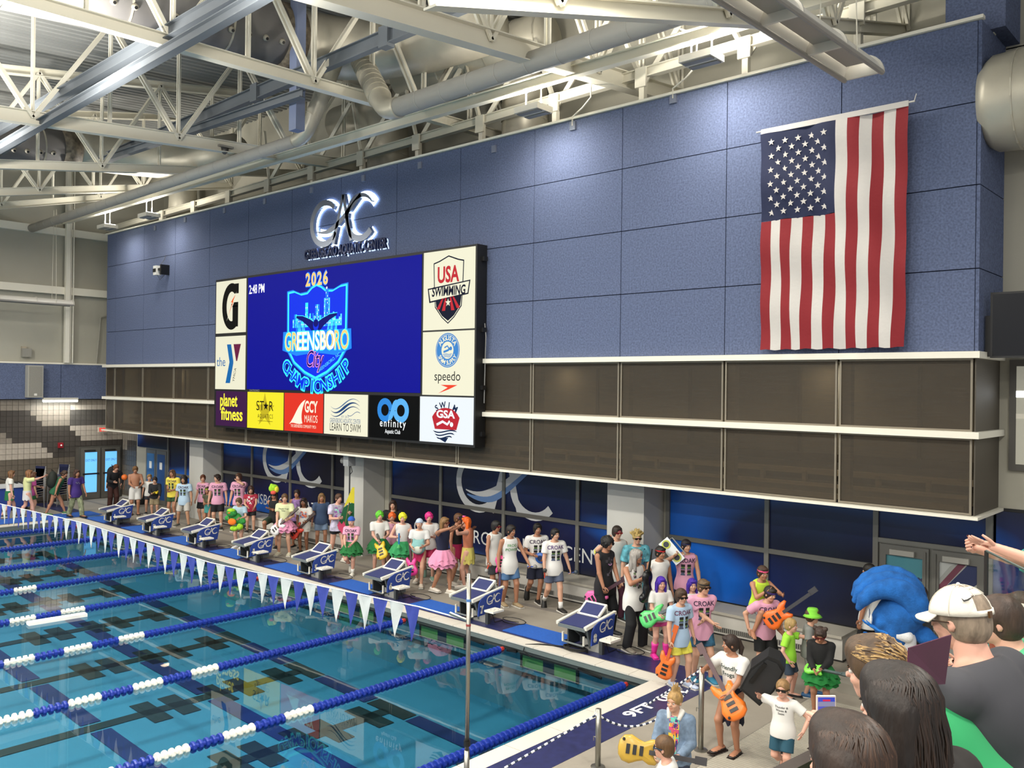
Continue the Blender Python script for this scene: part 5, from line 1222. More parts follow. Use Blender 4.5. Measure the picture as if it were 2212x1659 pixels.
def person(label, foot, top=None, H=None, face=0, z=0.0, hand=None, lh=None, rh=None, lf=None, rf=None, lean=0, side=0, hyaw=0, hpitch=0, dp=(0, 0, 0), skin='fair', hair='short', hairc='3b2a1c',
           shirt='tee', sc='ffffff', sleeve=.55, hem=-.07, bottom='shorts', bc='1b1b1e', leg=.62, shoes='shoe', shc='2a2a2a', sock=None, cell=None, curl=(0, 0), girth=1.0, xy=None, lel=None, rel=None, prt=None, extra=None, group='parading swimmers on the pool deck', cat='person', neck=0.0, bust=0.0):
    P0 = np.array([xy[0], xy[1], z]) if xy is not None else at(foot[0], foot[1], 2, z); dist = proj(P0+np.array([0, 0, .8]))[2]
    if H is None: H = (foot[1]-top)*dist/FPX
    if cell is None: cell = float(np.clip(dist*.00085, .010, .019))*(H/1.6)**.5
    if bottom in ('skirt', 'tutu', 'ruffle') and hem == -.07: hem = .02
    hh = .155+.042*H; S = lambda *q: np.array(q, float)*H; g = girth
    pel = S(dp[0], dp[1], .525+dp[2]); Rm = rot('y', lean)@rot('x', side); T = Rm@np.array([0, 0, 1.0]); Fw = Rm@np.array([1.0, 0, 0]); Lt = Rm@np.array([0, 1.0, 0])
    tl = H*(1-.525-.028)-hh; nb = pel+T*tl; sw = (.108 if girth <= 1.05 else .118)*H
    Rh = rot('z', hyaw)@rot('y', lean*.35+hpitch); hc = nb+Rm@np.array([.012*H, 0, .028*H])+Rh@np.array([.02*H, 0, hh*.5])
    J = {'pel': pel, 'nb': nb, 'hc': hc, 'Rh': Rh, 'hh': hh, 'H': H, 'T': T, 'Rm': Rm}
    arms = []
    for s, tgt, elp in ((1, lh, lel), (-1, rh, rel)):
        sh = nb-T*.032*H+Lt*s*sw
        tg = S(*tgt) if tgt is not None else S(.035, s*.165, .475)
        el, wr = ik(sh, tg, .168*H, .148*H, np.array(elp, float) if elp is not None else np.array([-.8, s*.5, -.3])); arms.append((sh, el, wr))
    legs = []
    for s, tgt in ((1, lf), (-1, rf)):
        hp = pel+np.array([0, s*.052*H, -.015*H]); tg = S(*tgt) if tgt is not None else S(0, s*.062, .045)
        kn, an = ik(hp, tg, .238*H, .240*H, np.array([1.0, s*.12, 0])); legs.append((hp, kn, an))
    J['arms'], J['legs'] = arms, legs
    pts = np.array([hc, nb]+[q for a in arms for q in a]+[q for a in legs for q in a]+[pel]); lo, hi = pts.min(0)-.17*H, pts.max(0)+.17*H; lo[2] = min(lo[2], -.02)
    hi[2] = max(nb[2]+.05*H, pts[:-1, 2].max() if False else max(q[2] for a in arms for q in a)+.05*H, nb[2]+.05*H)
    f = Field(lo, hi, cell)
    rc = pel+T*tl*.68; rb = pel+T*tl*.33
    torso = lambda f, e, kk=.04: (f.ell(rc, np.array([.066*g, .094*(g*.5+.5), .115])*H+e, Rm, k=kk), f.ell(rb, np.array([.058*g, .076*g, .10])*H+e, Rm, k=kk), f.ell(pel, np.array([.064*g, .084*g, .075])*H+e, Rm, k=kk),
                              [f.cone(nb-T*.028*H-Lt*.02*H*s, nb-T*.035*H+Lt*s*sw*.9, .035*H+e, .034*H+e, .03*H) for s in (-1, 1)],
                              bust and [f.ell(rc+Rm@np.array([.055*H, s*.045*H, .0]), np.array([.035, .04, .04])*H+e, k=.02) for s in (-1, 1)])
    torso(f, 0); f.cone(nb-T*.03*H, nb+(hc-nb)*.55, .036*H*min(1.15, g), .032*H, .02)
    for s, (sh, el, wr) in zip((1, -1), arms): f.cone(sh, el, .030*H*g, .0235*H, .02); f.cone(el, wr, .0245*H, .0165*H, .015)
    for s, (hp, kn, an) in zip((1, -1), legs):
        f.cone(hp, kn, .052*H*g, .034*H, .03); f.cone(kn, an, .0345*H, .0215*H, .02); cf = kn+(an-kn)*.33+np.array([-.010*H, 0, 0]); f.ell(cf, np.array([.030, .030, .055])*H, k=.02)
    V, F = f.mesh(); mi = np.zeros(len(F), int); VV, FF, MM = [V], [F], [mi]; n = len(V)
    hv, hf, hm = HEAD if cell < .0165 else HEAD_LO; VV.append((hv*hh)@Rh.T+hc); FF.append(hf+n); MM.append(hm); n += len(hv)
    for i, (sh, el, wr) in enumerate(arms):
        d = wr-el; d /= np.linalg.norm(d); s = 1 if i == 0 else -1; side_v = np.array([.55, -s*.1, .25]) if hand is None else np.array(hand[i], float); side_v = side_v-d*(side_v@d); side_v /= np.linalg.norm(side_v)+1e-9
        nn = np.cross(d, side_v)*(1 if s < 0 else 1); q, qf = HANDS[curl[i]]; ls = .105*H
        VV.append(wr-d*.01*H+(q[:, :1]*d+q[:, 1:2]*side_v+q[:, 2:]*nn*(1 if s < 0 else -1))*ls); FF.append(qf+n); MM.append(np.zeros(len(qf), int)); n += len(q)
    feet = []
    for (hp, kn, an), tg, s in zip(legs, (lf, rf), (1, -1)):
        sd = an-kn; sd /= np.linalg.norm(sd); up_ = an[2] > .075*H; fd = np.array([1.0, s*.12, 0]); 
        if up_: fd = fd-sd*(fd@sd); fd = fd+sd*.25
        fd /= np.linalg.norm(fd); fn = np.cross(fd, np.cross((0, 0, 1.0) if not up_ else -sd, fd)); fn /= np.linalg.norm(fn); feet.append((an, fd, fn))
    def foot_mesh(an, fd, fn, k, hgt):
        sdv = np.cross(fn, fd); prof = [(-.042, .018, .03), (-.036, .026, .052), (.0, .028, .056), (.045, .031, .044), (.085, .034, .030), (.112, .026, .02), (.122, .010, .010)]
        Vv, Ff = [], []
        for j, (x, wd, hg) in enumerate(prof):
            for a in range(8):
                th = 2*math.pi*a/8; yy = math.cos(th)*wd*k; zz = max(math.sin(th), -.35)*hg*hgt*.62+.012
                Vv.append(an+(fd*x*k+sdv*yy+fn*(zz-.036))*H)
        for j in range(len(prof)-1):
            for a in range(8): Ff.append((j*8+a, j*8+(a+1) % 8, j*8+8+(a+1) % 8, j*8+8+a))
        Ff.append((0, 3, 2, 1)); Ff.append((0, 5, 4, 3)); Ff.append((0, 7, 6, 5)); e = (len(prof)-1)*8; Ff.append((e, e+1, e+2, e+3)); Ff.append((e, e+3, e+4, e+5)); Ff.append((e, e+5, e+6, e+7))
        return np.array(Vv), np.array(Ff)
    for ft in feet:
        v, q = foot_mesh(*ft, .97, 1.0); VV.append(v); FF.append(q+n); MM.append(np.zeros(len(q), int)); n += len(v)
    me = np_mesh('person', np.concatenate(VV), np.concatenate(FF), skin_mats(skin, hairc if hair else '3b2a1c'), np.concatenate(MM))
    root = obj('person', me, None, tuple(P0)); root.rotation_euler = (0, 0, math.radians(face)); tag(root, label, cat, group); J['root'] = root; J['feet'] = feet
    # ---- clothes
    if shirt != 'none':
        f2 = Field(lo, hi, cell*1.0); e = .010*H+.004; torso(f2, e, .045)
        if hem < 0: f2.cone(pel+T*.06*H, pel+T*(hem)*H, .085*H*g+e, .092*H*g+e, .04) if False else f2.ell(pel-T*.07*H, np.array([.080*g, .108*g, .19])*H+e, Rm, k=.07)
        f2.clip(pel+T*hem*H, -T); f2.clip(nb+T*.012*H, T*.94+Fw*.34)
        if shirt in ('tank', 'sleeveless'):
            wd = sw*(.74 if shirt == 'tank' else .98)
            for s in (-1, 1): f2.clip(nb+Lt*s*wd, Lt*s*.97+T*.24)
        fs = Field(lo, hi, cell*1.0)
        if shirt in ('tee', 'long'):
            for (sh, el, wr) in arms:
                if shirt == 'long': f2.cone(sh, el, .031*H*g+e, .025*H+e, .02); f2.cone(el, wr, .025*H+e, .018*H+e, .015, cut=(wr, (wr-el)/np.linalg.norm(wr-el)))
                else:
                    d = el-sh; q = sh+d*sleeve*1.15; f2.cone(sh, sh+d*(sleeve*1.15+.25), .033*H*g+e, .034*H+e, .02, cut=(q, d/np.linalg.norm(d)))
        V2, F2 = f2.mesh()
        mts = sc if isinstance(sc, list) else [sc if not isinstance(sc, str) else C(sc, .85)]
        so = obj('top', np_mesh('top', V2, F2, mts[0] if len(mts) == 1 else mts), root); J['top'] = so; J['f2'] = f2
    if bottom in ('shorts', 'long', 'pants'):
        f3 = Field(lo, hi, cell*1.0); e = .008*H+.004; f3.ell(pel, np.array([.066*g, .088*g, .08])*H+e, Rm, k=.03)
        for (hp, kn, an) in legs:
            if bottom == 'shorts': d = kn-hp; q = hp+d*leg; f3.cone(hp, hp+d*(leg+.25), .051*H*g+e, .048*H+e, .03, cut=(q, d/np.linalg.norm(d)))
            else: f3.cone(hp, kn, .051*H*g+e, .042*H+e, .03); f3.cone(kn, an, .042*H+e, .038*H+e, .02, cut=(an+(an-kn)*.02, (an-kn)/np.linalg.norm(an-kn)))
        f3.clip(pel+T*.065*H, T); V3, F3 = f3.mesh(); obj('bottom', np_mesh('bottom', V3, F3, bc if not isinstance(bc, str) else C(bc, .85)), root)
    elif bottom in ('skirt', 'tutu', 'ruffle'):
        q = MB(); n_ = 48; lay_ = {'skirt': [(.20, .16)], 'tutu': [(.13, .24), (.17, .27), (.205, .24), (.19, .18)], 'ruffle': [(.10, .15), (.16, .17), (.21, .17)]}[bottom]; ph = hash(label) % 7
        for li, (ln, R_) in enumerate(lay_):
            ln, R_ = ln*leg/.62, R_*(.62 if bottom != 'tutu' else .74); V_ = []
            for j in range(5):
                fj = j/4
                for a in range(n_):
                    th = 2*math.pi*a/n_; rr_ = (.088*g+(R_-.088)*fj**.75)*(1+fj*(.07 if bottom != 'skirt' else .035)*math.sin(th*(11+2*li)+ph+li)+fj*.05*math.sin(th*(5+li)+ph)); zz = .055-.01*li-fj*ln*(1+.05*math.sin(th*9+li))+(.012*math.sin(th*13+li*2) if bottom == 'tutu' else 0)*fj
                    V_.append(pel+np.array([rr_*math.cos(th)*.92, rr_*math.sin(th), zz])*H)
            q.add(V_, [(j*n_+a, j*n_+(a+1) % n_, (j+1)*n_+(a+1) % n_, (j+1)*n_+a) for j in range(4) for a in range(n_)])
        q.build('skirt', bc if not isinstance(bc, str) else C(bc, .9), root, smooth=True)
        if bottom != 'skirt':
            f3 = Field(lo, hi, cell*1.2); f3.ell(pel, np.array([.066*g, .088*g, .08])*H+.008, Rm, k=.03); f3.clip(pel+T*.06*H, T); V3, F3 = f3.mesh(); obj('waistband', np_mesh('waistband', V3, F3, C('1c1c20')), root)
    if shoes in ('shoe', 'boot', 'sock', 'sandal'):
        for (an, fd, fn), (hp, kn, an2) in zip(feet, legs):
            v, q = foot_mesh(an, fd, fn, 1.14 if shoes != 'sandal' else 1.08, 1.12 if shoes != 'sandal' else .62); so = obj('shoe' if shoes != 'boot' else 'boot', np_mesh('shoe', v, q, C(shc, .5)), root)
            sdv = np.cross(fn, fd); b = MB(); b.obox(an+(fd*.040-fn*.037)*H, fd*.095*H, sdv*.034*H, fn*.006*H); b.build('sole', C('d8d4cb' if shoes == 'shoe' else shc, .6), so)
            if shoes == 'boot': b = MB(); d = kn-an; b.tube([an-np.array([0, 0, .01]), an+d*.25, an+d*.5, an+d*.62], [.030*H, .036*H, .043*H, .046*H], 12); b.build('boot_shaft', C(shc, .5), so, smooth=True)
            if sock: b = MB(); d = kn-an; b.tube([an, an+d*.15, an+d*.32], [.030*H, .027*H, .031*H], 10); b.build('sock', C(sock, .9), so, smooth=True)
    if hair and hair not in ('none', 'bucket', 'capn'):
        hv, hf = hair_template(hair); hm = M('hair_'+hairc, srgb(hairc), .6, noise=(30, .35), bump=(60, .5), nscale=(1, 1, .25)) if not hair in ('beanie',) else C(hairc, .9)
        ho = obj('hair' if hair != 'beanie' else 'cap', np_mesh('hair', (hv*hh*1.03)@Rh.T+hc, hf, hm), root); J['hair'] = ho
    if prt: prt(J)
    if extra: extra(J)
    return J
# ---- prints that follow the cloth
def field_at(f, P):
    q = np.clip((P-f.lo)/f.c, 0, np.array(f.n)-1.001); i = q.astype(int); t = q-i; r = 0
    for a in (0, 1):
        for b in (0, 1):
            for c in (0, 1): r = r+f.D[i[:, 0]+a, i[:, 1]+b, i[:, 2]+c]*(t[:, 0] if a else 1-t[:, 0])*(t[:, 1] if b else 1-t[:, 1])*(t[:, 2] if c else 1-t[:, 2])
    return r
def on_shirt(J, mb_flat, mats, name='shirt_print', back=False, lift=.004):
    """mb_flat holds flat shapes with x = across (metres), z = up from the chest centre; project them onto the cloth"""
    H = J['H']; c = J['pel']+J['T']*(((J['nb']-J['pel'])@J['T'])*.66); Rm = J['Rm']; V = np.array(mb_flat.v); s = -1 if back else 1
    fw = Rm@np.array([1.0*s, 0, 0]); lt = Rm@np.array([0, 1.0*s, 0]); P = c+fw*.26*H+lt*V[:, :1]+J['T']*V[:, 2:]
    for _ in range(26): P = P-fw*np.clip(field_at(J['f2'], P)[:, None]-lift, -.01, .05)*.8
    m_ = MB(); m_.v = [tuple(q) for q in P]; m_.f = mb_flat.f; m_.m = mb_flat.m; m_.build(name, mats, J['top'])
FLAT = Face((0, 0, 0), (1, 0, 0), (0, 0, 1), (0, 0, 0))
def subdiv_rect(mb, x0, x1, z0, z1, mi, n=4):
    for i in range(n):
        for j in range(n):
            a, b = x0+(x1-x0)*i/n, x0+(x1-x0)*(i+1)/n; c, d = z0+(z1-z0)*j/n, z0+(z1-z0)*(j+1)/n; mb.add([(a, 0, c), (b, 0, c), (b, 0, d), (a, 0, d)], [(0, 1, 2, 3)], mi)
def croak(col='3a2742'):
    def f(J):
        H = J['H']/1.65; m_ = MB(); V, Fq = text_geo('CROAK', .02); V = V*.075*H; m_.add([(a*.95, 0, b+.045*H) for a, b in V], Fq, 0)
        for i, (x, z_) in enumerate(((-.055, -.03), (.055, -.03), (-.055, -.135), (.055, -.135))):
            x *= H; z_ *= H; subdiv_rect(m_, x-.035*H, x+.035*H, z_, z_+.045*H, 1, 2); subdiv_rect(m_, x-.03*H, x+.03*H, z_-.028*H, z_, 2 if i != 2 else 3, 2); subdiv_rect(m_, x-.038*H, x+.038*H, z_-.05*H, z_-.028*H, 3, 2)
        on_shirt(J, m_, [C(col), C('1b1a1c'), C('5c7a3a'), C('46506a')])
    return f
def words(lines, col, h=.045, top=.04, back=False):
    def f(J):
        H = J['H']/1.5; m_ = MB()
        for i, w_ in enumerate(lines):
            V, Fq = text_geo(w_, .01); V = V*h*H; m_.add([(a, 0, b+(top-i*h*1.5)*H) for a, b in V], Fq, 0)
        on_shirt(J, m_, [C(col)], back=back)
    return f
def blot(cols, n=26, seed=1, w=.12, h=.2):
    """scattered patches printed over the chest"""
    def f(J):
        rr = random.Random(seed); m_ = MB()
        for k in range(n):
            x, z_ = rr.uniform(-w, w), rr.uniform(-h, h*.6); r = rr.uniform(.012, .03); subdiv_rect(m_, x-r, x+r, z_-r, z_+r, k % len(cols), 1)
        on_shirt(J, m_, [C(c) for c in cols])
    return f
def sunglasses(J, col='111111'):
    Rh, hc, hh = J['Rh'], J['hc'], J['hh']; b = MB(); P = lambda x, y, z_: hc+Rh@(np.array([x, y, z_])*hh)
    for s in (-1, 1): b.obox(P(.40, s*.16, .0), Rh@np.array([.012, 0, 0])*hh, Rh@np.array([0, .13, 0])*hh, Rh@np.array([0, 0, .075])*hh); b.beam(P(.40, s*.30, .03), P(-.02, s*.385, .02), .012*hh*4, .03*hh)
    b.beam(P(.41, -.05, .03), P(.41, .05, .03), .01, .01); b.build('sunglasses', C(col, .2), J['root'])
def headband(J, col, z_=.20):
    Rh, hc, hh = J['Rh'], J['hc'], J['hh']; b = MB(); n = 24; V = []
    for j in (0, 1):
        for a in range(n): th = 2*math.pi*a/n; V.append(hc+Rh@(np.array([-.04+.475*math.cos(th), .405*math.sin(th), z_+(.07 if j else -.05)])*hh))
    b.add(V, [(a, (a+1) % n, n+(a+1) % n, n+a) for a in range(n)]); b.build('headband', C(col, .9), J['root'], smooth=True)
# ================================================================== the parade on the deck
def W3(J, p):
    r = J['root']; a = r.rotation_euler[2]; c, s = math.cos(a), math.sin(a); p = np.asarray(p, float)
    return np.array([c*p[0]-s*p[1]+r.location[0], s*p[0]+c*p[1]+r.location[1], p[2]+r.location[2]])
def wrist(J, i): sh, el, wr = J['arms'][i]; d = wr-el; return W3(J, wr+d/np.linalg.norm(d)*.05*J['H'])
def frame(nk, nm):
    nk = np.asarray(nk, float); nk /= np.linalg.norm(nk); nm = np.asarray(nm, float); nm = nm-nk*(nm@nk); nm /= np.linalg.norm(nm); return nk, np.cross(nm, nk), nm
def guitar(label, c, neck, nrm, L, col, neckc='3a2c2a', trim='222222'):
    """blow-up electric guitar; c = where neck meets body"""
    n, s, w_ = frame(neck, nrm); t = thing('toy_guitar', label, 'guitar', tuple(c), group='toy guitars of the parade')
    out = [(-.46, 0), (-.45, .08), (-.40, .145), (-.31, .165), (-.22, .125), (-.15, .105), (-.06, .15), (.04, .15), (.06, .115), (-.01, .07), (-.03, .03), (-.03, -.03), (-.01, -.07), (.02, -.10), (-.0, -.135), (-.08, -.14), (-.15, -.105), (-.22, -.125), (-.31, -.165), (-.40, -.145), (-.45, -.08)]
    b = MB(); cn = np.array([-.24, 0]); rings_ = []
    for k, h in ((.72, -.045), (.94, -.03), (1.0, 0), (.94, .03), (.72, .045)): rings_.append([(cn+(np.array(q)-cn)*k, h) for q in out])
    N = len(out); V = [ (n*q[0][0]+s*q[0][1]+w_*q[1])*L for r in rings_ for q in r]; b.add(V, [(i*N+a, i*N+(a+1) % N, (i+1)*N+(a+1) % N, (i+1)*N+a) for i in range(4) for a in range(N)])
    for r in (0, 4):
        o = r*N; cc = len(b.v); b.v.append(tuple((n*cn[0]+w_*rings_[r][0][1]*1.15)*L)); b.f += [(o+a, o+(a+1) % N, cc) for a in range(N)]; b.m += [0]*N
    b.build('guitar_body', C(col, .3), t, smooth=True)
    b = MB(); b.beam(-n*.12*L+w_*.02*L, n*.46*L+w_*.02*L, .055*L, .05*L, up=w_); b.build('neck', C(neckc, .4), t)
    b = MB(); b.obox((n*.52+s*.012+w_*.015)*L, n*.07*L, s*.045*L, w_*.02*L); b.build('headstock', C(neckc, .4), t)
    for x in (-.18, -.26, -.34): b = MB(); b.obox((n*x+w_*.052)*L, n*.022*L, s*.055*L, w_*.008*L); b.build('pickup', C(trim, .4), t)
    b = MB(); b.ball((n*-.40+s*.10+w_*.05)*L, .02*L, 6); b.build('knob', C(trim, .4), t)
    return t
def maraca(label, c, d, col, hc='8a8a88'):
    d = np.asarray(d, float); d /= np.linalg.norm(d); t = thing('maraca', label, 'maraca', tuple(c), group='maracas'); b = MB(); b.tube([-d*.06, d*.07], .013, 7); b.build('handle', C(col, .4), t)
    b = MB(); b.ball(d*.11, .047, 9); b.build('shaker', C(hc, .3), t, smooth=True)
WK = dict(lf=(.13, .05, .045), rf=(-.15, -.05, .075)); WK2 = dict(rf=(.13, -.05, .045), lf=(-.15, .05, .075)); ST = dict(lf=(.03, .07, .045), rf=(-.03, -.07, .045))
GP = dict(lh=(.17, .10, .60), rh=(.15, -.07, .55), curl=(1, 1))
PK = dict(sc='d59bb4'); R = person
# --- far left deck
R('girl in white shirt and green skirt walking at the left edge', (20, 1119), 1017, face=80, hair='long', hairc='6b4a2c', sc='d9d9d2', sleeve=.4, bottom='skirt', bc='1f6a3c', **WK, skin='pink')
R('girl in pale yellow top and white skirt with one arm stretched forward', (58, 1119), 1016, face=85, hair='wavy', hairc='7a5232', sc='d3d79a', bottom='skirt', bc='c9c9c6', rh=(.30, -.08, .86), curl=(0, 2), skin='pink', **WK2)
R('brown haired girl with pink sleeve half hidden behind the pale yellow top', (68, 1112), 1020, face=95, hair='wavy', hairc='5a3620', sc='b04a8a', bottom='shorts', bc='2f6a3a', lh=(.24, .1, .62))
J = R('girl in green swimsuit bending forward under a big black backpack', (118, 1114), 1018, face=60, H=1.62, lean=26, hair='bun', hairc='3a2618', shirt='tank', sc='1f5a3c', bottom='swim', lf=(.20, .05, .045), rf=(-.16, -.05, .06), shoes='shoe', shc='3a6a35', hyaw=-30, skin='tan')
def backpack(J, label, s=1.0, col='20251f'):
    H = J['H']; c = W3(J, J['pel']+J['T']*.20*H+J['Rm']@np.array([-.15*H, 0, 0])); t = thing('backpack', label, 'backpack', tuple(c)); t.rotation_euler = J['root'].rotation_euler
    f = Field((-.22, -.24, -.32), (.22, .24, .32), .03); f.ell((0, 0, 0), np.array([.14, .19, .26])*s, k=.03); f.ell((-.08, 0, -.08), np.array([.1, .15, .16])*s, k=.05); V, F = f.mesh(); obj('bag', np_mesh('bag', V, F, C(col, .8)), t)
    b = MB(); b.tube([(-.02, 0, .25*s), (-.05, 0, .31*s), (.03, 0, .26*s)], .012, 5); b.build('loop', C('111111'), t); b = MB(); b.obox((-.17*s, 0, -.08), (.004, 0, 0), (0, .1*s, 0), (0, 0, .006)); b.build('zip', C('4a4d4a'), t)
backpack(J, 'big black backpack worn by the bending girl in green', 1.15)
R('woman in purple tee and camouflage trousers striding past the grey doors', (163, 1118), 1015, face=10, hair='bob', hairc='3a2216', sc='3a2470', hem=-.1, bottom='pants', bc=M('camouflage_cloth', srgb('#7d8468'), .9, noise=(9, .55)), lf=(.16, .05, .045), rf=(-.16, -.05, .06), girth=1.1, lh=(.1, .16, .5), prt=blot(['6f6a8c', '2a2050'], 8, 3, .07, .06), shoes='sandal', shc='2b2220', skin='tan')
R('dark haired boy in white tee in front of the lit doors', (245, 1092), 1006, face=-20, hair='short', hairc='33241a', sc='d9d9d4', **ST)
J = R('boy in black jacket with a black backpack leaning over to the right', (243, 1100), H=1.72, face=-5, lean=24, hair='messy', hairc='6a3f22', shirt='long', sc='15161a', bottom='pants', bc='3b1d16', lh=(.22, .1, .55), rh=(.24, -.06, .6), hpitch=8)
backpack(J, 'black backpack on the boy in the black jacket', .95, '14161a')
c = at(269, 1031, 1, 2.0); b = MB(); b.ball((0, 0, 0), .11, 12); o = b.build('orange_balloon', C('e0702a', .4), None, smooth=True, loc=tuple(c)); tag(o, 'round orange balloon held up beside the boy in the black jacket', 'balloon')
b = MB(); b.tube([(0, 0, -.1), (-.05, .02, -.3), (-.12, .02, -.45)], .005, 5); b.build('string', C('c06a30'), o)
R('shirtless boy in white shorts looking down at his hands', (291, 1112), 1007, face=-25, hair='messy', hairc='6a4a28', shirt='none', bottom='shorts', bc='cdccc8', leg=.85, lh=(.16, .10, .60), rh=(.17, -.04, .6), hpitch=15, skin='tan', shoes='sandal', shc='4a4038')
R('blond boy in white tee behind the starting block with the jacketed boy', (322, 1110), 1025, face=-30, hair='short', hairc='8a6a3c', sc='d9d9d4', bottom='shorts', bc='2a2c34', **ST)
J = R('boy in dark jacket and tan shorts carrying a yellow guitar', (334, 1116), 1030, face=-35, hair='short', hairc='2a1d14', shirt='long', sc='1c1d22', bottom='shorts', bc='8a7c60', leg=.9, lh=(.2, .14, .52), rh=(.2, -.05, .60), hpitch=12, curl=(1, 1))
guitar('yellow toy guitar held flat by the boy in the dark jacket', W3(J, (.24, .02, .60*J['H'])), (.5, -.7, -.2), (0, -.3, 1), .72, 'e3c62e')
R('long haired girl in yellow lettered tee near the second starting block', (373, 1123), 1015, face=-60, hair='wavy', hairc='5a3a20', sc='e0cf4e', prt=croak(), bottom='shorts', bc='2a4a2c', lh=(.13, .05, .60), rh=(.13, -.04, .61), skin='tan', shoes='shoe', shc='2c3c50', **ST)
R('curly black haired boy in pale blue lettered tee striding', (397, 1137), 1028, face=-50, hair='curly', hairc='17110e', sc='a9c2d6', hem=-.10, prt=croak(), bottom='shorts', bc='b9b5ac', leg=.9, lf=(.08, .13, .045), rf=(-.02, -.13, .045), skin='olive', shoes='shoe', shc='5a5a52')
R('auburn haired boy in pink lettered tee behind the camouflage top', (438, 1133), 1026, face=-70, hair='short', hairc='5c3018', prt=croak(), bottom='shorts', bc='16171c', leg=.8, hyaw=40, **PK, **ST)
R('girl in camouflage top and teal skirt with a lime headband', (449, 1140), 1052, face=-60, hair='long', hairc='3a2a1c', sc=M('dark_camouflage', srgb('#4a4a36'), .9, noise=(14, .6)), sleeve=.3, bottom='skirt', bc='3f8f8c', lh=(.13, .03, .60), rh=(.13, -.03, .58), extra=lambda J: headband(J, 'a8d62c', .24), skin='tan', **ST)
R('dark haired boy in pink lettered tee beside the first white column', (470, 1143), 1025, face=-40, hair='short', hairc='2a1c14', prt=croak(), bottom='shorts', bc='111216', leg=.8, hyaw=-45, **PK, **ST)
R('boy in pink lettered tee with a hand at his mouth', (516, 1148), 1023, face=-60, hair='bowl', hairc='4a3020', prt=croak(), bottom='shorts', bc='16182a', lh=(.10, .02, .88), lel=(.3, .9, -.3), **PK, **ST)
R('curly brown haired girl in red flowered top', (541, 1150), 1051, face=-35, hair='curly', hairc='3c2417', sc='a8283f', sleeve=.3, prt=blot(['e8e0dc', 'd35a78'], 22, 5, .1, .16), bottom='shorts', bc='16161a', lh=(.18, .08, .55), rh=(.16, -.06, .58), **ST)
J = R('small child in light blue tee hugging a green plush turtle', (517, 1184), 1075, face=-60, hair='short', hairc='5c4630', sc='9fb8c6', bottom='shorts', bc='3a5a48', leg=.5, lh=(.20, .12, .62), rh=(.20, -.12, .62), hpitch=12, shoes='shoe', shc='c9ccd0')
# plush turtle
c = W3(J, (.23, 0, .60*J['H'])); t = thing('plush_turtle', 'fluffy green plush turtle with orange patches in the small child\'s arms', 'plush toy', tuple(c)); t.rotation_euler = J['root'].rotation_euler
plg = M('plush_green', srgb('#2f8a3c'), .95, noise=(22, .35), bump=(60, .8)); ply = M('plush_lime', srgb('#9ad02c'), .95, noise=(22, .3), bump=(60, .8)); plo = M('plush_orange', srgb('#e8761f'), .95, bump=(60, .8))
def plush(parent, nm, mt, prims, cell=.022):
    P = np.array([np.asarray(p[0]) for p in prims]); r = max(max(p[1]) if hasattr(p[1], '__len__') else p[1] for p in prims)+.05; f = Field(P.min(0)-r, P.max(0)+r, cell)
    for p in prims: f.ell(p[0], p[1] if hasattr(p[1], '__len__') else (p[1],)*3, k=.03)
    V, F = f.mesh(); return obj(nm, np_mesh(nm, V, F, mt), parent)
plush(t, 'shell', plg, [((0, 0, .02), (.13, .19, .16)), ((.02, .2, -.05), (.07, .13, .09)), ((.02, -.2, .02), (.07, .12, .08))]); plush(t, 'head', plg, [((.12, -.05, .19), (.12, .15, .12))]); plush(t, 'crown', ply, [((.15, -.05, .26), (.09, .12, .06)), ((.03, -.02, -.26), (.1, .12, .08)), ((.03, .16, -.2), (.09, .09, .1))])
plush(t, 'belly', plo, [((.13, -.03, -.06), (.05, .13, .1))]); plush(t, 'beak', plo, [((.24, -.06, .2), (.03, .05, .02))])
# parrot hat person
J = R('person in black top with arms crossed under a plush parrot hat', (592, 1183), H=1.62, face=-55, hair='long', hairc='241a16', shirt='tank', sc='151518', bottom='shorts', bc='20301f', lh=(.13, -.04, .70), rh=(.14, .05, .68), lf=(.06, .07, .045), rf=(.12, -.12, .26), skin='tan', leg=.9, shoes='shoe', shc='1a1a1a', extra=lambda J: sunglasses(J))
hcw = W3(J, J['hc']); t = thing('parrot_hat', 'plush green and yellow parrot hat with red beak', 'hat', tuple(hcw+np.array([0, 0, .13]))); t.rotation_euler = J['root'].rotation_euler
plush(t, 'crown', ply, [((-.02, -.02, .05), (.15, .14, .12)), ((-.04, -.1, .14), (.04, .04, .05))]); plush(t, 'cheek', M('plush_yellow', srgb('#d8cf3a'), .95, bump=(60, .8)), [((.05, .1, .03), (.09, .06, .09))]); plush(t, 'beak', M('plush_red', srgb('#d8564a'), .95, bump=(60, .8)), [((.13, .03, -.05), (.06, .08, .06))])
J = R('girl in pale yellow tee and pink tutu playing a white guitar', (614, 1199), 1067, face=-50, hair='bun', hairc='5a4026', sc='cfd3a4', prt=words(['Friendly Frogs', 'Relay'], '3a4a3a', .03), bottom='tutu', bc='d88fae', leg=.5, hyaw=15, skin='fair', shoes='shoe', shc='cfc9b0', lh=(.20, .12, .62), rh=(.16, -.08, .52), curl=(1, 1), lf=(.02, .09, .045), rf=(.0, -.09, .045))
guitar('white and black toy guitar on the girl in the pink tutu', W3(J, (.20, .02, .55*J['H'])), (.45, .45, .62), (.4, -.8, .35), .95, 'dcdcdc')
R('girl in purple tie-dye top standing behind the girl in the orange print tee', (641, 1181), 1058, face=-50, hair='bun', hairc='2c1d15', shirt='tank', sc=M('tie_dye_violet', srgb('#8a6a9c'), .9, noise=(14, .6)), bottom='shorts', bc='24242a', skin='tan', shoes='sandal', shc='2a2a2a', **ST)
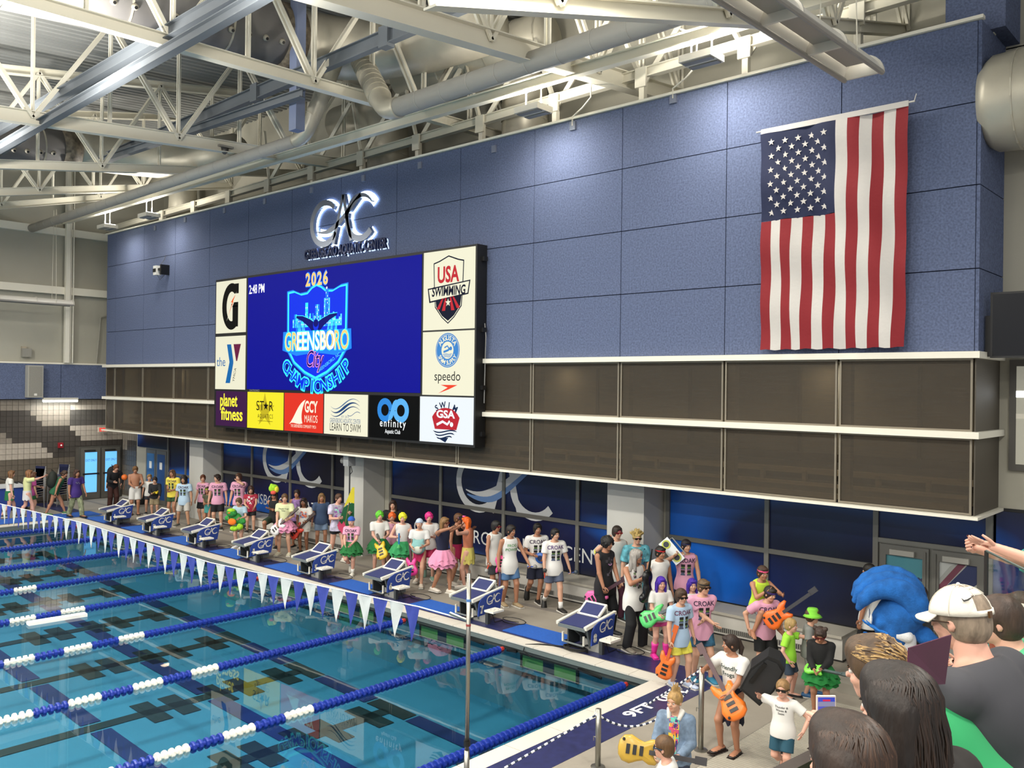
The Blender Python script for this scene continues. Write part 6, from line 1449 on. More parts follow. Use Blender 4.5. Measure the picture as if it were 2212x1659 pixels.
J = R('girl in white tee with orange print holding a red guitar', (656, 1195), 1076, face=-55, hair='long', hairc='251812', sc='d2cfc8', hem=-.13, prt=blot(['c8512f', '5a86b4', 'd98a6a'], 22, 8, .09, .10), bottom='shorts', bc='b8b4ac', leg=.4, skin='brown', **GP)
guitar('red toy guitar hanging neck up in front of the white tee with orange print', W3(J, (.20, 0, .50*J['H'])), (.55, .35, .62), (.4, -.8, .3), .95, 'c43a2a')
R('blond woman in blue denim shirt behind the flag carrier', (693, 1187), 1066, face=-30, hair='long', hairc='8a6a44', sc='3c5070', bottom='shorts', bc='7a90ac', leg=.7, skin='tan', **ST)
J = R('woman in tie-dye tee and black shorts holding a green and pink banner', (728, 1212), 1067, face=-10, hair='bun', hairc='4a3020', sc=M('tie_dye_mint', srgb('#b9b3c8'), .9, noise=(7, .5)), prt=blot(['8a3f9a', 'b56ac0', '9ad8c8'], 26, 12, .12, .18), bottom='shorts', bc='14161c', leg=.4, lh=(.2, .1, .72), rh=(.16, -.06, .66), lf=(.14, .05, .045), rf=(-.14, -.05, .05), shoes='shoe', shc='d8d2c4', curl=(1, 1), skin='pink')
# banner
c = W3(J, (.22, .04, 0)); t = thing('painted_banner', 'green banner with yellow top and pink lower edge hanging from a short staff', 'banner', tuple(c)); t.rotation_euler = (0, 0, math.radians(42))
hb = J['H']/1.6; b = MB(); b.tube([(0, 0, .55*hb), (.22, 0, 1.72*hb)], .012, 6); b.build('staff', C('8a6a3a'), t)
def ban(nm, mt, pts, lift): b = MB(); b.prism([(x*hb, z_*hb) for x, z_ in pts], (0, -lift, 0), (1, 0, 0), (0, 0, 1), (0, -.008, 0)); b.build(nm, mt, t)
ban('green_cloth', C('14532f', .9), [(-.10, .92), (.02, 1.30), (.22, 1.42), (.27, 1.42), (.27, .66), (.12, .62)], .0); ban('yellow_tip', C('d2c433', .9), [(.02, 1.30), (.22, 1.78), (.27, 1.78), (.27, 1.40), (.15, 1.42)], .004)
ban('pink_edge', C('c43e62', .9), [(-.14, .84), (-.08, .98), (-.02, .90), (.03, .98), (.08, .84), (.16, .88), (.19, .76), (.27, .80), (.27, .60), (.18, .46)], .006)
# --- tutu group
R('girl with blue cap in pink tee and green tutu holding a small toy', (759, 1243), 1116, face=-55, hair='beanie', hairc='2a57b4', prt=croak(), bottom='tutu', bc='1e6b34', lh=(.18, .05, .56), rh=(.18, -.06, .56), hpitch=8, skin='pink', shoes='shoe', shc='d6d3c8', sock='dddcd6', lf=(.0, .02, .045), rf=(-.10, -.05, .16), **PK)
J = R('girl with fuzzy green wig in white tee and green tutu', (818, 1240), 1105, face=-30, hair='wig', hairc='5fbf2c', sc='d8d7d2', bottom='tutu', bc='1c6a36', lh=(.18, .08, .62), rh=(.16, -.05, .56), curl=(1, 1), skin='pink', **ST)
guitar('yellow and black toy guitar of the girl with the green wig', W3(J, (.22, -.02, .52*J['H'])), (-.55, .2, .75), (.4, -.8, .3), .95, 'd9b52c', neckc='2a2019')
R('long haired woman in black tee standing at the window behind the wigs', (848, 1222), 1081, face=-50, hair='long', hairc='35231a', sc='121214', hem=-.09, bottom='pants', bc='16171a', girth=1.1, **ST)
R('child with fuzzy orange wig in pink tee with a green painted hand', (846, 1231), 1108, face=-45, hair='wig', hairc='e2601f', bottom='shorts', bc='7a8a2c', lh=(.16, .0, .88), lel=(.5, .8, -.4), curl=(2, 0), **PK)
J = R('girl with fuzzy yellow wig in white ruffled top and green tutu', (868, 1250), 1109, face=-25, hair='wig', hairc='e2de2a', shirt='sleeveless', sc='d9d8d6', bottom='tutu', bc='2f8f55', lh=(.20, .06, .74), rh=(.12, -.12, .66), hyaw=-20, curl=(1, 1), skin='pink', **ST)
b = MB(); c = wrist(J, 1); b.tube([(0, 0, -.16), (0, 0, .1)], .02, 6); o = b.build('toy_horn', C('1f6fae', .4), None, loc=tuple(c)); tag(o, 'blue and green toy horn by the girl with the yellow wig', 'toy'); b = MB(); b.lathe([(.02, -.16), (.06, -.24)], (0, 0, 0), 8); b.build('bell', C('2f9a4a', .4), o)
J = R('child with pale blue cap in white tee hugging a teal cushion', (905, 1265), 1121, face=-50, hair='beanie', hairc='b7c6da', sc='d2d2d0', bottom='skirt', bc='c02c5c', lh=(.18, .08, .62), rh=(.18, -.08, .60), shoes='shoe', shc='d2c8b8', **WK)
c = W3(J, (.19, 0, .60*J['H'])); t = thing('round_cushion', 'teal plush cushion with pale belly held against the white tee', 'cushion', tuple(c)); t.rotation_euler = J['root'].rotation_euler
plush(t, 'body', M('plush_teal', srgb('#7fb0ae'), .95, bump=(60, .6)), [((0, 0, 0), (.12, .17, .17)), ((.0, .1, .15), (.04, .04, .05)), ((.0, -.1, .15), (.04, .04, .05))]); plush(t, 'belly', M('plush_cream', srgb('#c9cfc0'), .95), [((.08, 0, -.04), (.06, .11, .1))])
guitar('hot pink toy guitar hanging beside the teal cushion', W3(J, (.18, -.16, .42*J['H'])), (-.25, .1, .95), (.4, -.8, .2), .85, 'e23f94', neckc='4a2530')
R('girl with hot pink wig in white tee and crimson shorts', (925, 1251), 1108, face=-40, hair='wig', hairc='e22f86', sc='dad9d6', bottom='shorts', bc='a81f4c', leg=.75, lh=(.16, .06, .66), rh=(.13, -.05, .58), shoes='shoe', shc='7a9a8a', lf=(.05, .06, .045), rf=(-.16, -.05, .12), skin='pink')
R('blond girl in navy tank and pink tutu raising both arms', (955, 1281), 1118, face=5, hair='long', hairc='7a5a34', shirt='tank', sc='1a1e38', bottom='tutu', bc='dc8fae', lh=(.27, .06, .92), rh=(.24, -.10, .90), lf=(.09, .05, .045), rf=(-.12, -.05, .06), shoes='shoe', shc='d8cfc2', skin='tan', extra=lambda J: sunglasses(J, '5a2a20'))
R('girl in black top and magenta skirt behind the navy tank', (985, 1262), 1110, face=10, hair='messy', hairc='5c3c22', shirt='tank', sc='151416', bottom='skirt', bc='a82458', lh=(.22, .1, .80), skin='tan', shoes='shoe', shc='b8b0a4', **ST)
J = R('girl with orange wig in orange tank and tiered yellow skirt', (1010, 1269), 1118, face=-150, hair='bob', hairc='e8641a', shirt='tank', sc='c4795a', bottom='ruffle', bc='d2c66a', rh=(.10, -.06, .86), lh=(.14, .12, .84), rel=(.2, -.9, -.3), hyaw=25, shoes='shoe', shc='d8d2c6', skin='pink', curl=(0, 2), **ST)
c = at(1000, 1121, 1, at(1010, 1269, 2, 0)[1]); t = thing('toy_camera', 'black toy video camera with pink lens held up by the orange wig', 'toy', tuple(c)); b = MB(); b.box(-.1, .05, -.04, .04, -.03, .05); b.build('case', C('17171a', .4), t); b = MB(); b.tube([(-.1, 0, .01), (-.2, 0, .01)], .03, 8); b.build('lens', C('8a4a6a', .4), t); b = MB(); b.box(0, .08, -.02, .02, .05, .08); b.build('handle', C('e0609a', .4), t)
# --- boys group
J = R('dark haired boy in white sleeveless shirt and grey shorts with red glasses', (1066, 1292), 1126, face=5, hair='bowl', hairc='14110f', shirt='sleeveless', sc='d6d5d0', hem=-.09, bottom='shorts', bc='35383c', leg=.8, skin='tan', extra=lambda J: sunglasses(J, '7a1f2c'), curl=(1, 1), **ST)
maraca('red handled maraca low in the hand of the boy in white sleeveless shirt', wrist(J, 1), (-.2, -.3, -.9), 'd2452f', '9a9a96')
J = R('boy in white tank and denim shorts looking right', (1099, 1309), 1135, face=-20, hair='messy', hairc='1f1813', shirt='tank', sc='dcdbd7', hem=-.12, prt=words(['FROG', 'POWER'], '3f8a3c', .05, .02), bottom='shorts', bc='4a6d96', leg=.75, lh=(.18, .2, .50), rh=(.02, -.16, .50), hyaw=15, skin='tan', lf=(.06, .07, .045), rf=(-.05, -.06, .045), shoes='shoe', shc='9c8868', curl=(1, 1))
maraca('blue handled maraca in the left hand of the boy in the white tank', wrist(J, 0), (.9, .3, .1), '2a4fb0'); guitar('hot pink toy guitar held upside down by the boy in the white tank', W3(J, (-.02, -.2, .42*J['H'])), (.05, -.1, -1), (.4, -.8, 0), .8, 'e2508f', neckc='4a4260')
J = R('dark haired boy in white lettered tee with a blue drum at his chest', (1158, 1303), 1131, face=-35, hair='bowl', hairc='15120f', sc='dedcd8', prt=croak(), bottom='shorts', bc='171b30', leg=.85, lh=(.17, .04, .60), rh=(.12, -.08, .63), lf=(.02, .02, .045), rf=(-.17, -.07, .13), skin='tan', shoes='shoe', shc='171512')
c = W3(J, (.17, .04, .585*J['H'])); t = thing('toy_tambourine', 'round blue toy tambourine hanging on a cord at the white lettered tee', 'toy', tuple(c)); dn = np.array([.5, -.85, 0]); b = MB(); b.lathe([(.10, -.03), (.12, 0), (.10, .03), (.03, .035)], (0, 0, 0), 18, axis=dn); b.build('rim', C('2f66c0', .3), t, smooth=True); b = MB(); b.tube([dn*.03, dn*.045], .06, 12); b.build('skin', C('1d2f5a', .4), t)
b = MB(); b.tube([(0, 0, .1), (.06, .05, .34*J['H']/1.65)], .006, 5); b.build('cord', C('6a5a7a'), t)
J = R('boy in white lettered tee and grey shorts striding with maracas', (1195, 1318), 1142, face=-30, hair='short', hairc='15110f', sc='e2e0dc', hem=-.09, prt=croak('5a3a78'), bottom='shorts', bc='535c72', leg=.7, lh=(.06, .19, .50), rh=(.08, -.15, .47), lf=(.13, .05, .045), rf=(-.16, -.06, .10), shoes='shoe', shc='15130f', sock='d9d8d4', curl=(1, 1), hyaw=10)
maraca('grey and red maraca in the right hand of the striding boy', wrist(J, 1), (.2, -.2, .9), 'c84a3a', '3a3a3a'); maraca('blue handled grey maraca behind the striding boy', wrist(J, 0), (.8, .5, .2), '2f4a8c', '4a5560')
J = R('curly haired teenager in black sleeveless shirt and black trousers', (1304, 1371), 1160, face=-5, hair='afro', hairc='0f0d0c', shirt='sleeveless', sc='17161a', hem=-.11, prt=blot(['3a363c', '55505a'], 16, 6, .1, .2), bottom='pants', bc='101116', lh=(.18, .04, .50), rh=(.10, -.12, .50), hpitch=6, skin='tan', curl=(1, 1), **ST)
guitar('pink toy guitar held low by the teenager in black', W3(J, (.10, -.10, .46*J['H'])), (.8, .05, .55), (.3, -.9, .1), 1.05, 'e86aa8', neckc='4a3038')
b = MB(); a_ = np.linspace(0, 2*math.pi, 24); c = J['nb']; b.tube([c+np.array([.05+.10*(1-math.cos(a))*.5*J['H']/1.7*.9, .07*math.sin(a), -.02-.16*(1-math.cos(a))*.5*1.3]) for a in a_], .008, 5, closed=True); b.build('bead_necklace', C('c78fc0', .3), J['root'])
def boombox(label, c, d, col='8f9292', tr='c8c832'):
    d, s, w_ = frame(d, (.4, -.85, .2)); t = thing('toy_boombox', label, 'boombox', tuple(c)); b = MB(); b.obox((0, 0, 0), d*.26, s*.11, w_*.07); b.build('case', C(col, .3, metal=.5), t)
    for k in (-.16, .16): b = MB(); b.tube([d*k+w_*.07, d*k+w_*.085], .085, 16); sp = b.build('speaker_ring', C(tr, .4), t); b = MB(); b.tube([d*k+w_*.085, d*k+w_*.092], .055, 14); b.build('speaker_cone', C('1a2230', .5), sp)
    b = MB(); b.tube([d*-.2+s*.11, d*-.2+s*.17, d*.2+s*.17, d*.2+s*.11], .012, 6); b.build('handle', C('8f9292', .4), t)
J = R('boy with red glasses and boombox in white tank and maroon trousers', (1328, 1340), 1137, face=-25, hair='bowl', hairc='2a2018', shirt='sleeveless', sc='d3d2cc', hem=-.10, bottom='pants', bc='3d1226', rh=(.12, -.16, .88), rel=(.2, -.9, -.4), curl=(0, 1), extra=lambda J: (headband(J, 'a83a5a', .2), sunglasses(J, '7a1f2c')), **ST)
boombox('silver and yellow boombox on the shoulder of the boy in maroon trousers', at(1306, 1205, 1, at(1328, 1340, 2, 0)[1]-.15), (.75, .1, -.6))
J = R('blond spiky haired man in blue tropical shirt and sunglasses', (1372, 1347), 1149, face=-40, hair='spiky', hairc='b39a5c', shirt='tee', sleeve=.7, hem=-.13, sc=M('tropical_print', srgb('#5fa6b4'), .85, noise=(9, .7)), prt=blot(['2f8a6a', 'd8e6e4', '2a6aa0', '1f5f6a'], 46, 9, .15, .26), bottom='pants', bc=M('tropical_trousers', srgb('#5a98a4'), .85, noise=(9, .7)), extra=lambda J: sunglasses(J), **ST)
J = R('man with shaggy grey wig in white tank and black trousers holding a black inflatable', (1367, 1404), 1188, face=-15, hair='wild', hairc='8f8a84', shirt='tank', sc='dad8d3', hem=-.12, prt=blot(['3a3a40', '6a7a5a', '8a6a7a'], 22, 14, .1, .2), bottom='pants', bc='121215', rh=(.14, .0, .74), lh=(.20, .07, .60), rel=(.2, -.9, -.5), hyaw=25, skin='tan', shoes='shoe', shc='7a7468', curl=(1, 1), lf=(.03, .10, .045), rf=(.0, -.08, .045), extra=lambda J: headband(J, 'b01f3a', .22))
c = at(1398, 1262, 1, at(1367, 1404, 2, 0)[1]-.2); t = thing('inflatable_guitar', 'glossy black inflatable guitar held upright by the man in the grey wig', 'guitar', tuple(c)); blk_ = C('111113', .25)
plush(t, 'body', blk_, [((0, 0, .12), (.07, .13, .14)), ((0, .0, -.1), (.07, .10, .16)), ((-.04, -.02, -.24), (.07, .14, .09))]); b = MB(); b.tube([(.02, 0, .2), (.08, .02, .62)], [.03, .012], 6); b.build('neck', blk_, t)
R('muscular teenager in white sleeveless tee with red headband', (1421, 1372), 1181, face=-25, hair='short', hairc='14110e', shirt='sleeveless', sc='dcdad6', hem=-.10, bottom='shorts', bc='1d1d22', leg=.8, girth=1.12, hyaw=10, skin='tan', extra=lambda J: headband(J, 'c01f26', .2), **ST)
J = R('boy in pink lettered tank and navy bandana with a silver boombox', (1478, 1362), 1166, face=-50, hair='short', hairc='1f1a20', shirt='sleeveless', prt=croak(), bottom='pants', bc='1a1b1f', rh=(.12, -.14, .84), rel=(.2, -.9, -.4), hyaw=20, curl=(0, 1), extra=lambda J: headband(J, '22254a', .2), **PK, **ST)
boombox('silver boombox tilted on the shoulder of the boy in the navy bandana', at(1452, 1191, 1, at(1478, 1362, 2, 0)[1]-.2), (.7, .1, -.7), 'b4b8b8', 'b8c046')
J = R('girl with purple wig in white tee, pink shorts and hot pink boots', (1424, 1420), 1246, face=-35, hair='wavy', hairc='43209a', sc='dcd9d4', bottom='shorts', bc='c0407e', leg=.5, lh=(.18, .08, .60), rh=(.16, -.07, .56), shoes='boot', shc='e0359a', curl=(1, 1), skin='pink', lf=(.05, .06, .045), rf=(-.03, -.06, .045))
guitar('green toy guitar with black spots held by the girl in pink boots', W3(J, (.21, -.02, .60*J['H'])), (.75, .5, .45), (.3, -.85, .4), .95, '52c268', neckc='3d4a50')
R('girl with purple wig in white tee behind the boy in sunglasses', (1492, 1412), 1250, face=-40, hair='wavy', hairc='3f2292', sc='d9d6d2', bottom='shorts', bc='2a2f6a', skin='pink', lh=(.16, .05, .6), **ST)
J = R('boy in light blue lettered tee and yellow patterned shorts', (1466, 1483), 1273, face=-20, hair='bowl', hairc='3d2817', sc='a6bfd8', hem=-.10, prt=croak('6a3a58'), bottom='shorts', leg=.72, bc=M('patch_shorts', srgb('#d8c24a'), .8, noise=(5, .7)), lh=(.02, .17, .50), rh=(.05, -.16, .46), hyaw=-10, shoes='shoe', shc='b8c4dc', curl=(0, 1), lf=(.05, .08, .045), rf=(-.04, -.05, .045), extra=lambda J: sunglasses(J))
guitar('orange toy guitar hanging neck up from the hand of the boy in light blue', W3(J, (.02, -.22, .34*J['H'])), (.25, .1, 1.0), (.3, -.9, 0), .85, 'e2712c', neckc='c8602a')
R('boy in pink lettered tee and sunglasses with folded arms', (1514, 1470), 1252, face=-40, hair='short', hairc='5a452c', prt=croak(), hem=-.11, bottom='shorts', leg=.7, bc=M('splash_shorts', srgb('#24506a'), .8, noise=(7, .8)), lh=(.14, -.05, .62), rh=(.15, .07, .60), hyaw=25, shoes='shoe', shc='2f7a9a', extra=lambda J: (sunglasses(J), headband(J, '1a1a1c', .2)), lf=(.05, .08, .045), rf=(-.02, -.07, .045), **PK)
J = R('ponytailed girl in white lettered tee and navy skirt with an orange guitar', (1581, 1628), 1373, face=-95, hair='pony', hairc='2a1b13', sc='dcd9d3', prt=words(['Friendly', 'Frogs'], '1f3a34', .055, .0), bottom='skirt', bc='14182c', hem=.03, leg=.95, lh=(.16, .05, .54), rh=(.18, -.18, .70), hyaw=-40, skin='tan', shoes='sandal', shc='241a16', curl=(1, 1), lf=(.0, .05, .045), rf=(.06, -.07, .06), group=None)
guitar('orange toy guitar with black pickups slung across the ponytailed girl', W3(J, (.19, -.04, .60*J['H'])), (-.75, .25, .80), (.35, -.9, .3), 1.0, 'f07a2a', neckc='4a2c30')
# --- pair with the piggyback
J = R('man in pink lettered tee and black shorts giving a piggyback ride', (1650, 1472), 1262, face=-35, hair='short', hairc='1f1712', prt=croak(), bottom='shorts', bc='0f1012', leg=.8, lean=8, rh=(-.02, -.17, .55), lh=(.05, .17, .55), hyaw=15, hpitch=8, extra=lambda J: headband(J, '3a2a78', .16), **PK, **ST)
a0 = math.radians(-35); P_ = np.array(J['root'].location)
J2 = R('child with pink headband and lime vest riding on the man\'s back', None, xy=(P_[0]-.20*math.cos(a0), P_[1]-.20*math.sin(a0)), z=.46, H=1.38, face=-35, hair='short', hairc='3a2517', shirt='tank', sc='b8d83c', bottom='shorts', bc='8c8f94', leg=.85, lean=10, lh=(.30, .14, .70), rh=(.24, -.03, .74), lf=(.20, .17, .28), rf=(.20, -.17, .27), shoes='none', extra=lambda J: headband(J, 'e0507e', .2), skin='tan')
guitar('orange toy guitar with dark neck held out by the riding child', at(1702, 1316, 1, P_[1]-.2), (.85, .25, .75), (.2, -.95, .1), .95, 'ea6a26', neckc='3a3a3e')
R('blond boy in neon green tee reaching one arm to the right', (1702, 1506), 1336, face=10, hair='buzz', hairc='a08452', sc='96d83a', bottom='shorts', bc='2c3a4a', leg=.85, lh=(.30, .05, .80), rh=(.06, -.16, .5), prt=words(['ready set', 'swim team', 'fast frogs'], '3a5a2a', .03, .04, back=True), curl=(2, 0), skin='pink', shoes='sandal', shc='2a2a2e', **ST)
def bucket_hat(J):
    Rh, hc, hh = J['Rh'], J['hc'], J['hh']; b = MB(); prof = [(.02, .62), (.34, .60), (.40, .50), (.44, .20), (.50, .16), (.68, .0), (.66, -.01), (.46, .13)]; b.lathe(prof, (0, 0, 0), 20); b.v = [tuple(hc+Rh@(np.array(q)*hh)) for q in b.v]; b.build('bucket_hat', C('7ac83c', .9), J['root'], smooth=True)
R('child in lime bucket hat and dark waistcoat behind the black sweater', (1747, 1503), 1316, face=20, hair='short', hairc='4a3626', sc='7a7c78', prt=blot(['2a2a2e'], 10, 3, .08, .1), bottom='shorts', bc='8a8c88', extra=bucket_hat, shoes='shoe', shc='2a5a86', **ST)
J = R('girl with two hair buns in black off-shoulder sweater and green tutu', (1772, 1546), 1350, face=-75, hair='buns', hairc='33231a', shirt='long', sc='121213', bottom='tutu', bc='17702f', lh=(.17, .03, .56), rh=(.17, -.05, .55), hpitch=25, skin='tan', shoes='sandal', shc='b8b0a0', extra=lambda J: sunglasses(J, '5a1418'), girth=1.05, group=None, **ST)
guitar('thin lime toy guitar held level by the girl with hair buns', W3(J, (.22, .06, .55*J['H'])), (.9, -.1, .05), (.1, -.6, .8), .62, '7ad84a', neckc='3a4a4a', trim='20301f')
J = R('boy in white lettered tee and sunglasses running with a black loudspeaker', (1690, 1692), 1478, H=1.24, face=-80, hair='buzz', hairc='8a6a42', sc='dad8d3', prt=words(['Thunder &', 'Waves &', 'Swim'], '2a2a2c', .03, .05), bottom='shorts', bc='1f4a5c', leg=.8, lh=(.06, .20, .55), rh=(.05, -.22, .82), lf=(.06, .05, .045), rf=(-.18, -.05, .16), skin='pink', shoes='sandal', shc='1a1614', extra=lambda J: sunglasses(J), group=None, lel=(-.2, .9, -.2))
# black loudspeaker held at his shoulder
c = at(1646, 1462, 1, J['root'].location[1]+.2); d, s, w_ = frame((.55, .1, .83), (.45, -.85, .0)); t = thing('loudspeaker', 'large black loudspeaker carried on the shoulder of the running boy', 'speaker', tuple(c))
b = MB(); ol = [(-.30, -.17), (-.27, .16), (.06, .21), (.36, .13), (.40, -.02), (.34, -.14), (.0, -.20)]; b.prism([(x*.92, y_*.92) for x, y_ in ol], -w_*.14, d, s, w_*.28); b.build('cabinet', C('17181a', .5), t)
b = MB(); b.prism([(x*.8, y_*.8) for x, y_ in ol], w_*.14, d, s, w_*.012); b.build('grille', C('232426', .6), t); b = MB(); b.obox(d*.08+s*.10+w_*.155, d*.16, s*.02, w_*.02); b.build('handle', C('0c0c0d', .4), t)
# --- denim jacket boy and the boy in front
J = R('boy with spiked hair in denim jacket and bright necklaces', (1458, 1774), 1489, H=1.42, face=-75, hair='mohawk', hairc='9a7a48', shirt='long', sc=M('denim_jacket', srgb('#6d8096'), .85, noise=(16, .3)), prt=blot(['c84a7a', 'e0c23a', '3a2a6a', 'd86a3a', '5ac0a8'], 60, 21, .035, .24), bottom='pants', bc='32394a', lh=(.14, .07, .56), rh=(.20, -.10, .56), curl=(1, 1), hyaw=-15, skin='fair', group=None, **ST)
b = MB(); 
for s in (-1, 1): b.tube([J['nb']+np.array([-.05, s*.02, .03]), J['nb']+np.array([.02, s*.07, .04]), J['nb']+np.array([.09, s*.055, -.03])], [.03, .035, .02], 8)
b.build('white_hood', C('d9d6ce', .95), J['root'], smooth=True)
J = R('boy with cropped hair and blue sunglasses holding a gold saxophone guitar', (1440, 1905), 1594, H=1.38, face=-150, hair='buzz', hairc='5a4026', sc='d9d7d2', bottom='shorts', bc='2f6a4a', lh=(.16, .10, .62), rh=(.22, -.10, .66), hyaw=-10, curl=(1, 1), skin='pink', extra=lambda J: sunglasses(J, '1a3a52'), group=None, **ST)
guitar('shiny gold inflatable guitar with dark neck in front of the denim jacket', at(1418, 1628, 1, J['root'].location[1]+.12), (.80, .50, -.10), (.1, -.95, .35), .82, 'b8963a', neckc='3c3a3c')
# --- officials by the doors
R('man with moustache in white patterned shirt and black trousers', None, xy=(25.05, 2.75), H=1.80, face=175, hair='buzz', hairc='18130f', shirt='tee', sleeve=.8, sc='d9d9d6', hem=-.10, prt=blot(['26305a', '1c2238', '4a5a80'], 60, 33, .16, .24), bottom='pants', bc='121215', girth=1.25, skin='tan', group=None, **ST)
R('bearded man in charcoal shirt by the glass doors', (1992, 1490), 1269, face=185, hair='short', hairc='2c2019', shirt='long', sc='35383a', hem=-.08, bottom='pants', bc='22252c', girth=1.15, skin='fair', group=None, **ST)
# --- things on the far left deck
chm = C('b8b8b4', .3, metal=.8); nvy = C('1b2247', .7)
ch = thing('stacking_chair', 'x', 'chair')
for s in (-1, 1):
    b = MB(); b.tube([(s*.24, -.24, 0), (s*.25, -.20, .42), (s*.25, .18, .44)], .014, 6); b.build('front_leg', chm, ch); b = MB(); b.tube([(s*.24, .26, 0), (s*.25, .2, .45), (s*.24, .3, .84)], .014, 6); b.build('rear_leg', chm, ch)
b = MB(); b.tube([(-.25, -.21, .45), (.25, -.21, .45)], .016, 6); b.build('front_rung', chm, ch); b = MB(); b.tube([(-.25, .3, .82), (.25, .3, .82)], .014, 6); b.build('top_rung', chm, ch)
b = MB(); b.box(-.22, .22, -.2, .2, .43, .46); b.build('seat', nvy, ch); b = MB(); b.box(-.22, .22, .25, .29, .58, .84); b.build('backrest', nvy, ch)
first = True
for (px, py, lab) in ((72, 1098, 'left'), (124, 1092, 'right')):
    base = at(px, py, 2, 0)
    for k in range(9):
        o = ch if first else copy_tree(ch); first = False; o.location = (base[0], base[1], k*.085 if k else 0); o.rotation_euler = (0, 0, math.radians(20)); o['label'] = 'navy and chrome chair in the %s of the two tall chair stacks' % lab; o['group'] = 'stacked chairs, %s stack' % lab
c = at(22, 1100, 2, 0); t = thing('blue_cart', 'blue storage cart with white lid at the left edge', 'cart', (c[0], c[1], 0)); b = MB(); b.box(-.45, .45, -.7, .5, .1, .82); b.build('bin', C('1e3d8c', .6), t); b = MB(); b.box(-.5, .5, -.75, .55, .82, .88); b.build('lid', C('c9ccd0', .5), t)
for x in (-.35, .35):
    for y_ in (-.6, .4): b = MB(); b.tube([(x-.03, y_, .06), (x+.03, y_, .06)], .06, 10); b.build('wheel', black, t)
c = at(20, 1078, 0, XL+.6); t = thing('ramp_handrail', 'black tubular handrail against the brown tiles', 'handrail', (XL+.6, c[1], 0)); b = MB(); b.tube([(0, -.6, 0), (0, -.6, 1.05), (0, -.3, 1.1), (0, .5, .8), (0, .5, 0)], .022, 7); b.build('rail', C('141414', .5), t); b = MB(); b.tube([(.5, -.2, 0), (.5, -.2, .95), (.5, .1, 1.0), (.5, .7, .75), (.5, .7, 0)], .022, 7); b.build('rail', C('141414', .5), t)
c = at(303, 1089, 2, 0); t = thing('waste_bin', 'dark grey waste bin standing by the left window', 'bin', (c[0], c[1], 0)); b = MB(); b.lathe([(.19, 0), (.24, .7), (.25, .72)], (0, 0, 0), 14); b.build('bucket', C('35383a', .6), t, smooth=True); b = MB(); b.lathe([(.26, .72), (.26, .76), (.1, .82)], (0, 0, 0), 14); b.build('lid', C('2a2c2e', .6), t)
# ================================================================== spectators near the camera
def px3(px, py, d): return CAM+ray(px, py)*d
FG = dict(group=None, cell=.011)
tier = MB(); tier.box(28.5, 34, -14.5, -8.5, 1.0, 2.05); tier.box(31.0, 36, -9.0, -5.6, 0.0, 2.1)
struct(tier.build('trim_bleacher', M('bleacher_concrete', srgb('#8f8a80'), .8)))
def spectator(label, px, py, d, H, face, **k):
    """standing on the bleacher with the middle of the head at this pixel and distance"""
    P = px3(px, py, d); hh = .155+.042*H; ln = k.get('lean', 0); a = math.radians(face); Rm = rot('y', ln)
    Rh = rot('z', k.get('hyaw', 0))@rot('y', ln*.35+k.get('hpitch', 0)); tl = H*(1-.525-.028)-hh
    q = np.array([0, 0, .525*H])+Rm@np.array([0, 0, tl])+Rm@np.array([.012*H, 0, .028*H])+Rh@np.array([.02*H, 0, hh*.5])
    return person(label, None, xy=(P[0]-q[0]*math.cos(a)+q[1]*math.sin(a), P[1]-q[0]*math.sin(a)-q[1]*math.cos(a)), z=P[2]-q[2], H=H, face=face, **{**FG, **k})
# woman with a loose bun
def strands(J, n, hexes, seed, kind):
    """hair locks as thin tubes lying over the hair mass"""
    rr = random.Random(seed); Rh, hc, hh = J['Rh'], J['hc'], J['hh']; sets = [MB() for _ in hexes]
    for i in range(n):
        th = rr.uniform(-math.pi, math.pi); pts = []
        if kind == 'bun':
            s0 = np.array([.30*math.cos(th*.5), .30*math.sin(th*.5), .48-.25*abs(math.sin(th*.5))]); e0 = np.array([-.52, rr.uniform(-.1, .1), .0+rr.uniform(-.1, .1)])
            for t_ in np.linspace(0, 1, 7):
                q = s0*(1-t_)+e0*t_; c_ = np.array([-.07, 0, .11]); v = q-c_; v = v/np.sqrt((v[0]/.49)**2+(v[1]/.41)**2+(v[2]/.46)**2); pts.append(c_+v*(1.05+rr.uniform(-.01, .02)))
        else:
            s0 = np.array([rr.uniform(-.25, .2), .02*math.copysign(1, th), .55]); sd = math.sin(th); fr_ = math.cos(th)
            if fr_ > .55: continue
            c_ = np.array([-.07, 0, .11])
            for t_ in np.linspace(0.05, 1, 5):
                e_ = np.array([fr_*.40-.06, sd*.42, .05]); q = s0*(1-t_)+e_*t_; v = q-c_; v = v/np.sqrt((v[0]/.49)**2+(v[1]/.41)**2+(v[2]/.46)**2); pts.append(c_+v*1.02)
            b0 = pts[-1]; L = rr.uniform(1.1, 1.6); w0 = rr.uniform(-.05, .05)
            for t_ in np.linspace(.2, 1, 6): pts.append(b0+np.array([-.05*t_-.02+.03*math.sin(t_*5+i), (w0+sd*.06)*t_, -L*t_]))
        sets[i % len(hexes)].tube([hc+Rh@(p*hh) for p in pts], [.002]+[.0035]*(len(pts)-2)+[.0012], 4)
    for s_, h in zip(sets, hexes):
        if s_.v: o = s_.build('hair_locks', M('hair_lock_'+h, srgb(h), .5), J['hair'], smooth=True); o['kind'] = 'stuff'
J = spectator('woman in bright green tee with streaked hair in a loose bun leaning forward', 1888, 1446, 3.25, 1.66, 185, hair='bun', hairc='4a3724', sc='1f8a52', skin='pink', hpitch=-8, lean=48, hyaw=0, girth=1.15, lh=(.42, .12, .50), rh=(.42, -.12, .50))
strands(J, 300, ['8a6c42', '5c4429', '3c2b1b', 'a88a58'], 3, 'bun')
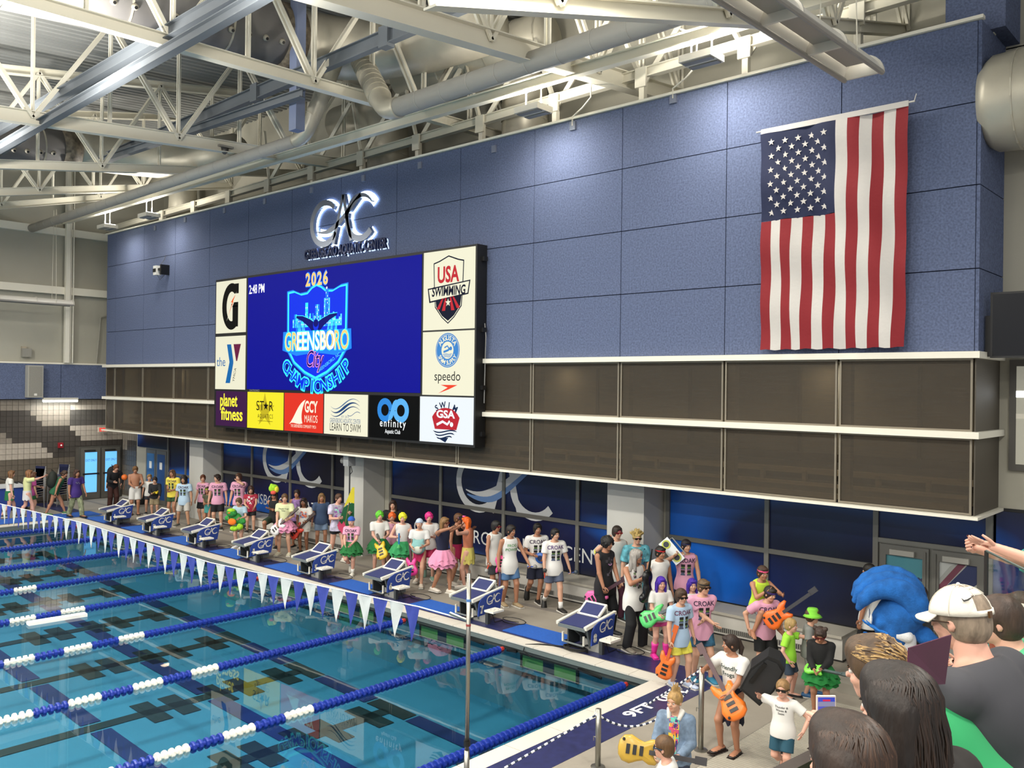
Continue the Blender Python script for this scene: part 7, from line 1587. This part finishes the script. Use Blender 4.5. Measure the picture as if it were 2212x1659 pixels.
b = MB(); b.ball(J['hc']+J['Rh']@(np.array([0.0, .37, -.20])*J['hh']), .006, 6); b.ball(J['hc']+J['Rh']@(np.array([0.0, -.37, -.20])*J['hh']), .006, 6); b.build('earring', C('d9c8a0', .2, metal=.8), J['root'])
J = spectator('woman with very long dark hair covering her back, seen from behind', 1936, 1530, 2.45, 1.66, 170, hair='part', hairc='1c130e', sc='1c1816', skin='pink', lean=14, hpitch=-2)
strands(J, 520, ['241912', '1a120d', '2e2018'], 7, 'long')
_P = px3(1828, 1645, 2.2); _a = math.radians(165); _w = px3(1790, 1565, 2.72)-np.array([_P[0]-.06*math.cos(_a), _P[1]-.06*math.sin(_a), _P[2]-1.39]); PHL = tuple(np.array([math.cos(_a)*_w[0]+math.sin(_a)*_w[1], -math.sin(_a)*_w[0]+math.cos(_a)*_w[1], _w[2]])/1.5)
J = spectator('girl with straight brown hair at the bottom edge, seen from behind', 1828, 1645, 2.2, 1.50, 165, hair='part', hairc='2a1c13', sc='44302a', skin='pink', rh=PHL, lh=(.12, .03, .84), curl=(1, 1), lean=4)
strands(J, 520, ['38261a', '2a1c13', '463022', '322217'], 9, 'long')
# phone in front of her
c = px3(1784, 1545, 2.75); t = thing('phone', 'white cased phone filming the parade above the brown haired girl', 'phone', tuple(c)); r_, u_, n_ = AX_R, -AX_D, -AX_F
b = MB(); b.obox((0, 0, 0), r_*.030, u_*.062, n_*.004); b.build('case', C('d9d2c4', .4), t); b = MB(); b.obox(n_*.005, r_*.0265, u_*.058, n_*.0008); sc_ = b.build('screen', M('phone_screen', srgb('#222a6a'), .2, emit=srgb('#2a3a9a'), estr=.8), t)
fc = Face(n_*.006, r_, u_, n_); b = MB(); rect(b, fc, -.026, .026, .03, .045, .0005, 0); rect(b, fc, -.012, .012, .046, .052, .0006, 1); rect(b, fc, -.026, .0, -.03, .0, .0005, 2); rect(b, fc, -.026, .026, -.05, -.03, .0005, 0); b.build('screen_picture', [G('8a8aa8', .9), G('c83050', 1), G('3a5ad0', 1)], sc_)
J = R('woman with hidden face holding up the white phone', None, xy=tuple(px3(1800, 1700, 2.9)[:2]), z=1.35, H=1.60, face=150, hair='long', hairc='3a281c', sc='2a3140', rh=(.26, -.05, .90), lh=(.24, .06, .86), curl=(1, 1), group=None) if False else None
# man with the white cap
J = spectator('tall man in charcoal tee and white cap, seen from behind', 2072, 1338, 3.35, 1.84, 170, hair='buzz', hairc='8a7a68', sc='3d3d42', sleeve=.8, skin='pink', girth=1.18, hpitch=6, lean=4, lh=(.24, .10, .60), rh=(.30, .02, .62), curl=(1, 1))
Rh, hc, hh = J['Rh'], J['hc'], J['hh']; capm = M('cap_cotton', srgb('#d9d3c6'), .85, bump=(40, .25)); n = 28; V = []; prof = []
for j in range(9):
    el = math.radians(2+88*j/8)
    for a in range(n):
        th = 2*math.pi*a/n; x, y_, zz = .50*math.cos(el)*math.cos(th)-.05, .43*math.cos(el)*math.sin(th), .10+.47*math.sin(el); V.append((x, y_, zz))
b = MB(); Fq = []
for j in range(8):
    for a in range(n):
        th = 2*math.pi*(a+.5)/n
        if math.cos(th) < -.80 and 0 < j < 4: continue
        Fq.append((j*n+a, j*n+(a+1) % n, (j+1)*n+(a+1) % n, (j+1)*n+a))
b.add([hc+Rh@(np.array(q)*hh) for q in V], Fq); cap = b.build('cap', capm, J['root'], smooth=True); sm = cap.modifiers.new('thickness', 'SOLIDIFY'); sm.thickness = .006
b = MB(); n2 = 14; V = []
for k in range(n2+1):
    th = math.radians(-62+124*k/n2)
    for r_e, zz in ((.49, .12), (.70, .04)): V.append((r_e*math.cos(th)*(1 if r_e < .6 else 1.08)-.05, (.43 if r_e < .6 else .50)*math.sin(th), zz-(.04*abs(math.sin(th)) if r_e > .6 else 0)))
b.add([hc+Rh@(np.array(q)*hh) for q in V], [(2*k, 2*k+1, 2*k+3, 2*k+2) for k in range(n2)]); br = b.build('brim', capm, cap, smooth=True); sm = br.modifiers.new('thickness', 'SOLIDIFY'); sm.thickness = .006
b = MB(); b.ball(hc+Rh@(np.array([-.05, 0, .575])*hh), .008, 8); b.build('button', capm, cap)
for k in range(6):
    th = math.pi/6+k*math.pi/3; b = MB(); b.tube([hc+Rh@(np.array([.505*math.cos(e)*math.cos(th)-.05, .435*math.cos(e)*math.sin(th), .10+.475*math.sin(e)])*hh) for e in np.linspace(.75 if abs(k-2.5) < 1 else .05, 1.5, 9)], .0018, 4); b.build('seam', C('c2bbac'), cap)
b = MB(); b.obox(hc+Rh@(np.array([-.555, .10, .14])*hh), Rh@np.array([.004, 0, 0]), Rh@np.array([0, .010, 0]), Rh@np.array([0, 0, .012])); b.build('strap_buckle', C('6a4a2c', .3, metal=.7), cap)
th = math.radians(128); b = MB(); o_ = np.array([.515*math.cos(.62)*math.cos(th)-.05, .445*math.cos(.62)*math.sin(th), .10+.48*math.sin(.62)]); e1 = np.array([-math.sin(th), math.cos(th), 0]); nn = np.array([math.cos(th)*.8, math.sin(th)*.8, .6]); e2 = np.cross(nn, e1); e2 /= np.linalg.norm(e2); fcx = Face(hc+Rh@((o_+nn*.02)*hh), Rh@e1*hh, Rh@e2*hh, Rh@nn)
stroke(b, fcx, [(-.09, .02), (-.06, -.03), (0, -.015), (.11, .06)], [.004, .035, .03, .004], .001); b.build('stitched_tick', C('1a1a1c'), cap)
b = MB(); b.tube([hc+Rh@(np.array([.36, -.30, .0])*hh), hc+Rh@(np.array([-.02, -.40, .01])*hh)], .003, 5); b.tube([hc+Rh@(np.array([.36, .30, .0])*hh), hc+Rh@(np.array([-.02, .40, .01])*hh)], .003, 5); b.build('glasses_arm', C('3a2a22', .3), J['root'])
# maroon poster in his hand
c = px3(2008, 1432, 2.75); A1, B1, C1, D1 = [px3(*q)-c for q in ((1964, 1400, 2.62), (2056, 1371, 2.95), (2042, 1478, 2.95), (1960, 1482, 2.62))]
t = thing('poster_board', 'dark maroon poster board held up by the man in the white cap', 'poster', tuple(c)); nrm = np.cross(B1-A1, D1-A1); nrm /= np.linalg.norm(nrm); b = MB(); b.add([A1, B1, C1, D1]+[q+nrm*.004 for q in (A1, B1, C1, D1)], [(0, 1, 2, 3), (7, 6, 5, 4), (0, 4, 5, 1), (1, 5, 6, 2), (2, 6, 7, 3), (3, 7, 4, 0)]); b.build('board', M('maroon_card', srgb('#4a1234'), .6, noise=(5, .15)), t)
b = MB(); m_ = (A1+D1)*.35+(B1+C1)*.15-nrm*.003; uu = (B1-A1)/np.linalg.norm(B1-A1); vv = (A1-D1)/np.linalg.norm(A1-D1); b.obox(m_-vv*.03, uu*.018, vv*.008, nrm*.001); b.build('smudge', C('2a0a1e'), t)
# front rail of the bleacher
ra, rb = px3(1640, 1690, 2.72), px3(2140, 1448, 3.9); zr = (ra[2]+rb[2])/2; t = thing('front_rail', 'dark edged tan rail along the bleacher front below the spectators', 'rail', (ra[0], ra[1], 2.05)); v = np.array([rb[0]-ra[0], rb[1]-ra[1], 0]); hz = zr-2.05
b = MB(); b.beam((0, 0, hz), v+np.array([0, 0, hz]), .05, .03); b.build('handrail', C('2c241d', .4), t); b = MB(); b.beam((0, 0, hz-.06), v+np.array([0, 0, hz-.06]), .02, .09); b.build('fascia', C('9a8c74', .6), t)
for f_ in (0, .5, 1): b = MB(); b.tube([v*f_, v*f_+np.array([0, 0, hz])], .02, 8); b.build('post', steel, t)
# person in light green further along
spectator('person in mint green tee behind the man in the white cap', 2158, 1342, 4.3, 1.68, 190, hair='short', hairc='3a2a20', sc='4fae7e', skin='pink', lean=14, girth=1.2, cell=.014)
# people at the right edge behind the glass guard
P = px3(2310, 1300, 5.2); R('person at the right edge stretching both arms to the left', None, xy=(P[0], P[1]), z=2.30, H=1.66, face=222, hair='long', hairc='5a4028', sc='2f8f86', lh=(.30, .02, .90), rh=(.31, -.06, .875), curl=(2, 1), skin='pink', group=None, cell=.012)
P = px3(2222, 1330, 5.8); J = R('seated spectator in teal tee and navy shorts behind the glass guard', None, xy=(P[0], P[1]), z=2.1, H=1.70, face=215, dp=(0, 0, -.26), lf=(.25, .09, .045), rf=(.25, -.09, .045), lh=(.22, .06, .42), rh=(.24, -.06, .44), hair='short', hairc='3a2a1e', sc='2a7f7a', bc='1a2440', leg=.8, skin='pink', group=None, cell=.014)
b = MB(); w0 = J['arms'][1][2]; b.tube([w0+np.array([-.02, 0, .01]), w0+np.array([.02, 0, .0])], .036, 12); b.build('wristwatch', black, J['root'])
q = MB(); q.box(-.25, .25, -.6, .6, 0, .36); o = q.build('bleacher_seat', C('7a766c'), None, loc=(P[0]+.2, P[1]+.1, 2.1)); tag(o, 'grey bleacher seat under the seated spectator', 'seat')
c = px3(2196, 1345, 5.0); t = thing('orange_bucket', 'orange bucket with white lid at the right edge', 'bucket', (c[0], c[1], 2.1)); hz = c[2]+.06-2.1; b = MB(); b.lathe([(.12, hz-.32), (.16, hz-.06), (.17, hz-.05), (.17, hz-.03)], (0, 0, 0), 18); b.build('pail', C('d2542c', .4), t, smooth=True); b = MB(); b.lathe([(.175, hz-.03), (.175, hz+.0), (.12, hz+.03)], (0, 0, 0), 18); b.build('lid', C('d9d2c6', .5), t, smooth=True); b = MB(); b.box(-.2, .2, -.2, .2, 0, hz-.32); b.build('stand', C('55524c'), t)
# glass guard with its dark edge
c0, c1 = px3(2131, 1190, 4.75), px3(2290, 1120, 3.9); t = thing('glass_guard', 'clear glass guard panel with dark edge at the right', 'guard', (c0[0], c0[1], 2.1)); v = c1-c0; hgt = c0[2]-2.1
gm_ = bpy.data.materials.new('guard_glass'); gm_.use_nodes = True; nt = gm_.node_tree; nt.nodes.remove(nt.nodes['Principled BSDF']); tr = nt.nodes.new('ShaderNodeBsdfTransparent'); tr.inputs[0].default_value = (.86, .93, .90, 1); gl = nt.nodes.new('ShaderNodeBsdfGlossy'); gl.inputs['Roughness'].default_value = .02; fr_ = nt.nodes.new('ShaderNodeFresnel'); mx = nt.nodes.new('ShaderNodeMixShader'); nt.links.new(fr_.outputs[0], mx.inputs[0]); nt.links.new(tr.outputs[0], mx.inputs[1]); nt.links.new(gl.outputs[0], mx.inputs[2]); nt.links.new(mx.outputs[0], nt.nodes['Material Output'].inputs['Surface'])
b = MB(); b.add([(0, 0, 0), (v[0], v[1], 0), (v[0], v[1], hgt), (0, 0, hgt)], [(0, 1, 2, 3)]); b.build('pane', gm_, t); b = MB(); b.tube([(0, 0, 0), (0, 0, hgt)], .011, 6); b.build('edge_post', C('1d1a17', .4), t); b = MB(); b.tube([(0, 0, hgt), (v[0], v[1], hgt)], .007, 6); b.build('top_edge', C('3a4a44', .3), t)
# ---- person in the wave costume
J = R('person in white top with fluffy blue plush arms reaching forward', (1953, 1556), H=1.56, face=205, hair='none', shirt='tee', sleeve=.5, sc=M('white_fleece', srgb('#dedede'), .95, bump=(50, .6)), skin='plush_blue', bottom='pants', bc=M('white_fur', srgb('#dcdcd8'), .95, bump=(40, 1.0)), lh=(.30, .08, .86), rh=(.30, -.10, .72), girth=1.25, group=None, lel=(-.2, .8, -.6), rel=(-.2, -.8, -.6), cell=.012, **ST)
J['root'].data.materials[0] = M('plush_blue_fur', srgb('#1f6fc4'), .95, noise=(12, .25), bump=(60, .7))
hcw = W3(J, J['hc']); t = thing('costume_head', 'big plush blue wave shaped costume head with three curling crests', 'costume head', tuple(hcw)); t.rotation_euler = J['root'].rotation_euler
fur = M('plush_wave_blue', srgb('#1a5ea8'), .95, noise=(7, .28), bump=(50, .8))
f = Field((-.65, -.5, -.55), (.75, .5, .75), .022)
f.ell((.02, 0, .06), (.34, .30, .30), rot('y', 35), k=.05); f.ell((.10, 0, -.20), (.24, .26, .24), k=.08); f.cone((-.30, 0, -.22), (-.46, 0, -.34), .13, .09, .06); f.ell((.30, 0, -.06), (.10, .22, .16), k=.06)
V, F = f.mesh(); obj('mask', np_mesh('mask', V, F, fur), t)
for k, (y_, s, up) in enumerate(((-.20, 1.0, .10), (0.0, 1.0, .05), (.20, .96, .0))):
    f = Field((-.7, -.6, -.4), (1.0, .6, .9), .022); pts = [np.array([-.20+.85*(1-math.cos(a))*.5*s, y_*.9, up+.10+.42*math.sin(a)*s-.10*(a/2.6)]) for a in np.linspace(.15, 2.75, 9)]; rr_ = [.16, .17, .17, .16, .15, .13, .11, .09, .05]
    for i in range(8): f.cone(pts[i], pts[i+1], rr_[i], rr_[i+1], .03)
    V, F = f.mesh(); obj('crest', np_mesh('crest', V, F, fur), t)
for s in (-1, 1): b = MB(); b.ball((.42, s*.16, .0), (.02, .05, .07), 8); b.build('eye_patch', C('e6e6e6'), t)
